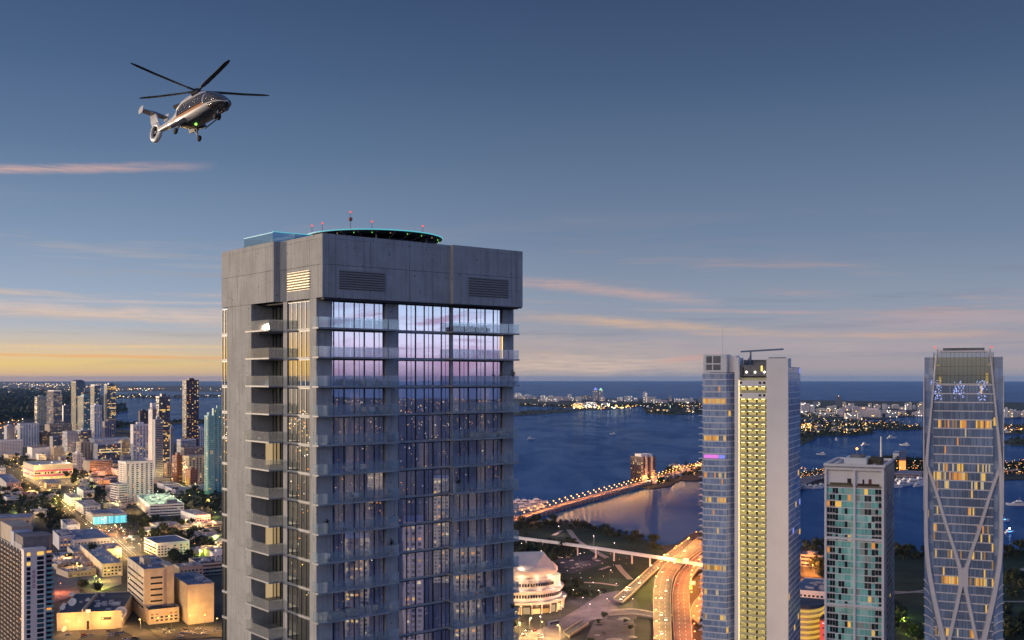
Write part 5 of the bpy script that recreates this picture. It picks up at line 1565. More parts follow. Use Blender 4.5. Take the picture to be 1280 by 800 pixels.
building('red brown block joined to the tan columned block', 215, 221, 229, 570, 602, 42, 'rust', right='grid', lleft='grid', lit=.07)
building('rust coloured low block under the tan columned block', 232, 238, 247, 588, 607, 42, 'rust', right='grid', lit=.06)
building('small tan round cornered house beside the grey blue tower', 205, 209, 217, 580, 596, 44, 'tan', right='grid', lit=.05)
# second row
building('pale grey block with stepped floors at the picture edge', 5, 8.5, 18.5, 533, 553, 40, 'lilac', right='bands', lit=.03)
building('white slab with many dark vertical stripes and a bright base', 21.5, 25, 49, 530, 559, 38, 'white', right='strips', lleft='strips', lit=.04, roof='pale', top='clutter', name='apartment_block')
building('white block with dark red recessed squares', -8, -6, 28, 551, 571, 32, 'white', right='grid', lit=.02, roof='pale', top='clutter', glass=[pbr('red_recess', (.16, .03, .035), .7), pbr('red_recess_dark', (.06, .015, .02), .7)])
building('low white hall with a dark red roof', 34, 40, 65, 560, 574, 38, 'white', right='blank', lit=0, roof='red', top='none')
building('plain beige block beside the red roofed hall', 63, 67, 79.5, 560, 575, 40, 'beige', right='blank', lit=0, roof='pale')
building('brown violet block behind the red roofed hall', 48, 51, 63.5, 541, 558, 42, 'brown', right='grid', lit=.07)
building('grey block with dark balconies among the second row', 62, 66, 80, 546, 561, 42, 'grey', right='balconies', lit=.06, top='clutter')
building('white crowded block with blue windows in the middle of the row', 78, 84, 97.5, 540, 571, 44, 'lilac', right='grid', lleft='grid', lit=.08, roof='pale', top='clutter')
building('blue glass office slab under the cream and teal tower', 95.5, 101, 114.5, 538, 559, 44, 'blue', right='curtain', lleft='curtain', lit=.05, roof='pale')
building('tan and brown block pair front beside white block', 95, 101, 113.5, 553, 578, 44, 'tan', right='strips', lleft='grid', lit=.06)
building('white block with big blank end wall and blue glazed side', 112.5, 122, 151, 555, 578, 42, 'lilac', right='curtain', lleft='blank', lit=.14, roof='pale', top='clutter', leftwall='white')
building('long low white roofs beside the mauve slab', 112, 118, 163, 549, 562, 36, 'white', right='grid', lit=.05, roof='pale', top='clutter')
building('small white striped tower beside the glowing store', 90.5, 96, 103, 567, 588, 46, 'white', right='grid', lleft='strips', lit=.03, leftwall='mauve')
building('low tan hall with a pale roof behind the trees', 104, 112, 141, 577, 592, 40, 'tan', right='bands', lit=.04, roof='pale', top='clutter')
building('tan podium with terraces under the grey tan tower', 56, 62, 90, 531, 549, 42, 'tan', right='bands', lit=.06, roof='grey', top='clutter')
building('yellow lit block with round top near the long white roofs', 148, 152, 162, 553, 572, 44, 'gold', right='grid', lit=.35, roof='pale', top='round')
building('white apartment block with striped front and roof terraces, nearest of the white blocks', 147.5, 157, 192, 578, 630, 40, 'white', right='strips', lleft='strips', lit=.07, roof='pale', top='clutter', name='apartment_block')
building('white parking base at the foot of the striped apartment block', 138, 148, 160, 606, 633, 42, 'lilac', right='bands', lleft='bands', lit=.05, roof='pale', top='none')
# near low rise: roofs seen from above
lot = lambda *a, **k: building(*a, **k)
t_, a, b, H = building('glowing yellow store with red striped fronts', 29, 42.5, 91, 582, 600, 35, 'cream', right='blank', lleft='blank', lit=0, roof='pale', top='clutter', name='department_store', cat='store')
for (z0, z1) in ((.22, .34), (.55, .67)):
    q = MB(); q.box(1, a - 1, -.35, -.004, H * z0, H * z1); q.build('red_band', pbr('band_red', (.35, .05, .08), .6, emit=(1, .2, .25), estr=.35), t_)
    q = MB(); q.box(-.35, -.004, 1, b - 1, H * z0 + .1, H * z1 + .1); q.build('red_band', MATS['band_red'], t_)
q = MB(); cells(q, (1, 0), (1, 0), H * .38, H * .52, 26, 1, a - 2, (0, -1), fu=.9, fz=.98, panes=(1,), lit=(3, 5), plit=.8, rnd=rc, depth=.3); q.build('lit_window_band', [WC['cream']] + M_WG + M_LW, t_)
q = MB(); cells(q, (1, 0), (1, 0), .4, H * .2, 22, 1, a - 2, (0, -1), fu=.9, fz=.98, panes=(5,), lit=(3, 5), plit=.7, rnd=rc, depth=.3); q.build('lit_shopfront', [WC['cream']] + M_WG + M_LW, t_)
t_, a, b, H = building('flat parking deck lit pale green and full of cars', 158, 187, 230, 632, 646, 26, 'white', right='bands', lleft='strips', lit=.03, roof='pale', top='none', name='parking_garage', cat='garage', depth=150)
q = MB(); q.box(a * .55, a * .85, b * .1, b * .2, H + .2, H + 5.5); q.build('stair_tower', WC['steel'], t_)
parking = t_, a, b, H
t_, a, b, H = building('low building with glowing cyan blue front', 107, 116, 159, 645, 656, 30, 'blue', right='blank', lleft='blank', lit=0, roof='lilac', top='none')
q = MB(); cells(q, (.5, 0), (1, 0), .3, H - .4, 22, 1, a - 1, (0, -1), fu=.86, fz=.9, panes=(1, 1, 2, 3), lit=(1,), plit=0, rnd=rc, depth=.4); q.build('cyan_front', [WC['steel'], pbr('cyan_wall', (.1, .4, .5), .5, emit=(.04, .50, .75), estr=1.0), pbr('cyan_pale', (.1, .4, .5), .5, emit=(.16, .70, .80), estr=1.0), pbr('cyan_deep', (.05, .2, .3), .5, emit=(.02, .30, .55), estr=.8)], t_)
q = MB(); q.box(1, a * .6, 2, b * .6, H + .25, H + 2.4); q.build('roof_canopy', M_RF['blue'], t_)
building('low lilac roofed house near the concrete tower edge', 226, 245, 263, 645, 656, 34, 'white', right='grid', lit=.05, roof='lilac', top='clutter')
building('white four storey office with rows of square windows', 180, 196, 237, 680, 697, 34, 'white', right='grid', lleft='bands', lit=.07, roof='blue', top='none', name='office_building')
building('low tan roof building behind the blank beige block', 217, 224, 254, 710, 726, 32, 'tan', right='grid', lit=.02, roof='grey', top='clutter')
building('long low block with a black roof behind trees', 236, 250, 284, 706, 720, 32, 'beige', right='bands', lit=.02, roof='dark', top='clutter')
building('small pale corner block at the concrete tower edge', 262, 266, 284, 692, 706, 32, 'white', right='grid', lit=.03, roof='grey')
# beige office with ribbon windows, blank annex, podium
t_, a, b, H = building('beige office block with long ribbon windows on its left face', 154, 180, 217, 713, 777, 30, 'beige', right='blank', lleft='blank', lit=0, roof='blue', top='clutter', name='office_building', depth=70)
nR = 6
for k in range(nR):
    z = H * (.24 + .115 * k)
    q = MB(); q.box(-.05, -.004, 3, b - 2, z, z + 1.6); q.build('ribbon_window', M_WG[0], t_)
    q = MB(); q.box(a * .22, a * .62, -.05, -.004, z + .3, z + 1.8); q.build('ribbon_window', M_WG[0], t_)
q = MB(); q.box(a * .66, a * .76, -.3, -.004, 2, H - .5); q.build('dark_stair_band', WC['mauve'], t_)
q = MB(); q.box(a * .77, a + .05, -1.6, b * .3, 0, H + 2.4); q.build('lift_tower', WC['beige'], t_)
q = MB(); q.box(a * .2, a * .45, b * .35, b * .6, H + .2, H + 5.5); q.build('roof_house', WC['tan'], t_)
building('blank beige box with no windows beside the ribbon window office', 217, 235, 267.5, 733, 781, 30, 'beige', right='blank', lleft='blank', lit=0, roof='blue', top='clutter', name='office_building', depth=60)
building('low beige entrance podium lit orange', 180, 186, 224, 764, 781, 30, 'beige', right='grid', lit=.15, roof='dark', top='none', depth=16)
# broadcast building with the dishes
t_, a, b, H = building('long orange lit studio building with dark flat roof and satellite dishes', 40, 71, 152, 768, 789, 12, 'beige', right='blank', lleft='blank', lit=0, roof='dark', top='clutter', name='studio_building', depth=80)
q = MB(); q.box(a * .44, a * .52, -.8, -.004, 0, H + 3.2); q.build('entrance_tower', WC['beige'], t_)
q = MB(); q.box(a * .46, a * .50, -.9, -.8, .3, H * .55); q.build('dark_door', M_DOOR, t_)
q = MB(); q.box(a * .455, a * .515, -1.0, -.8, H + .6, H + 2.6); q.build('lit_sign', glow('green_white_sign', (.8, 1.0, .55), 1.3), t_)
q = MB(); q.box(a * .38, a * .40, .5, 70, H + .2, H + 3); q.build('roof_wall', WC['beige'], t_)
q = MB(); q.box(a * .68, a * .84, -.06, -.004, H * .55, H * .72); q.build('window_slot', M_DOOR, t_)
M_DISH = pbr('dish_white', (.68, .64, .62), .5)


def dish(px, py, z, R, label, group=None, tall=0.0):
    g = G(px, py, z)
    t = thing('satellite_dish', label, 'satellite dish', g, radians(-15), group)
    q = MB(); q.tube((0, 0, 0), (0, 0, R * .9 + tall), R * .12, R * .10, 8); q.build('pedestal', M_MECH, t)
    rings = []; C = Vector((0, 0, R * 1.0 + tall)); ax = Vector((.2, -.86, .55)).normalized(); e1 = ax.orthogonal().normalized(); e2 = ax.cross(e1)
    for f in (.02, .35, .7, 1.0):
        rings.append([tuple(C + ax * (R * .28 * f * f - .0) + e1 * (R * f * cos(2 * pi * i / 20)) + e2 * (R * f * sin(2 * pi * i / 20))) for i in range(20)])
    for f in (1.0, .7, .35, .02):
        rings.append([tuple(C + ax * (R * .28 * f * f - .12) + e1 * (R * (f + .01) * cos(2 * pi * i / 20)) + e2 * (R * (f + .01) * sin(2 * pi * i / 20))) for i in range(20)])
    q = MB(); q.loft(rings); q.build('reflector', M_DISH, t, smooth=True)
    q = MB(); tip = C + ax * R * .75
    for i in range(3):
        w = 2 * pi * i / 3; q.tube(C + ax * R * .25 + e1 * R * .9 * cos(w) + e2 * R * .9 * sin(w), tip, .06, .06, 4)
    q.sphere(tip, R * .10, 6, 4); q.build('feed', M_MECH, t)
    return t


rz_ = LZ + H + .2
dish(91, 758, rz_, 3.3, 'largest satellite dish on the dark studio roof')
dish(90, 745.5, rz_, 1.9, 'small satellite dish at the back edge of the studio roof')
dish(78.5, 763, rz_, 2.2, 'medium satellite dish in front of another on the studio roof')
dish(80, 758, rz_, 1.4, 'tiny satellite dish just behind the medium one on the studio roof')
dish(110, 751.5, rz_, 1.4, 'small satellite dish beyond the roof wall of the studio')
dish(151, 784, LZ, 5.2, 'big satellite dish on a tall stand at the studio corner', tall=6)
dish(80, 790, LZ, 2.2, 'satellite dish on the ground before the orange lit wall')
# balcony apartment tower at the near corner
P_ = 'tall apartment tower with white front wall of rounded windows, balconies on both sides'
tA = thing('apartment_tower', P_, 'tower', G(30, 866, LZ), radians(36))
ps = radians(36); P0 = G(30, 866, LZ)
aF = abs(solve_len(P0, (cos(ps), sin(ps)), 57)); aR = abs(solve_len(P0, (cos(ps), sin(ps)), 66)); bL = 84
HA = ZAT(687, P0.y) - LZ
M_AW = pbr('pale_pink_wall', (.90, .76, .68), .7, var=.07, vscale=.1)
q = MB(); q.box(0, aF, 0, 8, 0, HA - 1); q.build('front_wall', M_AW, tA)
q = MB(); q.box(aF + .02, aR, 2.0, bL, 0, HA - 2); q.box(.8, aF, 8.01, bL, 0, HA - 2.01); q.build('body', WC['grey'], tA)
q = MB(); q.prism([(-.3, -.3), (aF + .3, -.3), (aF + .3, 8.3), (-.3, 8.3)], HA - 1, HA); q.build('front_cap', M_AW, tA)
NFA = int(HA / 3.05)
for k in range(NFA):
    z = HA - 4.2 - k * 3.05
    if z < 25: break
    for (x0, x1, nm) in ((aF * .12, aF * .30, 'window'), (aF * .60, aF * .92, 'window')):
        q = MB(); r_ = .55
        pts = []
        for (cx, cz, a0) in ((x1 - r_, z + .35, -90), (x1 - r_, z + 1.55, 0), (x0 + r_, z + 1.55, 90), (x0 + r_, z + .35, 180)):
            for j in range(4): w = radians(a0 + 30 * j); pts.append((cx + r_ * cos(w), -.06, cz + r_ * sin(w)))
        n = len(pts); q.v = pts + [(p[0], -.003, p[2]) for p in pts]
        q.f = [tuple(range(n - 1, -1, -1))] + [(i, (i + 1) % n, n + (i + 1) % n, n + i) for i in range(n)]; q.m = [0] * (n + 1)
        q.build(nm, M_LW[0] if rc.random() < .06 else (M_TG[0] if k > 5 and rc.random() < .5 else M_WG[0]), tA)
    q = MB(); q.box(aF + .05, aR + .8, .6, 8, z - .5, z - .25); q.box(aF + .05, aR + .8, .6, .72, z - .25, z + .7); q.build('balcony', WC['teal'] if k > 2 else WC['grey'], tA)
    q = MB(); q.box(aF + 1, aR - .3, 1.9, 1.98, z, z + 1.9); q.build('balcony_door', M_LW[1] if rc.random() < .1 else M_WG[0], tA)
NB = 8
for i in range(NB):                                   # side face: stacks of balconies, one stack = one part
    q = MB(); y0 = 9.0 + i * 9.5
    for k in range(NFA):
        z = HA - 5 - k * 3.05
        if z < 20: break
        q.box(-1.6, .79, y0, y0 + 6.2, z, z + 1.15)
        q.box(.70, .785, y0 + .6, y0 + 5.6, z + 1.16, z + 2.7, 1 if rc.random() > .13 else 2)
    q.box(.3, .78, y0 - .5, y0 - .01, 18, HA - 2.5)
    o = q.build('balcony_stack', [pbr('balcony_mauve', (.34, .25, .19), .75, var=.2, vscale=.3), M_WG[0], M_LW[1]], tA)
q = MB(); q.prism([(aF * .1, 9), (aR, 9)] + [(aR + 2.5, 14), (aR + 2.5, 26), (aR, 32), (aF * .1, 32)], HA - 2, HA + 6.5); q.build('rounded_penthouse', pbr('penthouse_brown', (.20, .17, .17), .8, var=.15, vscale=.2), tA)
q = MB(); q.box(.9, aF * .9, 34, 44, HA - 2, HA + 7); q.build('roof_house', WC['lilac'], tA)
q = MB(); q.box(2, aR - 2, 46, bL - 1, HA - 2, HA + 9); q.build('roof_house', WC['tan'], tA)
q = MB(); q.box(.9, aF * .6, 10, 33, HA - 1.99, HA + 1.5); q.build('roof_deck', M_RF['pale'], tA)
q = MB(); q.box(1.2, 1.6, 36, 40, HA + 1, HA + 4); q.build('roof_light', M_LW[0], tA)
# red vertical numbers painted on the front wall
M_NUM = pbr('red_number', (.42, .07, .12), .7)
fc = bpy.data.curves.new('lettering', 'FONT'); fc.body = '6\n0\n0\n0'; fc.size = 3.4; fc.align_x = 'CENTER'; fc.space_line = .92; fc.extrude = .03
fo = bpy.data.objects.new('lettering', fc); COL.objects.link(fo); fo.parent = tA; fo.location = (aF * .45, -.08, HA - 15.5); fo.rotation_euler = (pi / 2, 0, 0)
dg = bpy.context.evaluated_depsgraph_get(); me = bpy.data.meshes.new_from_object(fo.evaluated_get(dg)); me.materials.clear(); me.materials.append(M_NUM)
bpy.data.objects.remove(fo)
fo = bpy.data.objects.new('lettering', me); COL.objects.link(fo); fo.parent = tA; fo.location = (aF * .45, -.08, HA - 15.5); fo.rotation_euler = (pi / 2, 0, 0)
building('low tan building with arched wall panels behind the apartment tower', -30, -22, 38, 650, 668, 18, 'tan', right='strips', lit=.02, roof='lilac', top='none')
# blue roofed low halls
for lab, pL, pC, pR, yt, yb, w, rf in (('blue roofed hall with bright roof light patch', 66, 74, 94, 671, 688, 'lilac', 'blue'), ('long low shed with blue and lilac roof sections', 78, 92, 138, 676, 690, 'lilac', 'lilac'),
                                       ('flat pale roofed shed in front of the blue halls', 84, 92, 124, 691, 700, 'beige', 'lilac'), ('small pale roof beside the lit avenue', 118, 126, 152, 688, 699, 'beige', 'pale'),
                                       ('pale blue roof behind the blue halls', 76, 84, 100, 657, 667, 'white', 'blue'), ('lilac roofed workshop beside the avenue bend', 94, 104, 126, 633, 644, 'lilac', 'lilac'),
                                       ('white shop with pale roof at the avenue crossing', 80, 88, 102, 623, 633, 'white', 'blue'), ('low roof house under the dark trees', 52, 58, 76, 605, 612, 'tan', 'pale'),
                                       ('white house with a long pale ridge among the trees', 38, 42, 62, 641, 647, 'white', 'pale'), ('low house with red tiled roof among the trees', 25, 30, 48, 620, 626, 'tan', 'red'),
                                       ('white shed at the picture edge above the trees', -6, -4, 7, 586, 600, 'white', 'blue'), ('grey low shop row near the picture edge', -4, 8, 26, 604, 614, 'grey', 'lilac'),
                                       ('lilac roofed house in the middle of the grove', 96, 104, 118, 614, 623, 'lilac', 'lilac'), ('white bungalow near the parking deck', 176, 182, 200, 664, 670, 'white', 'pale'),
                                       ('cream flat garage with wall lights beside the office', 100, 128, 153, 706, 722, 'beige', 'pale')):
    building(lab, pL, pC, pR, yt, yb, 30, w, right='grid', lleft='blank', lit=.12, roof=rf, top='clutter')
# filler houses: the small roofs nobody could name one by one
rf_ = random.Random(66)
for (poly, n, lab, grp, hs) in (([(0, 552), (60, 556), (110, 578), (150, 590), (150, 600), (100, 592), (28, 580), (0, 580)], 16, 'small low roofed house between the second row and the store', 'small houses behind the store', (5, 14)),
                                ([(190, 600), (215, 598), (255, 610), (255, 622), (200, 618)], 8, 'small low house under the tan columned block', 'small houses under the tan block', (5, 10)),
                                ([(125, 580), (150, 585), (150, 604), (110, 606), (108, 596)], 9, 'small flat house in the orange lit lots', 'small houses in the orange lit lots', (4, 8)),
                                ([(118, 556), (165, 560), (200, 585), (214, 590), (165, 588)], 14, 'small block squeezed between the striped and bay towers', 'small blocks between towers', (8, 20)),
                                ([(20, 536), (60, 540), (110, 546), (110, 552), (20, 546)], 12, 'small block in the gap between far towers', 'small blocks between far towers', (8, 20)),
                                ([(100, 600), (150, 606), (150, 640), (104, 634)], 10, 'small pale house between the avenue and the striped apartment block', 'small houses by the avenue', (4, 9)),
                                ([(190, 656), (276, 660), (276, 700), (238, 700), (200, 674)], 12, 'small house between the wood and the white four storey office', 'small houses by the wood', (4, 8)),
                                ([(68, 700), (96, 704), (104, 722), (74, 728)], 7, 'small flat shed on the side street behind the studio', 'small sheds behind the studio', (3, 6)),
                                ([(0, 612), (70, 614), (70, 640), (0, 644)], 8, 'little roof peeping out of the dark grove', 'little roofs in the grove', (4, 6))):
    for p in scatter_px(poly, n, rf_):
        y = (CZ - LZ) * F / (p[1] - HY); h = rf_.uniform(*hs); yt = HY + (CZ - LZ - h) * F / y
        w = rf_.uniform(16, 42) / y * F
        building(lab, p[0] - w * .3, p[0], p[0] + w * .7, yt, p[1], rf_.uniform(28, 48), rf_.choice(('white', 'tan', 'lilac', 'beige', 'grey', 'mauve')), right=rf_.choice(('grid', 'grid', 'bands')), lleft='blank', lit=.12, roof=rf_.choice(('pale', 'grey', 'lilac', 'blue')), top='clutter', group=grp, name='house', cat='house')
# blocks behind the viewer that the near tower's glass mirrors
for i, (D, px, yt, w, hcol, lab) in enumerate(((430, 486, 655, 14, 'dusk', 'blue gridded tower mirrored in the near tower glass'), (520, 520, 655, 26, 'dusk', 'wide blue gridded slab mirrored in the near tower glass'),
                                              (700, 440, 672, 30, 'steel', 'dark office mirrored in the near tower glass'), (600, 600, 690, 36, 'steel', 'dark wide block mirrored in the near tower glass'), (900, 560, 600, 26, 'steel', 'grey tower mirrored far off in the near tower glass'),
                                              (1300, 470, 590, 24, 'steel', 'slim tower mirrored far off in the near tower glass'))):
    d = Vector(((px - 640) / F, 1, 0)); n_ = Vector((.631, -.776, 0)); r = d - n_ * 2 * d.dot(n_)
    base = Vector((d.x * 139, 139, 0)); pos = base + r.normalized() * D
    H = max(20, CZ - (yt - HY) / F * (139 + D)); W = w / F * (139 + D)
    ang = atan2(r.y, r.x) + pi / 2
    t_ = thing('mirrored_tower', lab, 'tower', (pos.x, pos.y, LZ), ang + pi)
    q = MB(); q.box(-W / 2, W / 2, 0, 30, 0, H); q.build('wall', WC[hcol], t_)
    facade(t_, (-W / 2, 0), (1, 0), (0, -1), W, 0, H, 'grid', WC[hcol], rc, .10, M_WG)
GROVES = []
_grove = grove


def grove(poly, n, label, group, seed, sc=(.8, 1.3), palm=0.0):
    if 'site by' not in group: GROVES.append((poly, n, seed))
    _grove(poly, max(4, int(n * .66)), label, group, seed, sc, palm)


# ====================================================================== groves and street trees
grove([(0, 612), (40, 608), (76, 622), (80, 640), (62, 652), (0, 646)], 58, 'dark tree of the thick grove behind the tan panel building', 'grove behind the tan panel building', 101)
grove([(40, 640), (78, 636), (92, 650), (88, 662), (60, 664)], 22, 'dark tree of the clump between panel building and blue halls', 'clump by the blue halls', 102)
grove([(78, 596), (100, 590), (135, 600), (138, 622), (120, 630), (100, 612)], 30, 'dark tree in the grove beside the avenue and glowing store', 'grove by the glowing store', 103)
grove([(158, 648), (190, 650), (225, 652), (272, 668), (272, 690), (240, 688), (176, 676), (156, 660)], 52, 'dark tree of the wood in front of the parking deck', 'wood before the parking deck', 104)
grove([(192, 612), (225, 612), (275, 618), (275, 640), (236, 640), (196, 626)], 36, 'tree of the lit green wood behind the parking deck', 'wood behind the parking deck', 105)
grove([(0, 570), (30, 573), (44, 580), (30, 590), (0, 584)], 16, 'tree along the street in front of the red and white block', 'trees by the red and white block', 106)
grove([(80, 556), (116, 574), (120, 582), (76, 580)], 8, 'tree between the low halls of the second row', 'trees between second row halls', 107)
grove([(212, 698), (240, 695), (240, 704), (215, 708)], 8, 'tree behind the white four storey office', 'trees by the white office', 108)
grove([(68, 700), (84, 700), (110, 716), (100, 722), (72, 710)], 8, 'tree along the side street by the studio', 'trees on the side street', 109, (.6, .9))
put_tree(117, 700, 'dark pointed tree before the blue roofed halls', 'dark tree by the halls', random.Random(1), 1.6)
put_tree(103, 738, 'dark round tree on the side street corner', 'round street tree', random.Random(2), 1.2)
put_tree(122, 745, 'dark low tree beside the studio back wall', 'low studio tree', random.Random(3), 1.1)

# waterfront park
grove([(640, 652), (700, 654), (740, 659), (740, 664), (660, 664), (640, 668)], 24, 'dark tree on the park shore below the low bridge', 'park shore trees, bridge end', 120)
grove([(740, 660), (800, 671), (828, 684), (836, 690), (820, 692), (780, 676), (740, 666)], 18, 'round dark tree along the park seawall', 'park seawall trees', 121, (.9, 1.2))
grove([(640, 672), (690, 681), (740, 690), (700, 700), (690, 716), (706, 740), (690, 728), (668, 700), (640, 694)], 46, 'dark tree around the car park beside the concert hall', 'trees by the concert hall car park', 122, palm=.3)
grove([(700, 738), (740, 744), (760, 742), (740, 748), (704, 746)], 12, 'tree on the park edge above the plaza', 'trees above the plaza', 123, palm=.3)
grove([(742, 778), (770, 766), (790, 774), (790, 792), (760, 806), (730, 806)], 12, 'dark small tree on the building site beside the pale expressway', 'trees on the site by the expressway', 124, (.35, .6), .5)
grove([(866, 676), (884, 672), (884, 690), (866, 686)], 6, 'tree beside the expressway where it meets the bay', 'trees where the expressway meets the bay', 125)
grove([(1002, 686), (1036, 684), (1036, 726), (1022, 722), (1002, 690)], 24, 'dark tree around the stepped museum roof', 'trees around the stepped museum roof', 126, (.9, 1.4))
grove([(1116, 690), (1158, 690), (1158, 700), (1116, 700)], 12, 'dark tree along the seawall between framed and curved towers', 'seawall trees between the towers', 127, (1.0, 1.5))
grove([(1116, 766), (1132, 778), (1156, 800), (1146, 806), (1116, 786)], 16, 'tree of the lit row at the lawn edge between the towers', 'lit lawn edge trees', 128, palm=.4)
grove([(1248, 690), (1290, 689), (1290, 700), (1248, 700)], 9, 'dark tree on the shore lawn beyond the curved tower', 'shore trees beyond the curved tower', 129, (1.0, 1.4))
grove([(1256, 726), (1290, 720), (1290, 750), (1262, 750)], 11, 'dark tree in the thicket beyond the curved tower', 'thicket beyond the curved tower', 130, (1.1, 1.5))
grove([(1252, 776), (1290, 770), (1290, 800), (1252, 806)], 10, 'dark tree at the lower lawn beyond the curved tower', 'lower lawn trees beyond the curved tower', 131, (1.1, 1.5))

# the smallest of the trees, past the three hundred built one by one
rnd = random.Random(900); mb = MB()
for (poly, n, seed) in GROVES:
    for (a, b) in scatter_px(poly, int(n * 2.0), rnd):
        g = G(a, b, LZ); r = rnd.uniform(2.8, 5.0)
        crown_mesh(mb, (g.x, g.y, LZ + r * .95), r, 80, rnd, r * .22)
for (a, b) in scatter_px([(286, 578), (420, 602), (560, 640), (636, 660), (650, 720), (640, 800), (286, 800)], 1500, rnd):
    g = G(a, b, LZ); r = rnd.uniform(3.2, 5.6)
    crown_mesh(mb, (g.x, g.y, LZ + r * .95), r, 40, rnd, r * .28)
kind(mb.build('undergrowth', M_LEAF), 'stuff', 'lower bushes and small trees filling the groves')
# ====================================================================== park, roads, expressway, bridge, concert hall
ZC = [0]


def sheet(name, pts, z, m, thick=.15, k='structure'):
    ZC[0] += 1; z += ZC[0] * .012
    q = MB(); q.prism([(G(a, b, z).x, G(a, b, z).y) for a, b in pts], z - thick, z); o = q.build(name, m)
    return kind(o, k) if k else o


def pix_line(pts, z, n=8):
    """smooth centre line through photo points on the plane z"""
    P_ = [G(a, b, z) for a, b in pts]; out = []
    for i in range(len(P_) - 1):
        p0, p1, p2, p3 = P_[max(i - 1, 0)], P_[i], P_[i + 1], P_[min(i + 2, len(P_) - 1)]
        for k in range(n):
            f = k / n
            out.append(.5 * ((2 * p1) + (p2 - p0) * f + (2 * p0 - 5 * p1 + 4 * p2 - p3) * f * f + (3 * p1 - p0 - 3 * p2 + p3) * f ** 3))
    out.append(P_[-1]); return out


def ribbon(mb, line, w, z0, z1, off=0.0, mi=0):
    rings = []
    if z1 < LZ + 1: ZC[0] += 1; z1 += ZC[0] * .012; z0 += ZC[0] * .012
    for i, p in enumerate(line):
        d = (line[min(i + 1, len(line) - 1)] - line[max(i - 1, 0)]); d.z = 0; d.normalize(); s_ = Vector((d.y, -d.x, 0))
        c = p + s_ * off
        rings.append([(c.x - s_.x * w / 2, c.y - s_.y * w / 2, z0), (c.x + s_.x * w / 2, c.y + s_.y * w / 2, z0), (c.x + s_.x * w / 2, c.y + s_.y * w / 2, z1), (c.x - s_.x * w / 2, c.y - s_.y * w / 2, z1)])
    mb.loft(rings, mi); return mb


# lawns and paths
sheet('park_lawn', [(640, 656), (700, 655), (752, 662), (800, 674), (828, 686), (838, 692), (810, 712), (790, 728), (760, 746), (720, 746), (690, 742), (664, 720), (640, 700)], LZ + .2, M_LAWN)
sheet('park_lawn', [(1112, 694), (1180, 692), (1300, 691), (1500, 700), (1500, 830), (1250, 830), (1160, 800), (1112, 770)], LZ + .2, M_LAWN)
sheet('park_lawn', [(1000, 690), (1036, 690), (1036, 725), (1000, 722)], LZ + .2, M_ISLE)
for ln, w in (([(711, 662), (722, 676), (738, 686), (758, 697)], 7), ([(772, 706), (778, 714), (788, 724)], 6), ([(730, 728), (750, 729), (772, 732)], 5), ([(692, 669), (702, 663)], 5), ([(750, 712), (762, 708)], 4)):
    q = MB(); ribbon(q, pix_line(ln, LZ + .25), w, LZ + .1, LZ + .26); kind(q.build('path', pbr('pale_path', (.42, .35, .27), .8)), 'structure')  # paths are simply pale in colour
for ln, w in (([(1112, 742), (1140, 740), (1162, 737)], 5), ([(1112, 739), (1162, 741)], 3), ([(1248, 722), (1300, 705)], 7), ([(1248, 752), (1290, 752)], 4), ([(1250, 770), (1262, 762)], 4)):
    q = MB(); ribbon(q, pix_line(ln, LZ + .26), w, LZ + .1, LZ + .27); kind(q.build('path', MATS['pale_path']), 'structure')
# streets
M_MAUVE = pbr('plaza_paving', (.13, .115, .13), .85, var=.35, vscale=.04)
sheet('plaza', [(640, 800), (690, 780), (724, 760), (752, 742), (774, 738), (786, 748), (770, 758), (780, 766), (800, 762), (815, 764), (815, 770), (772, 772), (740, 775), (700, 800), (690, 812), (640, 812)], LZ + .22, M_MAUVE)
sheet('car_park', [(645, 700), (664, 700), (740, 694), (760, 702), (720, 716), (700, 716), (664, 705)], LZ + .24, M_ASPH)
av = pix_line([(8, 572), (30, 584), (52, 606), (78, 624), (92, 636), (108, 650), (132, 668), (150, 684), (168, 700)], LZ + .22)
q = MB(); ribbon(q, av, 26, LZ + .1, LZ + .22); kind(q.build('avenue', M_ASPH), 'structure')
for off in (-6.4, 6.4, -3.2, 3.2):
    q = MB(); ribbon(q, av, .25, LZ + .23, LZ + .235, off); kind(q.build('lane_marking', M_WLINE), 'structure')
for ln, w, nm in (([(68, 702), (84, 712), (104, 730), (134, 752)], 14, 'street'), ([(70, 690), (130, 702), (160, 700)], 12, 'street'), ([(150, 780), (176, 792), (200, 806)], 16, 'street'), ([(-10, 600), (30, 602), (60, 604)], 16, 'street'),
                  ([(60, 604), (104, 596), (146, 588)], 18, 'street'), ([(146, 640), (166, 662), (180, 690)], 10, 'street'), ([(232, 662), (262, 668), (290, 672)], 10, 'street')):
    q = MB(); ribbon(q, pix_line(ln, LZ + .2), w, LZ + .08, LZ + .2); kind(q.build(nm, M_ASPH), 'structure')
sheet('car_park', [(112, 660), (150, 656), (162, 664), (176, 680), (150, 676)], LZ + .2, M_ASPH)
sheet('car_park', [(66, 706), (98, 722), (100, 745), (68, 752)], LZ + .2, M_MAUVE)
sheet('car_park', [(72, 790), (148, 786), (190, 812), (60, 812)], LZ + .2, M_ASPH)
sheet('car_park', [(186, 786), (280, 782), (284, 796), (200, 800)], LZ + .2, M_ASPH)
sheet('road', [(200, 802), (290, 797), (290, 806), (205, 812)], LZ + .22, M_PAVE)
sheet('lot', [(30, 598), (100, 594), (120, 600), (90, 608), (46, 606)], LZ + .24, M_PAVE)
sheet('lot', [(96, 702), (150, 700), (152, 730), (128, 738), (100, 722)], LZ + .18, M_PAVE)

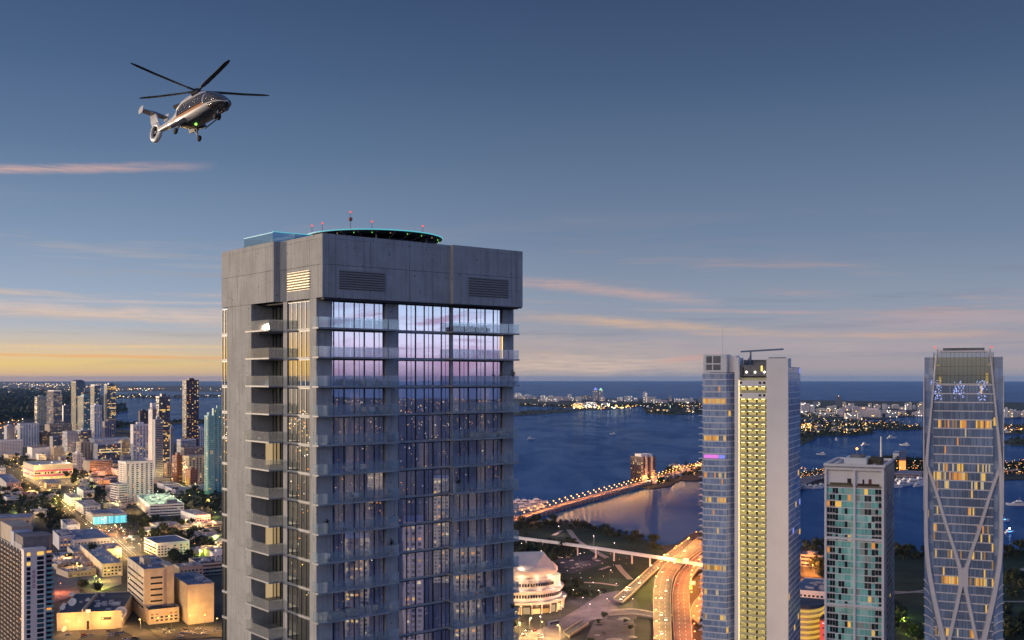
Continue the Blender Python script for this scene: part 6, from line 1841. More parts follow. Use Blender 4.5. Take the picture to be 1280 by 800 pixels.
# broken ground of the building site
rs = random.Random(5)
site = [(742, 778), (768, 768), (792, 774), (794, 796), (760, 812), (726, 812)]
sheet('building_site', site, LZ + .2, M_MAUVE)
for i, p in enumerate(scatter_px(site, 16, rs)):
    g = G(p[0], p[1], LZ + .3); q = MB(); R = rs.uniform(3, 8)
    q.loft([[(R * f * cos(w) * rs.uniform(.8, 1.2), R * f * .7 * sin(w) * rs.uniform(.8, 1.2), h) for w in [2 * pi * k / 9 for k in range(9)]] for f, h in ((1, 0), (.7, R * .16), (.3, R * .26))])
    tag(q.build('rubble_heap', rs.choice((M_MAUVE, M_KERB, M_LAND)), None, g), 'low heap of earth and rubble on the building site', 'heap', 'rubble heaps on the building site')

# elevated expressway
ZE = 9.0


def deck(label, left, right, z, m, n=6, piers=True, rails=True, lanes=3):
    L_, R_ = pix_line(left, z, n), pix_line(right, z, n)
    t = thing('expressway', label, 'road', (L_[0] + R_[0]) / 2 - Vector((0, 0, z)))
    o = t.location.copy()
    L_ = [p - o for p in L_]; R_ = [p - o for p in R_]
    q = MB()
    q.loft([[(a.x, a.y, z - 1.4), (b.x, b.y, z - 1.4), (b.x, b.y, z), (a.x, a.y, z)] for a, b in zip(L_, R_)]); q.build('deck', m, t)
    if rails:
        for S_, sg in ((L_, 1), (R_, -1)):
            q = MB(); rr = []
            for i, p in enumerate(S_):
                other = (R_ if sg > 0 else L_)[i]; d = (other - p); d.z = 0; d.normalize()
                rr.append([(p.x, p.y, z + .004), (p.x + d.x * .45, p.y + d.y * .45, z + .004), (p.x + d.x * .45, p.y + d.y * .45, z + 1.0), (p.x, p.y, z + 1.0)])
            q.loft(rr); q.build('barrier', M_KERB, t)
    for k in range(1, lanes):
        f = k / lanes; q = MB()
        mid = [a * (1 - f) + b * f for a, b in zip(L_, R_)]
        for i in range(len(mid) - 1):
            a, b = mid[i], mid[i + 1]; nn = max(1, int((b - a).length / 12))
            for j in range(nn):
                p0 = a + (b - a) * (j / nn); p1 = a + (b - a) * ((j + .4) / nn); s_ = (b - a).normalized(); s_ = Vector((s_.y, -s_.x, 0)) * .12
                q.quad((p0.x - s_.x, p0.y - s_.y, z + .006), (p0.x + s_.x, p0.y + s_.y, z + .006), (p1.x + s_.x, p1.y + s_.y, z + .006), (p1.x - s_.x, p1.y - s_.y, z + .006))
        q.build('lane_marking', M_WLINE, t)
    if piers:
        for i in range(2, len(L_) - 1, 5):
            p = (L_[i] + R_[i]) / 2; q = MB(); q.tube((p.x, p.y, -o.z * 0 + LZ - .2), (p.x, p.y, z - 1.41), 1.3, 1.3, 10); q.build('pier', M_KERB, t)
    return t, L_, R_, o


M_DECKP = pbr('pale_road_deck', (.13, .125, .12), .85, var=.3, vscale=.06)
M_DECKO = pbr('road_deck', (.11, .10, .10), .85, var=.3, vscale=.06)
RA = ([(817, 830), (817, 800), (816.5, 770), (817, 740), (822, 718), (838, 700), (856, 686), (874, 671), (890, 660)], [(839.5, 830), (839.5, 800), (839, 770), (839, 740), (844, 719), (857, 703), (873, 690), (892, 676), (912, 663)])
RB = ([(842.5, 830), (842.5, 800), (841, 770), (840.5, 742), (846, 721), (859, 705), (876, 691), (896, 677), (918, 664)], [(866, 830), (865.5, 800), (863.5, 770), (861.5, 742), (864, 724), (874, 710), (889, 697), (908, 684), (930, 672)])
dA = deck('pale lit expressway deck carrying white headlights towards the viewer', *RA, ZE, M_DECKP)
dB = deck('orange lit expressway deck curving beside the pale one', *RB, ZE + .3, M_DECKO)
dC = deck('ramp rising from the plaza to the expressway', [(767, 748), (784, 734), (806, 715), (826, 698), (846, 684), (862, 672)], [(779, 752), (796, 737), (815, 718), (835, 702), (852, 690), (868, 680)], ZE - 3, M_DECKP, lanes=2)
dD = deck('orange exit ramp curving away under the tall white tower', [(888, 702), (878, 716), (875, 730), (876, 742), (866, 756), (862, 770)], [(902, 702), (890, 718), (886, 732), (888, 748), (878, 764), (874, 780)], ZE - 4, M_DECKO, lanes=1)
dE = deck('low road bridge over the boulevard in front of the plaza', [(704, 790), (716, 782), (728, 775)], [(712, 795), (724, 787), (736, 779)], 3.4, M_DECKP, lanes=2, piers=False)
dF = deck('narrow lane passing under the pale deck', [(762, 764), (790, 762), (818, 766), (842, 770)], [(760, 770), (790, 768), (818, 772), (842, 777)], 3.0, M_MAUVE, lanes=1, piers=False)
sheet('verge', [(790, 740), (815, 716), (815, 752), (800, 760)], LZ + .3, M_LAWN)
sheet('verge', [(868, 712), (886, 702), (884, 742), (866, 748)], LZ + .3, M_ISLE)
# causeway crossing the bay behind the towers
zc = 6.0
q = MB(); cl = pix_line([(905, 668), (950, 640), (985, 612), (1006, 600), (1040, 594), (1110, 592), (1180, 590), (1300, 586), (1450, 584)], zc)
tC = thing('causeway_bridge', 'pinkish lit causeway bridge crossing the bay behind the framed tower', 'bridge', (cl[0].x, cl[0].y, 0))
cl = [p - Vector((tC.location.x, tC.location.y, 0)) for p in cl]
ribbon(q, cl, 34, zc - 2.0, zc); q.build('deck', pbr('causeway_deck', (.30, .22, .20), .85, var=.2, vscale=.02), tC)
q = MB(); ribbon(q, cl, .6, zc + .003, zc + 1.1, -16.7); q.build('barrier', M_KERB, tC)
q = MB(); ribbon(q, cl, .6, zc + .003, zc + 1.1, 16.7); q.build('barrier', M_KERB, tC)
for i in range(2, len(cl) - 20, 3):
    q = MB(); q.box(cl[i].x - 12, cl[i].x + 12, cl[i].y - 1.2, cl[i].y + 1.2, -2, zc - 2.01); q.build('pier', M_KERB, tC)
# elevated people mover line
zm = 13.0
gl_ = pix_line([(600, 664), (645, 671.5), (700, 678.5), (760, 687), (820, 696), (880, 706), (940, 716)], zm)
tG = thing('people_mover_line', 'thin pale elevated guideway crossing over park and expressway', 'railway', (gl_[0].x, gl_[0].y, 0))
gl_ = [p - Vector((tG.location.x, tG.location.y, 0)) for p in gl_]
M_GUIDE = pbr('guideway_white', (.62, .60, .62), .7, var=.1, vscale=.05)
q = MB(); ribbon(q, gl_, 6.0, zm - 1.6, zm); q.build('guideway', M_GUIDE, tG)
for s_ in (-2.7, 2.7):
    q = MB(); ribbon(q, gl_, .5, zm + .003, zm + .9, s_); q.build('parapet', M_GUIDE, tG)
for i in range(1, len(gl_) - 1, 3):
    q = MB(); q.tube((gl_[i].x, gl_[i].y, LZ - .1), (gl_[i].x, gl_[i].y, zm - 1.61), .9, .9, 8); q.build('pier', M_GUIDE, tG)
# gantry signs
def gantry(px, py, z0, w, cols, label, sw=3.6, sh=3.2):
    g = G(px, py, z0); t = thing('road_sign', label, 'road sign', g, 0)
    q = MB(); q.tube((-w / 2, 0, -.5), (-w / 2, 0, 7.2), .22, .18, 8); q.bar((-w / 2, 0, 6.9), (w / 2, 0, 6.9), .35, .35); q.build('gantry', M_MECH, t)
    n = len(cols)
    for i, c in enumerate(cols):
        x = -w / 2 + w * (i + .5) / n
        q = MB(); q.box(x - sw / 2, x + sw / 2, -.4, -.22, 5.2, 5.2 + sh); q.box(x - sw / 2 + .25, x + sw / 2 - .25, -.43, -.402, 5.5, 5.5 + sh * .22, 1); q.box(x - sw / 2 + .4, x + sw / 2 - .7, -.43, -.402, 5.6 + sh * .45, 5.6 + sh * .58, 1); q.build('sign_panel', [c, M_SGNW], t)
M_SGNW = pbr('sign_white', (.75, .75, .72), .6)
M_SGNG = pbr('sign_green', (.01, .22, .13), .5, emit=(0, .5, .3), estr=.25)
M_SGNY = pbr('sign_amber', (.6, .35, .03), .5, emit=(1, .6, .05), estr=.4)
M_SGNP = pbr('sign_pale', (.7, .6, .5), .5, emit=(1, .8, .6), estr=.4)
gantry(853, 710, ZE + .3, 14, [M_SGNG, M_SGNP], 'green and white overhead sign beside the pale guideway', 5.2, 4.6)
gantry(866, 738, LZ, 5, [M_SGNP], 'white sign board standing in the dark verge', 4.6, 3.6)
gantry(863, 744, LZ, 4, [M_SGNY], 'amber and green sign board low in the dark verge', 3.6, 3.0)

# ---- old low bridge with two rows of globe lamps
zb = 6.0
bl = pix_line([(628, 654.5), (660, 644.5), (690, 635.3), (713, 628.5), (744, 620), (770, 613), (797, 605.5), (825, 597), (857, 588.2), (880, 583)], zb, 10)
tB = thing('bridge', 'long low bridge with orange lamps running across the bay to the island', 'bridge', (bl[0].x, bl[0].y, 0))
o_ = Vector((tB.location.x, tB.location.y, 0)); bb = [p - o_ for p in bl]
M_BDK = pbr('bridge_deck', (.40, .31, .27), .85, var=.15, vscale=.05)
M_BST = pbr('bridge_stone', (.46, .38, .33), .8, var=.15, vscale=.05)
q = MB(); ribbon(q, bb, 15, zb - 1.5, zb); q.build('deck', M_BDK, tB)
for s_ in (-7.2, 7.2):
    q = MB(); ribbon(q, bb, .5, zb + .003, zb + 1.2, s_); q.build('parapet', M_BST, tB)
L_ = [0.0]
for a, b in zip(bb[:-1], bb[1:]): L_.append(L_[-1] + (b - a).length)


def along(s_):
    for i in range(len(bb) - 1):
        if L_[i + 1] >= s_:
            f = (s_ - L_[i]) / max(1e-6, L_[i + 1] - L_[i]); d = (bb[i + 1] - bb[i]).normalized()
            return bb[i] * (1 - f) + bb[i + 1] * f, d
    return bb[-1], (bb[-1] - bb[-2]).normalized()


tot = L_[-1]
s_ = 12.0; ip = 0
while s_ < tot - 60 and ip < 90:
    p, d = along(s_); n_ = Vector((d.y, -d.x, 0)); q = MB()
    q.loft([[tuple(p + n_ * a + d * b + Vector((0, 0, c - p.z))) for a, b in ((-6.8, -1.6), (6.8, -1.6), (6.8, 1.6), (-6.8, 1.6))] for c in (-2, 2.2)] +
           [[tuple(p + n_ * a + d * b + Vector((0, 0, zb - 1.51 - p.z))) for a, b in ((-6.8, -4.5), (6.8, -4.5), (6.8, 4.5), (-6.8, 4.5))]])
    q.build('pier', M_BST, tB); s_ += tot / 62; ip += 1
p, d = along(tot * .64)
for k_ in (-1, 1):
    n_ = Vector((d.y, -d.x, 0)); c = p + n_ * 9.5 * k_
    q = MB(); q.box(c.x - 5, c.x + 5, c.y - 4, c.y + 4, -2, 15); q.box(c.x - 5.6, c.x + 5.6, c.y - 4.6, c.y + 4.6, 15.01, 16.2); q.build('bascule_house', pbr('bascule_pale', (.62, .52, .44), .7), tB)
# lamps
M_GLOBE = glow('bridge_globe', (1.0, .44, .09), 6)
lamp = thing('street_lamp', 'x', 'street lamp')
q = MB(); q.tube((0, 0, 0), (0, 0, 7.5), .22, .14, 6); q.build('post', M_MECH, lamp)
q = MB(); q.sphere((0, 0, 8.3), .80, 8, 6); q.build('globe', M_GLOBE, lamp)
bl_ = bpy.data.lights.new('lamp_light', 'POINT'); bl_.energy = 10000; bl_.color = (1.0, .33, .06); bl_.shadow_soft_size = .8
bo_ = bpy.data.objects.new('lamp_light', bl_); COL.objects.link(bo_); bo_.parent = lamp; bo_.location = (0, 0, 9.6)
first = True
nl = 42
for i in range(nl):
    p, d = along(tot * (i + .5) / nl); n_ = Vector((d.y, -d.x, 0))
    for k_, side in ((-1, 'far'), (1, 'near')):
        w = p + o_ + n_ * 6.6 * k_
        lab = 'orange globe lamp in the %s row of the low bridge' % side; gr = 'bridge lamps, %s row' % side
        if first: lamp.location = (w.x, w.y, zb); lamp['label'] = lab; lamp['group'] = gr; first = False
        else: dup(lamp, (w.x, w.y, zb), 0, lab, gr)
# apartment house on the island tip
D0 = G(797, 604, LZ)
t_, a, b, H = building('dark and cream apartment house alone on the island tip', 796.5, 804, 819.5, 572, 604, 30, 'brown', right='strips', lleft='strips', lit=.12, roof='pale', top='none', name='apartment_block', depth=40)
for f in (.16, .60):
    q = MB(); q.box(a * f, a * (f + .16), -1.2, -.02, 0, H + 1.6); q.build('cream_bay', WC['cream'], t_)
for f in (.05, .4, .75):
    q = MB(); q.box(a * f, a * (f + .2), b * .2, b * .7, H + .2, H + 6); q.build('roof_gable', WC['white'], t_)
for (px, py, w, lab) in ((826, 600, 16, 'white low villa beside the island apartment house'), (838, 597, 14, 'white villa with pale roof midway on the island'), (846, 585, 22, 'wide white villa behind the island trees')): villa(px, py, w, lab, None)
# glowing orange building on the causeway island
t_, a, b, H = building('terminal building glowing orange on the causeway island', 1121, 1123.5, 1132.5, 574, 588, -20, 'rust', right='blank', lit=0, roof='grey', top='none')
q = MB(); q.box(.6, a - .6, -.6, -.05, 2, H - 3); q.build('orange_front', glow('terminal_orange', (1.0, .32, .06), 1.6), t_)
building('long pale low terminal on the causeway island', 1118, 1120, 1152, 592, 598, -22, 'mauve', right='bands', lit=.05, roof='lilac', top='none')
building('white peaked pavilion roof behind the framed tower mast', 1114, 1116, 1128, 567, 574, -22, 'white', right='blank', lit=0, roof='pale', top='none')

# ---- concert hall with stacked white shells
cx = G(652, 772, LZ); hall = thing('concert_hall', 'white concert hall of stacked curved tiers with a folded shell roof', 'concert hall', (cx.x, cx.y + 42, LZ), radians(0))
hall.scale = (.80, .80, 1.0)
M_SHELL = pbr('hall_white', (.66, .59, .53), .65, var=.08, vscale=.06)
SC = cx.y / F


def tier(name, z0, z1, r0, r1, m, sx=1.0, a0=0, n=18, x0=0):
    q = MB(); rings = []
    for r, z in ((r0, z0), (r1, z1)):
        rings.append([(x0 + r * sx * cos(2 * pi * i / n), r * .9 * sin(2 * pi * i / n), z) for i in range(n)])
    q.loft(rings); return q.build(name, m, hall)


tier('glass_base', 0, 8.5, 44, 44, pbr('hall_base_glass', (.05, .04, .035), .2, spec=.7))
for i in range(26):
    w = 2 * pi * i / 26; q = MB(); s_ = rs.uniform(3.2, 4.6); z1 = rs.uniform(3.5, 6.5)
    c = Vector((44.6 * cos(w), 40.3 * sin(w), 0)); tv = Vector((-sin(w), cos(w), 0)) * s_; nv = Vector((cos(w), sin(w), 0)) * .3
    q.loft([[tuple(c - tv - nv + Vector((0, 0, z))), tuple(c + tv - nv + Vector((0, 0, z))), tuple(c + tv + nv + Vector((0, 0, z))), tuple(c - tv + nv + Vector((0, 0, z)))] for z in (.6, z1)])
    q.build('lit_entrance', glow('entrance_%d' % (i % 3), ((1, .62, .2), (1, .5, .1), (1, .75, .4))[i % 3], (1.2, .6, .35)[i % 3]), hall)
for i in range(26):
    w = 2 * pi * (i + .5) / 26; q = MB(); q.tube((45.5 * cos(w), 41 * sin(w), 0), (46.5 * cos(w), 42 * sin(w), 8.5), .7, .7, 6); q.build('column', M_SHELL, hall)
tier('terrace', 8.5, 10.8, 48.5, 50, M_SHELL); tier('tier_wall', 10.8, 18.0, 44, 42.5, M_SHELL)
tier('terrace', 18, 20.0, 46, 46.5, M_SHELL); tier('tier_wall', 20, 27.5, 41, 37.5, M_SHELL)
tier('terrace', 27.5, 29, 39, 38.5, M_SHELL)
for (z, r, n) in ((13.4, 43.6, 46), (22.6, 40.3, 42)):
    for i in range(n):
        w = pi + pi * (i + .5) / n
        q = MB(); c = Vector((r * cos(w), r * .9 * sin(w), z)); tdir = Vector((-sin(w), cos(w), 0)); nn = Vector((cos(w), sin(w), 0))
        q.add([c - tdir * .85 + nn * .25, c + tdir * .85 + nn * .25, c + tdir * .85 + nn * .2 + Vector((0, 0, 2.6)), c - tdir * .85 + nn * .2 + Vector((0, 0, 2.6)), c - tdir * .85 - nn * .6, c + tdir * .85 - nn * .6, c + tdir * .85 - nn * .6 + Vector((0, 0, 2.6)), c - tdir * .85 - nn * .6 + Vector((0, 0, 2.6))],
              ((0, 1, 2, 3), (0, 4, 5, 1), (3, 2, 6, 7), (1, 5, 6, 2), (0, 3, 7, 4))); q.build('window', M_DOOR, hall)
# shells
def dome(name, z0, r, h, x0=0.0, y0=0.0, sx=1.0):
    q = MB(); rings = []
    for k in range(7):
        f = k / 6; rr = r * cos(f * pi / 2 * .96); z = z0 + h * sin(f * pi / 2)
        rings.append([(x0 + rr * sx * cos(2 * pi * i / 14), y0 + rr * .9 * sin(2 * pi * i / 14), z) for i in range(14)])
    q.loft(rings); return q.build(name, M_SHELL, hall)


q = MB()
q.loft([[(r * cos(2 * pi * i / 26) + dx, r * .9 * sin(2 * pi * i / 26), z) for i in range(26)] for r, z, dx in ((37.5, 29, 0), (39.5, 32, 0), (39.6, 35, 0), (37, 38, -1), (31, 40.5, -3), (20, 42.6, -7), (6, 43.8, -12))])
q.build('bulging_shell', M_SHELL, hall, smooth=True)
q = MB()
fv = [(-26, -14, 45.5), (25, -8, 47.5), (38, -17, 34), (10, -37, 35.5), (-26, 20, 44.5), (24, 12, 46.5), (37, 14, 34), (10, 30, 36), (-14, -34, 38)]
q.add(fv, ((0, 8, 3), (0, 3, 1), (3, 2, 1), (1, 2, 6, 5), (0, 1, 5, 4), (4, 5, 7), (5, 6, 7), (0, 4, 7, 6, 2, 3, 8)))
q.build('folded_shell', M_SHELL, hall)
q = MB()
q.loft([[(30 + 12 * cos(w), 12 * sin(w) - 8, z) for w in [(-1.2 + 2.4 * i / 8) for i in range(9)]] + [(26, 2, z), (26, -18, z)] for z in (0, 30)]); q.build('lit_glass_foyer', pbr('foyer_glass', (.5, .5, .45), .3, emit=(1, .85, .55), estr=.45), hall)
# ---- low buildings below the white tower
building('stepped grey museum roof among trees at the waterfront', 996, 1000, 1029, 694, 708, -24, 'grey', right='bands', lit=.05, roof='grey', top='box')
t_, a, b, H = building('round cornered low building with a blue roof', 985, 992, 1042, 738, 762, -24, 'white', right='grid', lit=.03, roof='blue', top='clutter', depth=60)
P0 = G(1000, 818, LZ); tY = thing('curved_apartment_block', 'apartment block with curving yellow lit balcony bands', 'building', P0, radians(-24))
M_YB = pbr('yellow_band', (.62, .48, .16), .6, emit=(1.0, .60, .08), estr=.55)
q = MB(); pts = [(-16, 2), (0, 0), (5, 1), (9, 5), (12, 11), (14, 30), (-16, 30)]; q.prism(pts, 0, 33); q.build('wall', WC['beige'], tY)
for k in range(8):
    q = MB(); off = 1.6; z = 4 + k * 3.8; q.prism([(x + (off if x > 3 else 0), y - off) for x, y in pts], z, z + 1.2); q.build('balcony_band', M_YB, tY)
q = MB(); q.prism([(x + (2 if x > 3 else 0), y - 2) for x, y in pts], 33.2, 35.5); q.build('roof', M_RF['dark'], tY)
t_, a, b, H = building('red lit panel block with pale sign bars beside the yellow balconies', 1023, 1024.5, 1040, 775, 822, -24, 'rust', right='blank', lit=0, roof='dark', top='none', depth=16)
q = MB(); q.box(.3, a - .3, -.5, -.05, 1, H - .5); p_ = q.build('red_panel', pbr('red_sign_panel', (.6, .08, .07), .5, emit=(1.0, .12, .10), estr=.55), t_)
for i, (w_, zz) in enumerate(((.62, .93), (.5, .80), (.58, .62), (.48, .44))):
    q = MB(); q.box(a * .22, a * (.22 + w_), -.58, -.505, H * zz - .5, H * zz + .35); q.build('sign_bar', glow('sign_bar', (1.0, .8, .8), .9) if i == 0 else pbr('dark_red_bar', (.12, .02, .03), .6), p_)
# ====================================================================== lamps, cars, boats, balcony things
def lamp_proto(name, hgt, energy, col, globe, gcol, gstr, soft=.6):
    t = thing('street_lamp', 'x', 'street lamp')
    q = MB(); q.tube((0, 0, -.1), (0, 0, hgt), .16, .10, 6); q.bar((0, 0, hgt - .1), (1.6, 0, hgt + .25), .12, .12); q.build('post', M_MECH, t)
    q = MB(); q.sphere((1.8, 0, hgt + .2), globe, 8, 5, sc=(1.4, 1, .6)); q.build('lamp_head', glow('head_' + name, gcol, gstr), t)
    d = bpy.data.lights.new('lamp_light_' + name, 'POINT'); d.energy = energy * 0.22; d.color = col; d.shadow_soft_size = soft
    o = bpy.data.objects.new('lamp_light', d); COL.objects.link(o); o.parent = t; o.location = (1.8, 0, hgt - .9)
    return [t, False]


LP = {'yellow': lamp_proto('yellow', 11, 150000, (1.0, .58, .17), .45, (1, .62, .18), 9), 'orange': lamp_proto('orange', 10, 190000, (1.0, .28, .05), .45, (1, .36, .06), 9),
      'amber': lamp_proto('amber', 10, 60000, (1.0, .50, .12), .45, (1, .52, .10), 9), 'white': lamp_proto('white', 12, 110000, (1.0, .84, .55), .48, (1, .86, .6), 9), 'green': lamp_proto('green', 7, 26000, (.72, 1.0, .48), .4, (.85, 1, .6), 8), 'red': lamp_proto('red', 9, 130000, (1.0, .22, .07), .4, (1, .25, .06), 6),
      'lime': lamp_proto('lime', 6, 42000, (.75, 1.0, .12), .4, (.8, 1, .2), 6), 'mauve': lamp_proto('mauve', 10, 26000, (1.0, .62, .62), .4, (1, .75, .65), 6)}


def put_lamp(kind_, p, label, group, rz=0.0):
    t, used = LP[kind_]
    if not used:
        LP[kind_][1] = True; t.location = p; t.rotation_euler.z = rz; t['label'] = label; t['group'] = group; return t
    return dup(t, p, rz, label, group)


rl = random.Random(31)
nA = len(av)
for i in range(2, nA, 2):
    for s_ in (-1, 1):
        if (i // 2 + (s_ > 0)) % 2: continue
        d = (av[min(i + 1, nA - 1)] - av[i - 1]).normalized(); n_ = Vector((d.y, -d.x, 0)); p = av[i] + n_ * 13.5 * s_
        put_lamp('yellow', (p.x, p.y, LZ + .2), 'yellow street lamp lining the long avenue', 'lamps along the avenue', atan2(-n_.y * s_, -n_.x * s_))
def lamps(kind_, pts, label, group, z=LZ + .2):
    for (a, b) in pts:
        p = G(a, b, z); put_lamp(kind_, (p.x, p.y, z), label, group, rl.uniform(0, 6.28))


lamps('yellow', [(20, 586), (26, 595), (34, 602), (58, 605), (72, 604), (88, 601), (99, 597), (108, 600), (96, 606)], 'bright yellow lamp in the lots round the glowing store', 'lamps round the glowing store')
lamps('white', [(50, 588.5), (66, 585.5), (82, 583.5)], 'white lamp on the roof of the glowing store', 'roof lamps of the glowing store', LZ + 20)
lamps('orange', [(136, 590), (142, 595), (148, 600), (132, 598), (126, 606), (150, 588)], 'orange lamp in the glowing lots left of the striped block', 'lamps of the orange lots')
lamps('green', [(86, 617), (94, 619), (102, 622), (98, 614)], 'pale green lamp of the small lit car lot by the avenue', 'lamps of the small lit car lot')
Hpk = parking[3]
for (f, g_) in ((.12, .2), (.3, .2), (.5, .2), (.7, .28), (.88, .3), (.2, .55), (.42, .55), (.66, .55), (.86, .6), (.3, .85), (.6, .85), (.85, .85)):
    T0 = parking[0]; w = T0.rotation_euler.z; x, y = parking[1] * f, parking[2] * g_
    put_lamp('green', (T0.location.x + x * cos(w) - y * sin(w), T0.location.y + x * sin(w) + y * cos(w), LZ + Hpk + .21), 'pale green lamp on the lit parking deck', 'lamps on the parking deck', rl.uniform(0, 6))
lamps('amber', [(150, 784), (176, 790), (196, 788), (214, 786), (236, 786), (256, 784), (100, 792), (126, 790), (86, 792), (270, 790)], 'orange lamp in the car parks before the beige buildings', 'lamps before the beige buildings')
lamps('amber', [(179, 775)], 'single bright orange lamp at the office corner', None)
lamps('red', [(76, 742)], 'red orange lamp on the lot behind the apartment tower', 'lamps on the lot behind the apartment tower')
lamps('amber', [(84, 706), (126, 738), (138, 726), (96, 716)], 'yellow lamp round the cream flat garage', 'lamps round the cream garage')
lamps('lime', [(124, 736), (118, 728), (216, 634), (196, 626), (248, 620), (268, 646), (272, 676), (184, 662), (20, 640), (94, 604), (112, 612), (228, 606), (252, 694), (70, 628), (86, 634)], 'lime green lamp glowing inside the trees', 'lamps inside the trees')
lamps('yellow', [(238, 628), (232, 660), (250, 664), (264, 668), (206, 598), (216, 606), (244, 612), (262, 634), (196, 672), (272, 690), (30, 650), (36, 618), (10, 606), (60, 640), (172, 640), (150, 636), (140, 628)], 'yellow lamp in the streets between groves', 'lamps between the groves')
lamps('red', [(232, 650), (262, 656), (268, 660), (122, 592), (94, 630), (146, 668), (28, 616)], 'red orange lamp by small lots', 'red orange lamps by small lots')
lamps('white', [(116, 672), (134, 676), (150, 672), (160, 684)], 'white lamp of the lot below the cyan fronted building', 'lamps below the cyan building')
lamps('yellow', [(16, 556), (40, 556), (58, 556), (70, 560), (110, 560), (150, 573), (160, 566), (128, 575), (200, 592), (226, 592), (246, 600), (30, 553), (84, 572), (52, 576)], 'yellow lamp among the second row blocks', 'lamps among the second row')
# expressway lamps
def deck_lamps(D_, kinds, step, label, group, z, side=0.5):
    t, L_, R_, o = D_
    for j, i in enumerate(range(1, len(L_) - 1, step)):
        p = L_[i] * (1 - side) + R_[i] * side + o
        k_ = kinds(j, i / len(L_))
        if k_: put_lamp(k_, (p.x, p.y, z), label, group, 0.0)


deck_lamps(dA, lambda j, f: 'red' if f < .14 else ('yellow' if f < .5 else 'orange'), 3, 'lamp post along the pale expressway deck', 'lamps of the pale deck', ZE + .02, .02)
deck_lamps(dB, lambda j, f: 'red' if f < .2 else (None if f < .28 else 'orange'), 2, 'orange lamp post along the orange expressway deck', 'lamps of the orange deck', ZE + .32, .98)
deck_lamps(dC, lambda j, f: 'yellow', 5, 'yellow lamp post along the plaza ramp', 'lamps of the plaza ramp', ZE - 3 + .02, .98)
deck_lamps(dD, lambda j, f: 'orange', 4, 'orange lamp post on the curving exit ramp', 'lamps of the exit ramp', ZE - 4 + .02)
lamps('mauve', [(700, 772), (726, 762), (750, 752), (770, 744), (716, 752), (736, 770), (760, 764), (790, 764), (744, 742), (676, 786)], 'pinkish lamp on the plaza below the park', 'lamps on the plaza')
lamps('yellow', [(648, 782), (662, 790), (680, 796), (700, 800), (650, 796)], 'yellow lamp on the forecourt of the concert hall', 'lamps on the hall forecourt')
lamps('mauve', [(700, 668), (742, 680), (770, 690), (724, 704), (762, 726), (676, 700), (652, 690)], 'pinkish lamp on the park paths', 'lamps on the park paths')
lamps('lime', [(1121, 772), (1130, 781), (1140, 790), (1149, 799)], 'yellow green lamp of the row at the lawn edge', 'lamps at the lawn edge')
lamps('orange', [(1006, 716), (1012, 712), (1018, 719)], 'orange lamp under the stepped museum roof', 'lamps under the museum roof')
# flood lights of the concert hall
for i in range(7):
    w = pi + pi * (i + .5) / 7
    for (r, z, e, c) in ((58, 5, 60000, (1, .55, .25)), (47.5, 11.4, 12000, (1, .72, .55)), (43.5, 20.6, 12000, (1, .74, .6)), (39.5, 29.6, 14000, (1, .72, .52))):
        d = bpy.data.lights.new('flood', 'POINT'); d.energy = e * 0.035; d.color = c; d.shadow_soft_size = .5
        o = bpy.data.objects.new('flood_light', d); COL.objects.link(o); o.parent = hall; o.location = (r * cos(w), r * .92 * sin(w), z)
for p in ((0, -34, 38), (24, -20, 36), (-20, -30, 38)):
    d = bpy.data.lights.new('flood', 'POINT'); d.energy = 1500; d.color = (1, .70, .48); o = bpy.data.objects.new('flood_light', d); COL.objects.link(o); o.parent = hall; o.location = p

# ---- cars
M_CG = pbr('car_glass', (.02, .025, .03), .1, spec=.8); M_TYR = pbr('car_tyre', (.015, .015, .015), .9)
M_HL = glow('head_lamp', (1, .92, .75), 14); M_TL = glow('tail_lamp', (1, .05, .03), 5)


def car_mesh(col, lit):
    q = MB()
    body = [(-2.25, .45), (-2.2, .85), (-1.5, .95), (1.1, .9), (2.1, .72), (2.25, .5), (2.2, .3), (-2.2, .3)]
    q.loft([[(x, y * .86, z) for x, z in body] for y in (-1, 1)])
    cab = [(-1.75, .93), (-1.25, 1.42), (.35, 1.45), (1.15, .92)]
    q.loft([[(x, y * .74, z) for x, z in cab] for y in (-1, 1)], 1)
    q.box(-1.2, .3, -.70, .70, 1.455, 1.475, 0)
    for x in (-1.4, 1.4):
        for y in (-.82, .82): q.tube((x, y - .1, .32), (x, y + .1, .32), .33, .33, 10, 2)
    for y in (-.6, .6):
        q.box(2.2, 2.3, y - .22, y + .22, .55, .75, 3); q.box(-2.3, -2.22, y - .2, y + .2, .6, .8, 4)
    return q.mesh('car', [pbr('car_' + col[0], col[1], .3, spec=.6), M_CG, M_TYR, M_HL if lit else M_CG, M_TL if lit else pbr('car_lens', (.2, .01, .01), .3)])


CCOL = [('white', (.72, .72, .72)), ('silver', (.42, .43, .45)), ('black', (.02, .02, .022)), ('red', (.35, .02, .02)), ('blue', (.03, .10, .35)), ('grey', (.15, .15, .16))]
CM = {(c[0], l): car_mesh(c, l) for c in CCOL for l in (0, 1)}


def car(p, rz, place, lit=0, col=None, sc=1.0):
    c = col or rl.choices([k[0] for k in CCOL], (6, 4, 3, 2, 1, 3))[0]
    o = bpy.data.objects.new('car', CM[(c, lit)]); COL.objects.link(o); o.location = p; o.rotation_euler.z = rz; o.scale = (sc,) * 3
    tag(o, '%s car %s' % (c, place), 'car', '%s cars %s' % (c, place)); return o


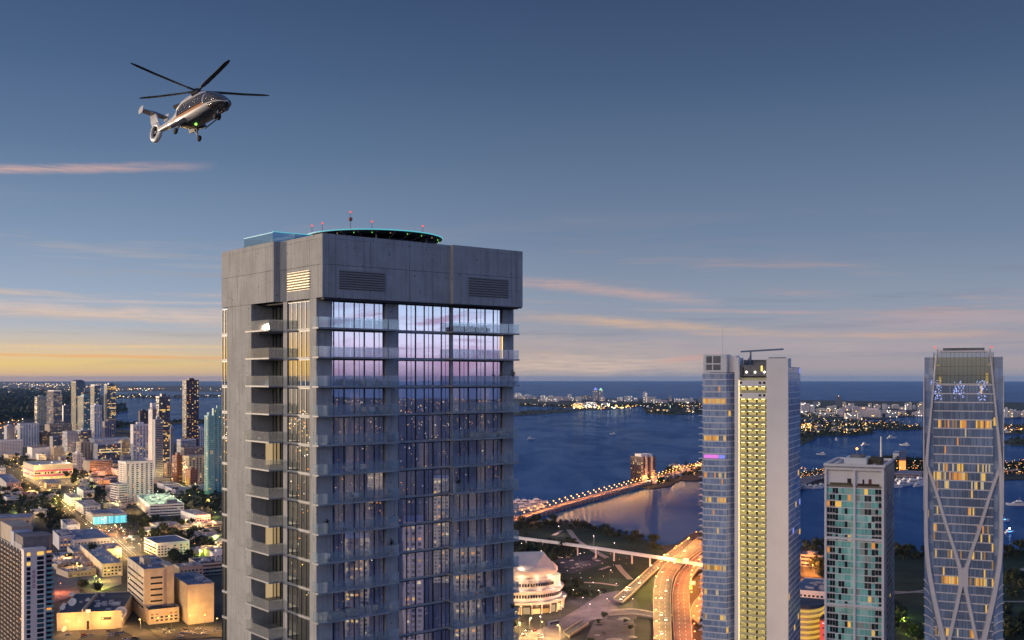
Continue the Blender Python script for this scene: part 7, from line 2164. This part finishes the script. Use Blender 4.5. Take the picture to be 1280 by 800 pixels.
def cars_on(D_, n, place, z, toward, lanes=(.2, .45, .7), fr=(.05, .75)):
    t, L_, R_, o = D_
    for i in range(n):
        f = fr[0] + (fr[1] - fr[0]) * (i + rl.random() * .7) / n; k_ = int(f * (len(L_) - 1)); s_ = rl.choice(lanes)
        a = L_[k_] * (1 - s_) + R_[k_] * s_; b = L_[k_ + 1] * (1 - s_) + R_[k_ + 1] * s_; d = b - a
        p = a + d * rl.random() + o
        car((p.x, p.y, z), atan2(d.y, d.x) + (pi if toward else 0), place, 1, sc=1.15)


cars_on(dA, 11, 'driving on the pale expressway deck', ZE + .01, True)
cars_on(dB, 4, 'driving away on the orange expressway deck', ZE + .31, False)
cars_on(dC, 5, 'queueing on the plaza ramp', ZE - 2.99, True, (.3, .7), (.02, .3))


def lot_cars(poly, n, place, z=LZ + .3, rot=.5, lit=0):
    for p in scatter_px(poly, n, rl):
        g = G(p[0], p[1], z); car((g.x, g.y, z + .02), rot + rl.choice((0, pi)) + rl.uniform(-.08, .08), place, lit)


lot_cars([(114, 662), (148, 658), (160, 664), (172, 678), (152, 674)], 26, 'parked on the lot below the cyan fronted building')
lot_cars([(190, 787), (278, 784), (280, 793), (204, 798)], 20, 'parked before the blank beige box')
lot_cars([(80, 791), (146, 788), (176, 800), (80, 806)], 14, 'parked in front of the studio building')
lot_cars([(84, 614), (104, 616), (106, 622), (90, 624)], 14, 'on the small lit car lot by the avenue')
lot_cars([(648, 697), (740, 694), (752, 702), (716, 714), (664, 703)], 22, 'parked beside the concert hall')
lot_cars([(640, 784), (690, 786), (700, 796), (640, 800)], 9, 'on the forecourt of the concert hall', lit=1)
for i in range(26):
    T0 = parking[0]; w = T0.rotation_euler.z; x, y = parking[1] * (.05 + .9 * rl.random()), parking[2] * rl.choice((.12, .3, .48, .66, .84))
    car((T0.location.x + x * cos(w) - y * sin(w), T0.location.y + x * sin(w) + y * cos(w), LZ + Hpk + .22), w + pi / 2, 'parked on the lit deck of the garage')
for i in range(22):
    j = rl.randint(2, nA - 3); d = (av[j + 1] - av[j]).normalized(); n_ = Vector((d.y, -d.x, 0)); s_ = rl.choice((-8, -4.8, 4.8, 8)); p = av[j] + d * rl.uniform(0, 20) + n_ * s_
    car((p.x, p.y, LZ + .45), atan2(d.y, d.x) + (0 if s_ > 0 else pi), 'driving along the long avenue', 1)
q = MB(); q.box(-5.5, 5.5, -1.25, 1.25, .5, 3.1); bz = None
g = G(692, 781, LZ + .4); tb_ = thing('bus', 'dark blue bus on the plaza street beside the concert hall', 'bus', g, .75)
q = MB(); q.box(-5.5, 5.5, -1.25, 1.25, .45, 3.1); q.build('body', pbr('bus_blue', (.05, .07, .16), .4), tb_)
q = MB(); q.box(-5.2, 5.0, -1.29, -1.255, 1.5, 2.6); q.box(-5.2, 5.0, 1.255, 1.29, 1.5, 2.6); q.box(5.51, 5.55, -1.1, 1.1, 1.3, 2.7); q.build('window', M_CG, tb_)
for x in (-3.6, 3.4):
    for y in (-1.15, 1.15):
        q = MB(); q.tube((x, y - .15, .5), (x, y + .15, .5), .5, .5, 12); q.build('wheel', M_TYR, tb_)

# ---- boats
M_HULL = pbr('boat_white', (.72, .72, .74), .35); M_DECKW = pbr('boat_deck', (.45, .38, .30), .6)


def boat_proto():
    t = thing('motor_yacht', 'x', 'yacht')
    q = MB(); st = [(-9, 2.2, 1.7, 0), (-4, 2.5, 1.8, -.3), (3, 2.3, 2.1, -.3), (7, 1.2, 2.5, -.1), (9.5, .06, 2.9, .8)]
    q.loft([[(x, -w * .55, zb_), (x, -w, zt), (x, w, zt), (x, w * .55, zb_)] for x, w, zt, zb_ in st]); q.build('hull', M_HULL, t)
    q = MB(); q.loft([[(-6.5, y * 1.7, 1.85), (-6.5, y * 1.5, 3.9), (1.5, y * 1.4, 3.9), (4.2, y * 1.5, 2.2)] for y in (-1, 1)]); c = q.build('cabin', M_HULL, t)
    q = MB(); q.box(-5.8, 1.6, -1.78, -1.70, 2.6, 3.4); q.box(-5.8, 1.6, 1.70, 1.78, 2.6, 3.4); q.build('window', M_CG, c)
    q = MB(); q.loft([[(-5, y * 1.2, 3.92), (-5, y * 1.2, 5.4), (-1, y * 1.1, 5.4), (.4, y * 1.2, 3.92)] for y in (-1, 1)]); q.build('flybridge', M_HULL, t)
    q = MB(); q.tube((-3, 0, 5.4), (-3.4, 0, 8), .12, .06, 5); q.build('mast', M_HULL, t)
    return t


BT = boat_proto(); bused = [False]


def boat(px, py, rz, sc, label, group=None):
    g = G(px, py, 0)
    if not bused[0]:
        bused[0] = True; o = BT; o.location = g; o.rotation_euler.z = rz; o.scale = (sc,) * 3; o['label'] = label
        if group: o['group'] = group
        return o
    o = dup(BT, g, rz, label, group, sc)
    return o


for i in range(15):
    f = i % 5; r_ = i // 5
    boat(643 + f * 7.5 + r_ * 2.5 + rl.uniform(-1, 1), 629 + r_ * 4.5 + rl.uniform(-1, 1), .3 + rl.uniform(-.1, .1), rl.uniform(1.0, 1.6), 'white yacht moored in the marina at the bridge end', 'marina yachts')
for i in range(9):
    boat(1116 + i * 4.6, 606 + rl.uniform(-3, 4), rl.uniform(.2, .5), rl.uniform(1.3, 2.2), 'white yacht moored beside the causeway terminal', 'terminal yachts')
for i in range(4):
    boat(1008 + i * 7, 610 + rl.uniform(-1, 3), .3, 1.3, 'yacht moored below the causeway ramp beside the tall tower', 'causeway ramp yachts')
M_WAKE = pbr('wake_foam', (.30, .38, .48), .8)
for (px, py, rz, sc, lab, wk) in ((664, 549, .2, 1.4, 'lone white boat on the wide bay near the concrete tower', 0), (766, 543, 3.0, 1.2, 'tiny boat far out in the middle of the bay', 0), (1026.5, 568.5, 2.8, 1.3, 'boat with wake and red light left of the framed tower roof', 50),
                                  (1045, 550.5, 1.4, 1.6, 'small sail white boat below the villa island', 0), (1082, 557, .4, 1.7, 'boat heading to the villa island in the channel', 30), (1115, 548, .2, 1.8, 'white boat under the tip of the villa island', 0),
                                  (1131, 557, 2.6, 1.6, 'boat drifting between villa island and causeway', 0), (1270, 632, 3.0, 1.6, 'boat with a white wake right of the curved tower', 55), (1252.5, 652, .3, 1.4, 'party boat with bright lights beside the curved tower', 0), (1262, 666, .5, .9, 'small boat with a red light below the party boat', 0)):
    o = boat(px, py, rz, sc, lab)
    if wk:
        q = MB(); q.loft([[(-8, -.8, .03), (-8, .8, .03), (-8, .8, .08), (-8, -.8, .08)], [(-8 - wk, -4, .03), (-8 - wk, 4, .03), (-8 - wk, 4, .06), (-8 - wk, -4, .06)]]); q.build('wake', M_WAKE, o)
    if 'party' in lab:
        q = MB(); q.sphere((0, 0, 6.2), 1.3, 8, 5); q.build('deck_light', glow('party_white', (.9, .95, 1), 8), o)
        q = MB(); q.box(-6, 3, -2.0, -1.8, 1.9, 2.5); q.build('blue_light', glow('party_blue', (.05, .25, 1), 8), o)
# ---- things on the balconies of the concrete tower
M_SOFA = pbr('sofa_beige', (.50, .44, .36), .9, var=.1, vscale=4); M_SOFG = pbr('sofa_grey', (.22, .24, .28), .9, var=.1, vscale=4); M_POT = pbr('plant_pot', (.14, .14, .15), .7)


def tow_pt(x, y, z):
    return (TO.x + x * cu - y * su, TO.y + x * su + y * cu, z)


def sofa(px, k, w, m_, label, y=.75, left=False):
    x = lx(px, y); t = thing('balcony_sofa', label, 'sofa', tow_pt(x, y, FZ[k]), PSI)
    q = MB(); q.box(-w / 2, w / 2, -.4, .4, .08, .42); q.box(-w / 2, w / 2, .24, .4, .42, .82); q.build('frame', m_, t)
    for s_ in (-1, 1):
        q = MB(); q.box(s_ * w / 2 - .09, s_ * w / 2 + .09, -.4, .4, .1, .62); q.build('armrest', m_, t)
    n = 2 if w > 1.2 else 1
    for i in range(n):
        q = MB(); a = -w / 2 + .12 + (w - .24) * i / n; q.box(a, a + (w - .24) / n - .03, -.38, .2, .425, .56); q.build('cushion', m_, t)


def plant(px, k, h, label, y=.75):
    x = lx(px, y); t = thing('potted_plant', label, 'plant', tow_pt(x, y, FZ[k]), 0)
    q = MB(); q.tube((0, 0, 0), (0, 0, .5), .2, .28, 12); q.build('pot', M_POT, t)
    r_ = random.Random(int(px) + k); q = MB()
    q.tube((0, 0, .45), (.03, 0, h * .6), .04, .02, 5, 1)
    for i in range(34):
        a = r_.uniform(0, 6.28); el = r_.uniform(.2, 1.3); L = r_.uniform(.35, .7) * h * .5; b = Vector((0, 0, h * r_.uniform(.35, .72)))
        d = Vector((cos(a) * cos(el), sin(a) * cos(el), sin(el))); s_ = Vector((-sin(a), cos(a), 0)) * .07
        q.add([b, b + d * L * .5 + s_, b + d * L - Vector((0, 0, .12)), b + d * L * .5 - s_], ((0, 1, 2, 3),), 0)
    q.build('foliage', [M_LEAF[1], M_BARK], t)


plant(642, 2, 2.5, 'tall potted plant at the outer end of the third balcony from the top')
plant(627, 2, 2.0, 'slim potted plant inside the third balcony from the top', 1.0)
plant(572, 6, 2.4, 'broad leaved potted plant at the inner end of the seventh balcony')
plant(490, 8, 2.3, 'potted plant in front of the concrete column on the ninth balcony')
plant(409, 7, 2.1, 'potted plant by the corner pier on the eighth balcony')
plant(641, 11, 2.2, 'potted plant low at the outer balcony corner near the concert hall')
for px, lab in ((573, 'dark grey balcony chair nearest the thin column on the top balcony'), (589, 'dark grey balcony chair in the middle of three on the top balcony'), (606, 'dark grey balcony chair nearest the outer end of the top balcony')): sofa(px, 0, 1.0, M_SOFG, lab)
for px, w, m_, lab in ((438, 1.7, M_SOFG, 'dark balcony sofa on the third balcony near the corner'), (462, 2.0, M_SOFA, 'pale balcony sofa in the middle of the third balcony'), (481, 1.4, M_SOFA, 'short pale balcony seat beside the column on the third balcony')): sofa(px, 2, w, m_, lab)
for px, w, lab in ((596, 1.5, 'beige balcony sofa nearest the thin column on the fifth balcony'), (612, 1.6, 'beige balcony sofa in the middle of the fifth balcony'), (628, 1.3, 'beige balcony seat nearest the outer end of the fifth balcony')): sofa(px, 4, w, M_SOFA, lab)
for px, w, m_, y, lab in ((408, 1.5, M_SOFA, 1.1, 'beige balcony sofa by the corner pier on the eleventh balcony'), (421, 1.9, M_SOFA, .6, 'pale balcony sofa in front of the others on the eleventh balcony'), (442, 1.6, M_SOFA, .8, 'single pale balcony seat apart on the eleventh balcony')): sofa(px, 10, w, m_, lab, y)
rb2 = random.Random(12)
M_CHR = [M_SOFA, M_SOFG, pbr('chair_white', (.6, .6, .58), .8)]
for i in range(34):
    k = rb2.randint(3, 13); side = rb2.choice('ab')
    x = lx(rb2.uniform(405, 492), .8) if side == 'a' else lx(rb2.uniform(570, 640), .8)
    t = thing('balcony_chair', 'small balcony chair on a lower balcony of the helipad tower, %s side' % ('corner' if side == 'a' else 'outer'), 'chair', tow_pt(x, rb2.uniform(.5, 1.0), FZ[k]), PSI + rb2.uniform(-.8, .8), 'small chairs on the lower balconies, %s side' % ('corner' if side == 'a' else 'outer'))
    m_ = rb2.choice(M_CHR)
    q = MB(); q.box(-.3, .3, -.28, .28, .36, .44); q.build('seat', m_, t)
    q = MB(); q.box(-.3, .3, .22, .28, .445, .92); q.build('backrest', m_, t)
    for sx in (-.27, .27):
        for sy in (-.25, .25):
            q = MB(); q.box(sx - .025, sx + .025, sy - .025, sy + .025, 0, .358); q.build('leg', M_MULL, t)
# unused prototypes leave the scene
for pr in [v[0] for v in LP.values() if not v[1]] + ([PALM] if id(PALM) not in used_proto else []):
    for ch in list(pr.children): bpy.data.objects.remove(ch)
    bpy.data.objects.remove(pr)
# ====================================================================== the evening air
m = bpy.data.materials.new('evening_air'); m.use_nodes = True; t = NT(m.node_tree); t.n.clear()
out = t.new('ShaderNodeOutputMaterial'); pv = t.new('ShaderNodeVolumePrincipled')
pv.inputs['Color'].default_value = (0.28, 0.52, 1.0, 1); pv.inputs['Density'].default_value = 0.0000105; pv.inputs['Anisotropy'].default_value = 0.0
t.link(pv.outputs[0], out.inputs['Volume'])
q = MB(); q.box(-66000, 66000, -66000, 66000, -6, 250); hz = q.build('haze', m); kind(hz, 'stuff', 'thin blue evening haze over the bay')
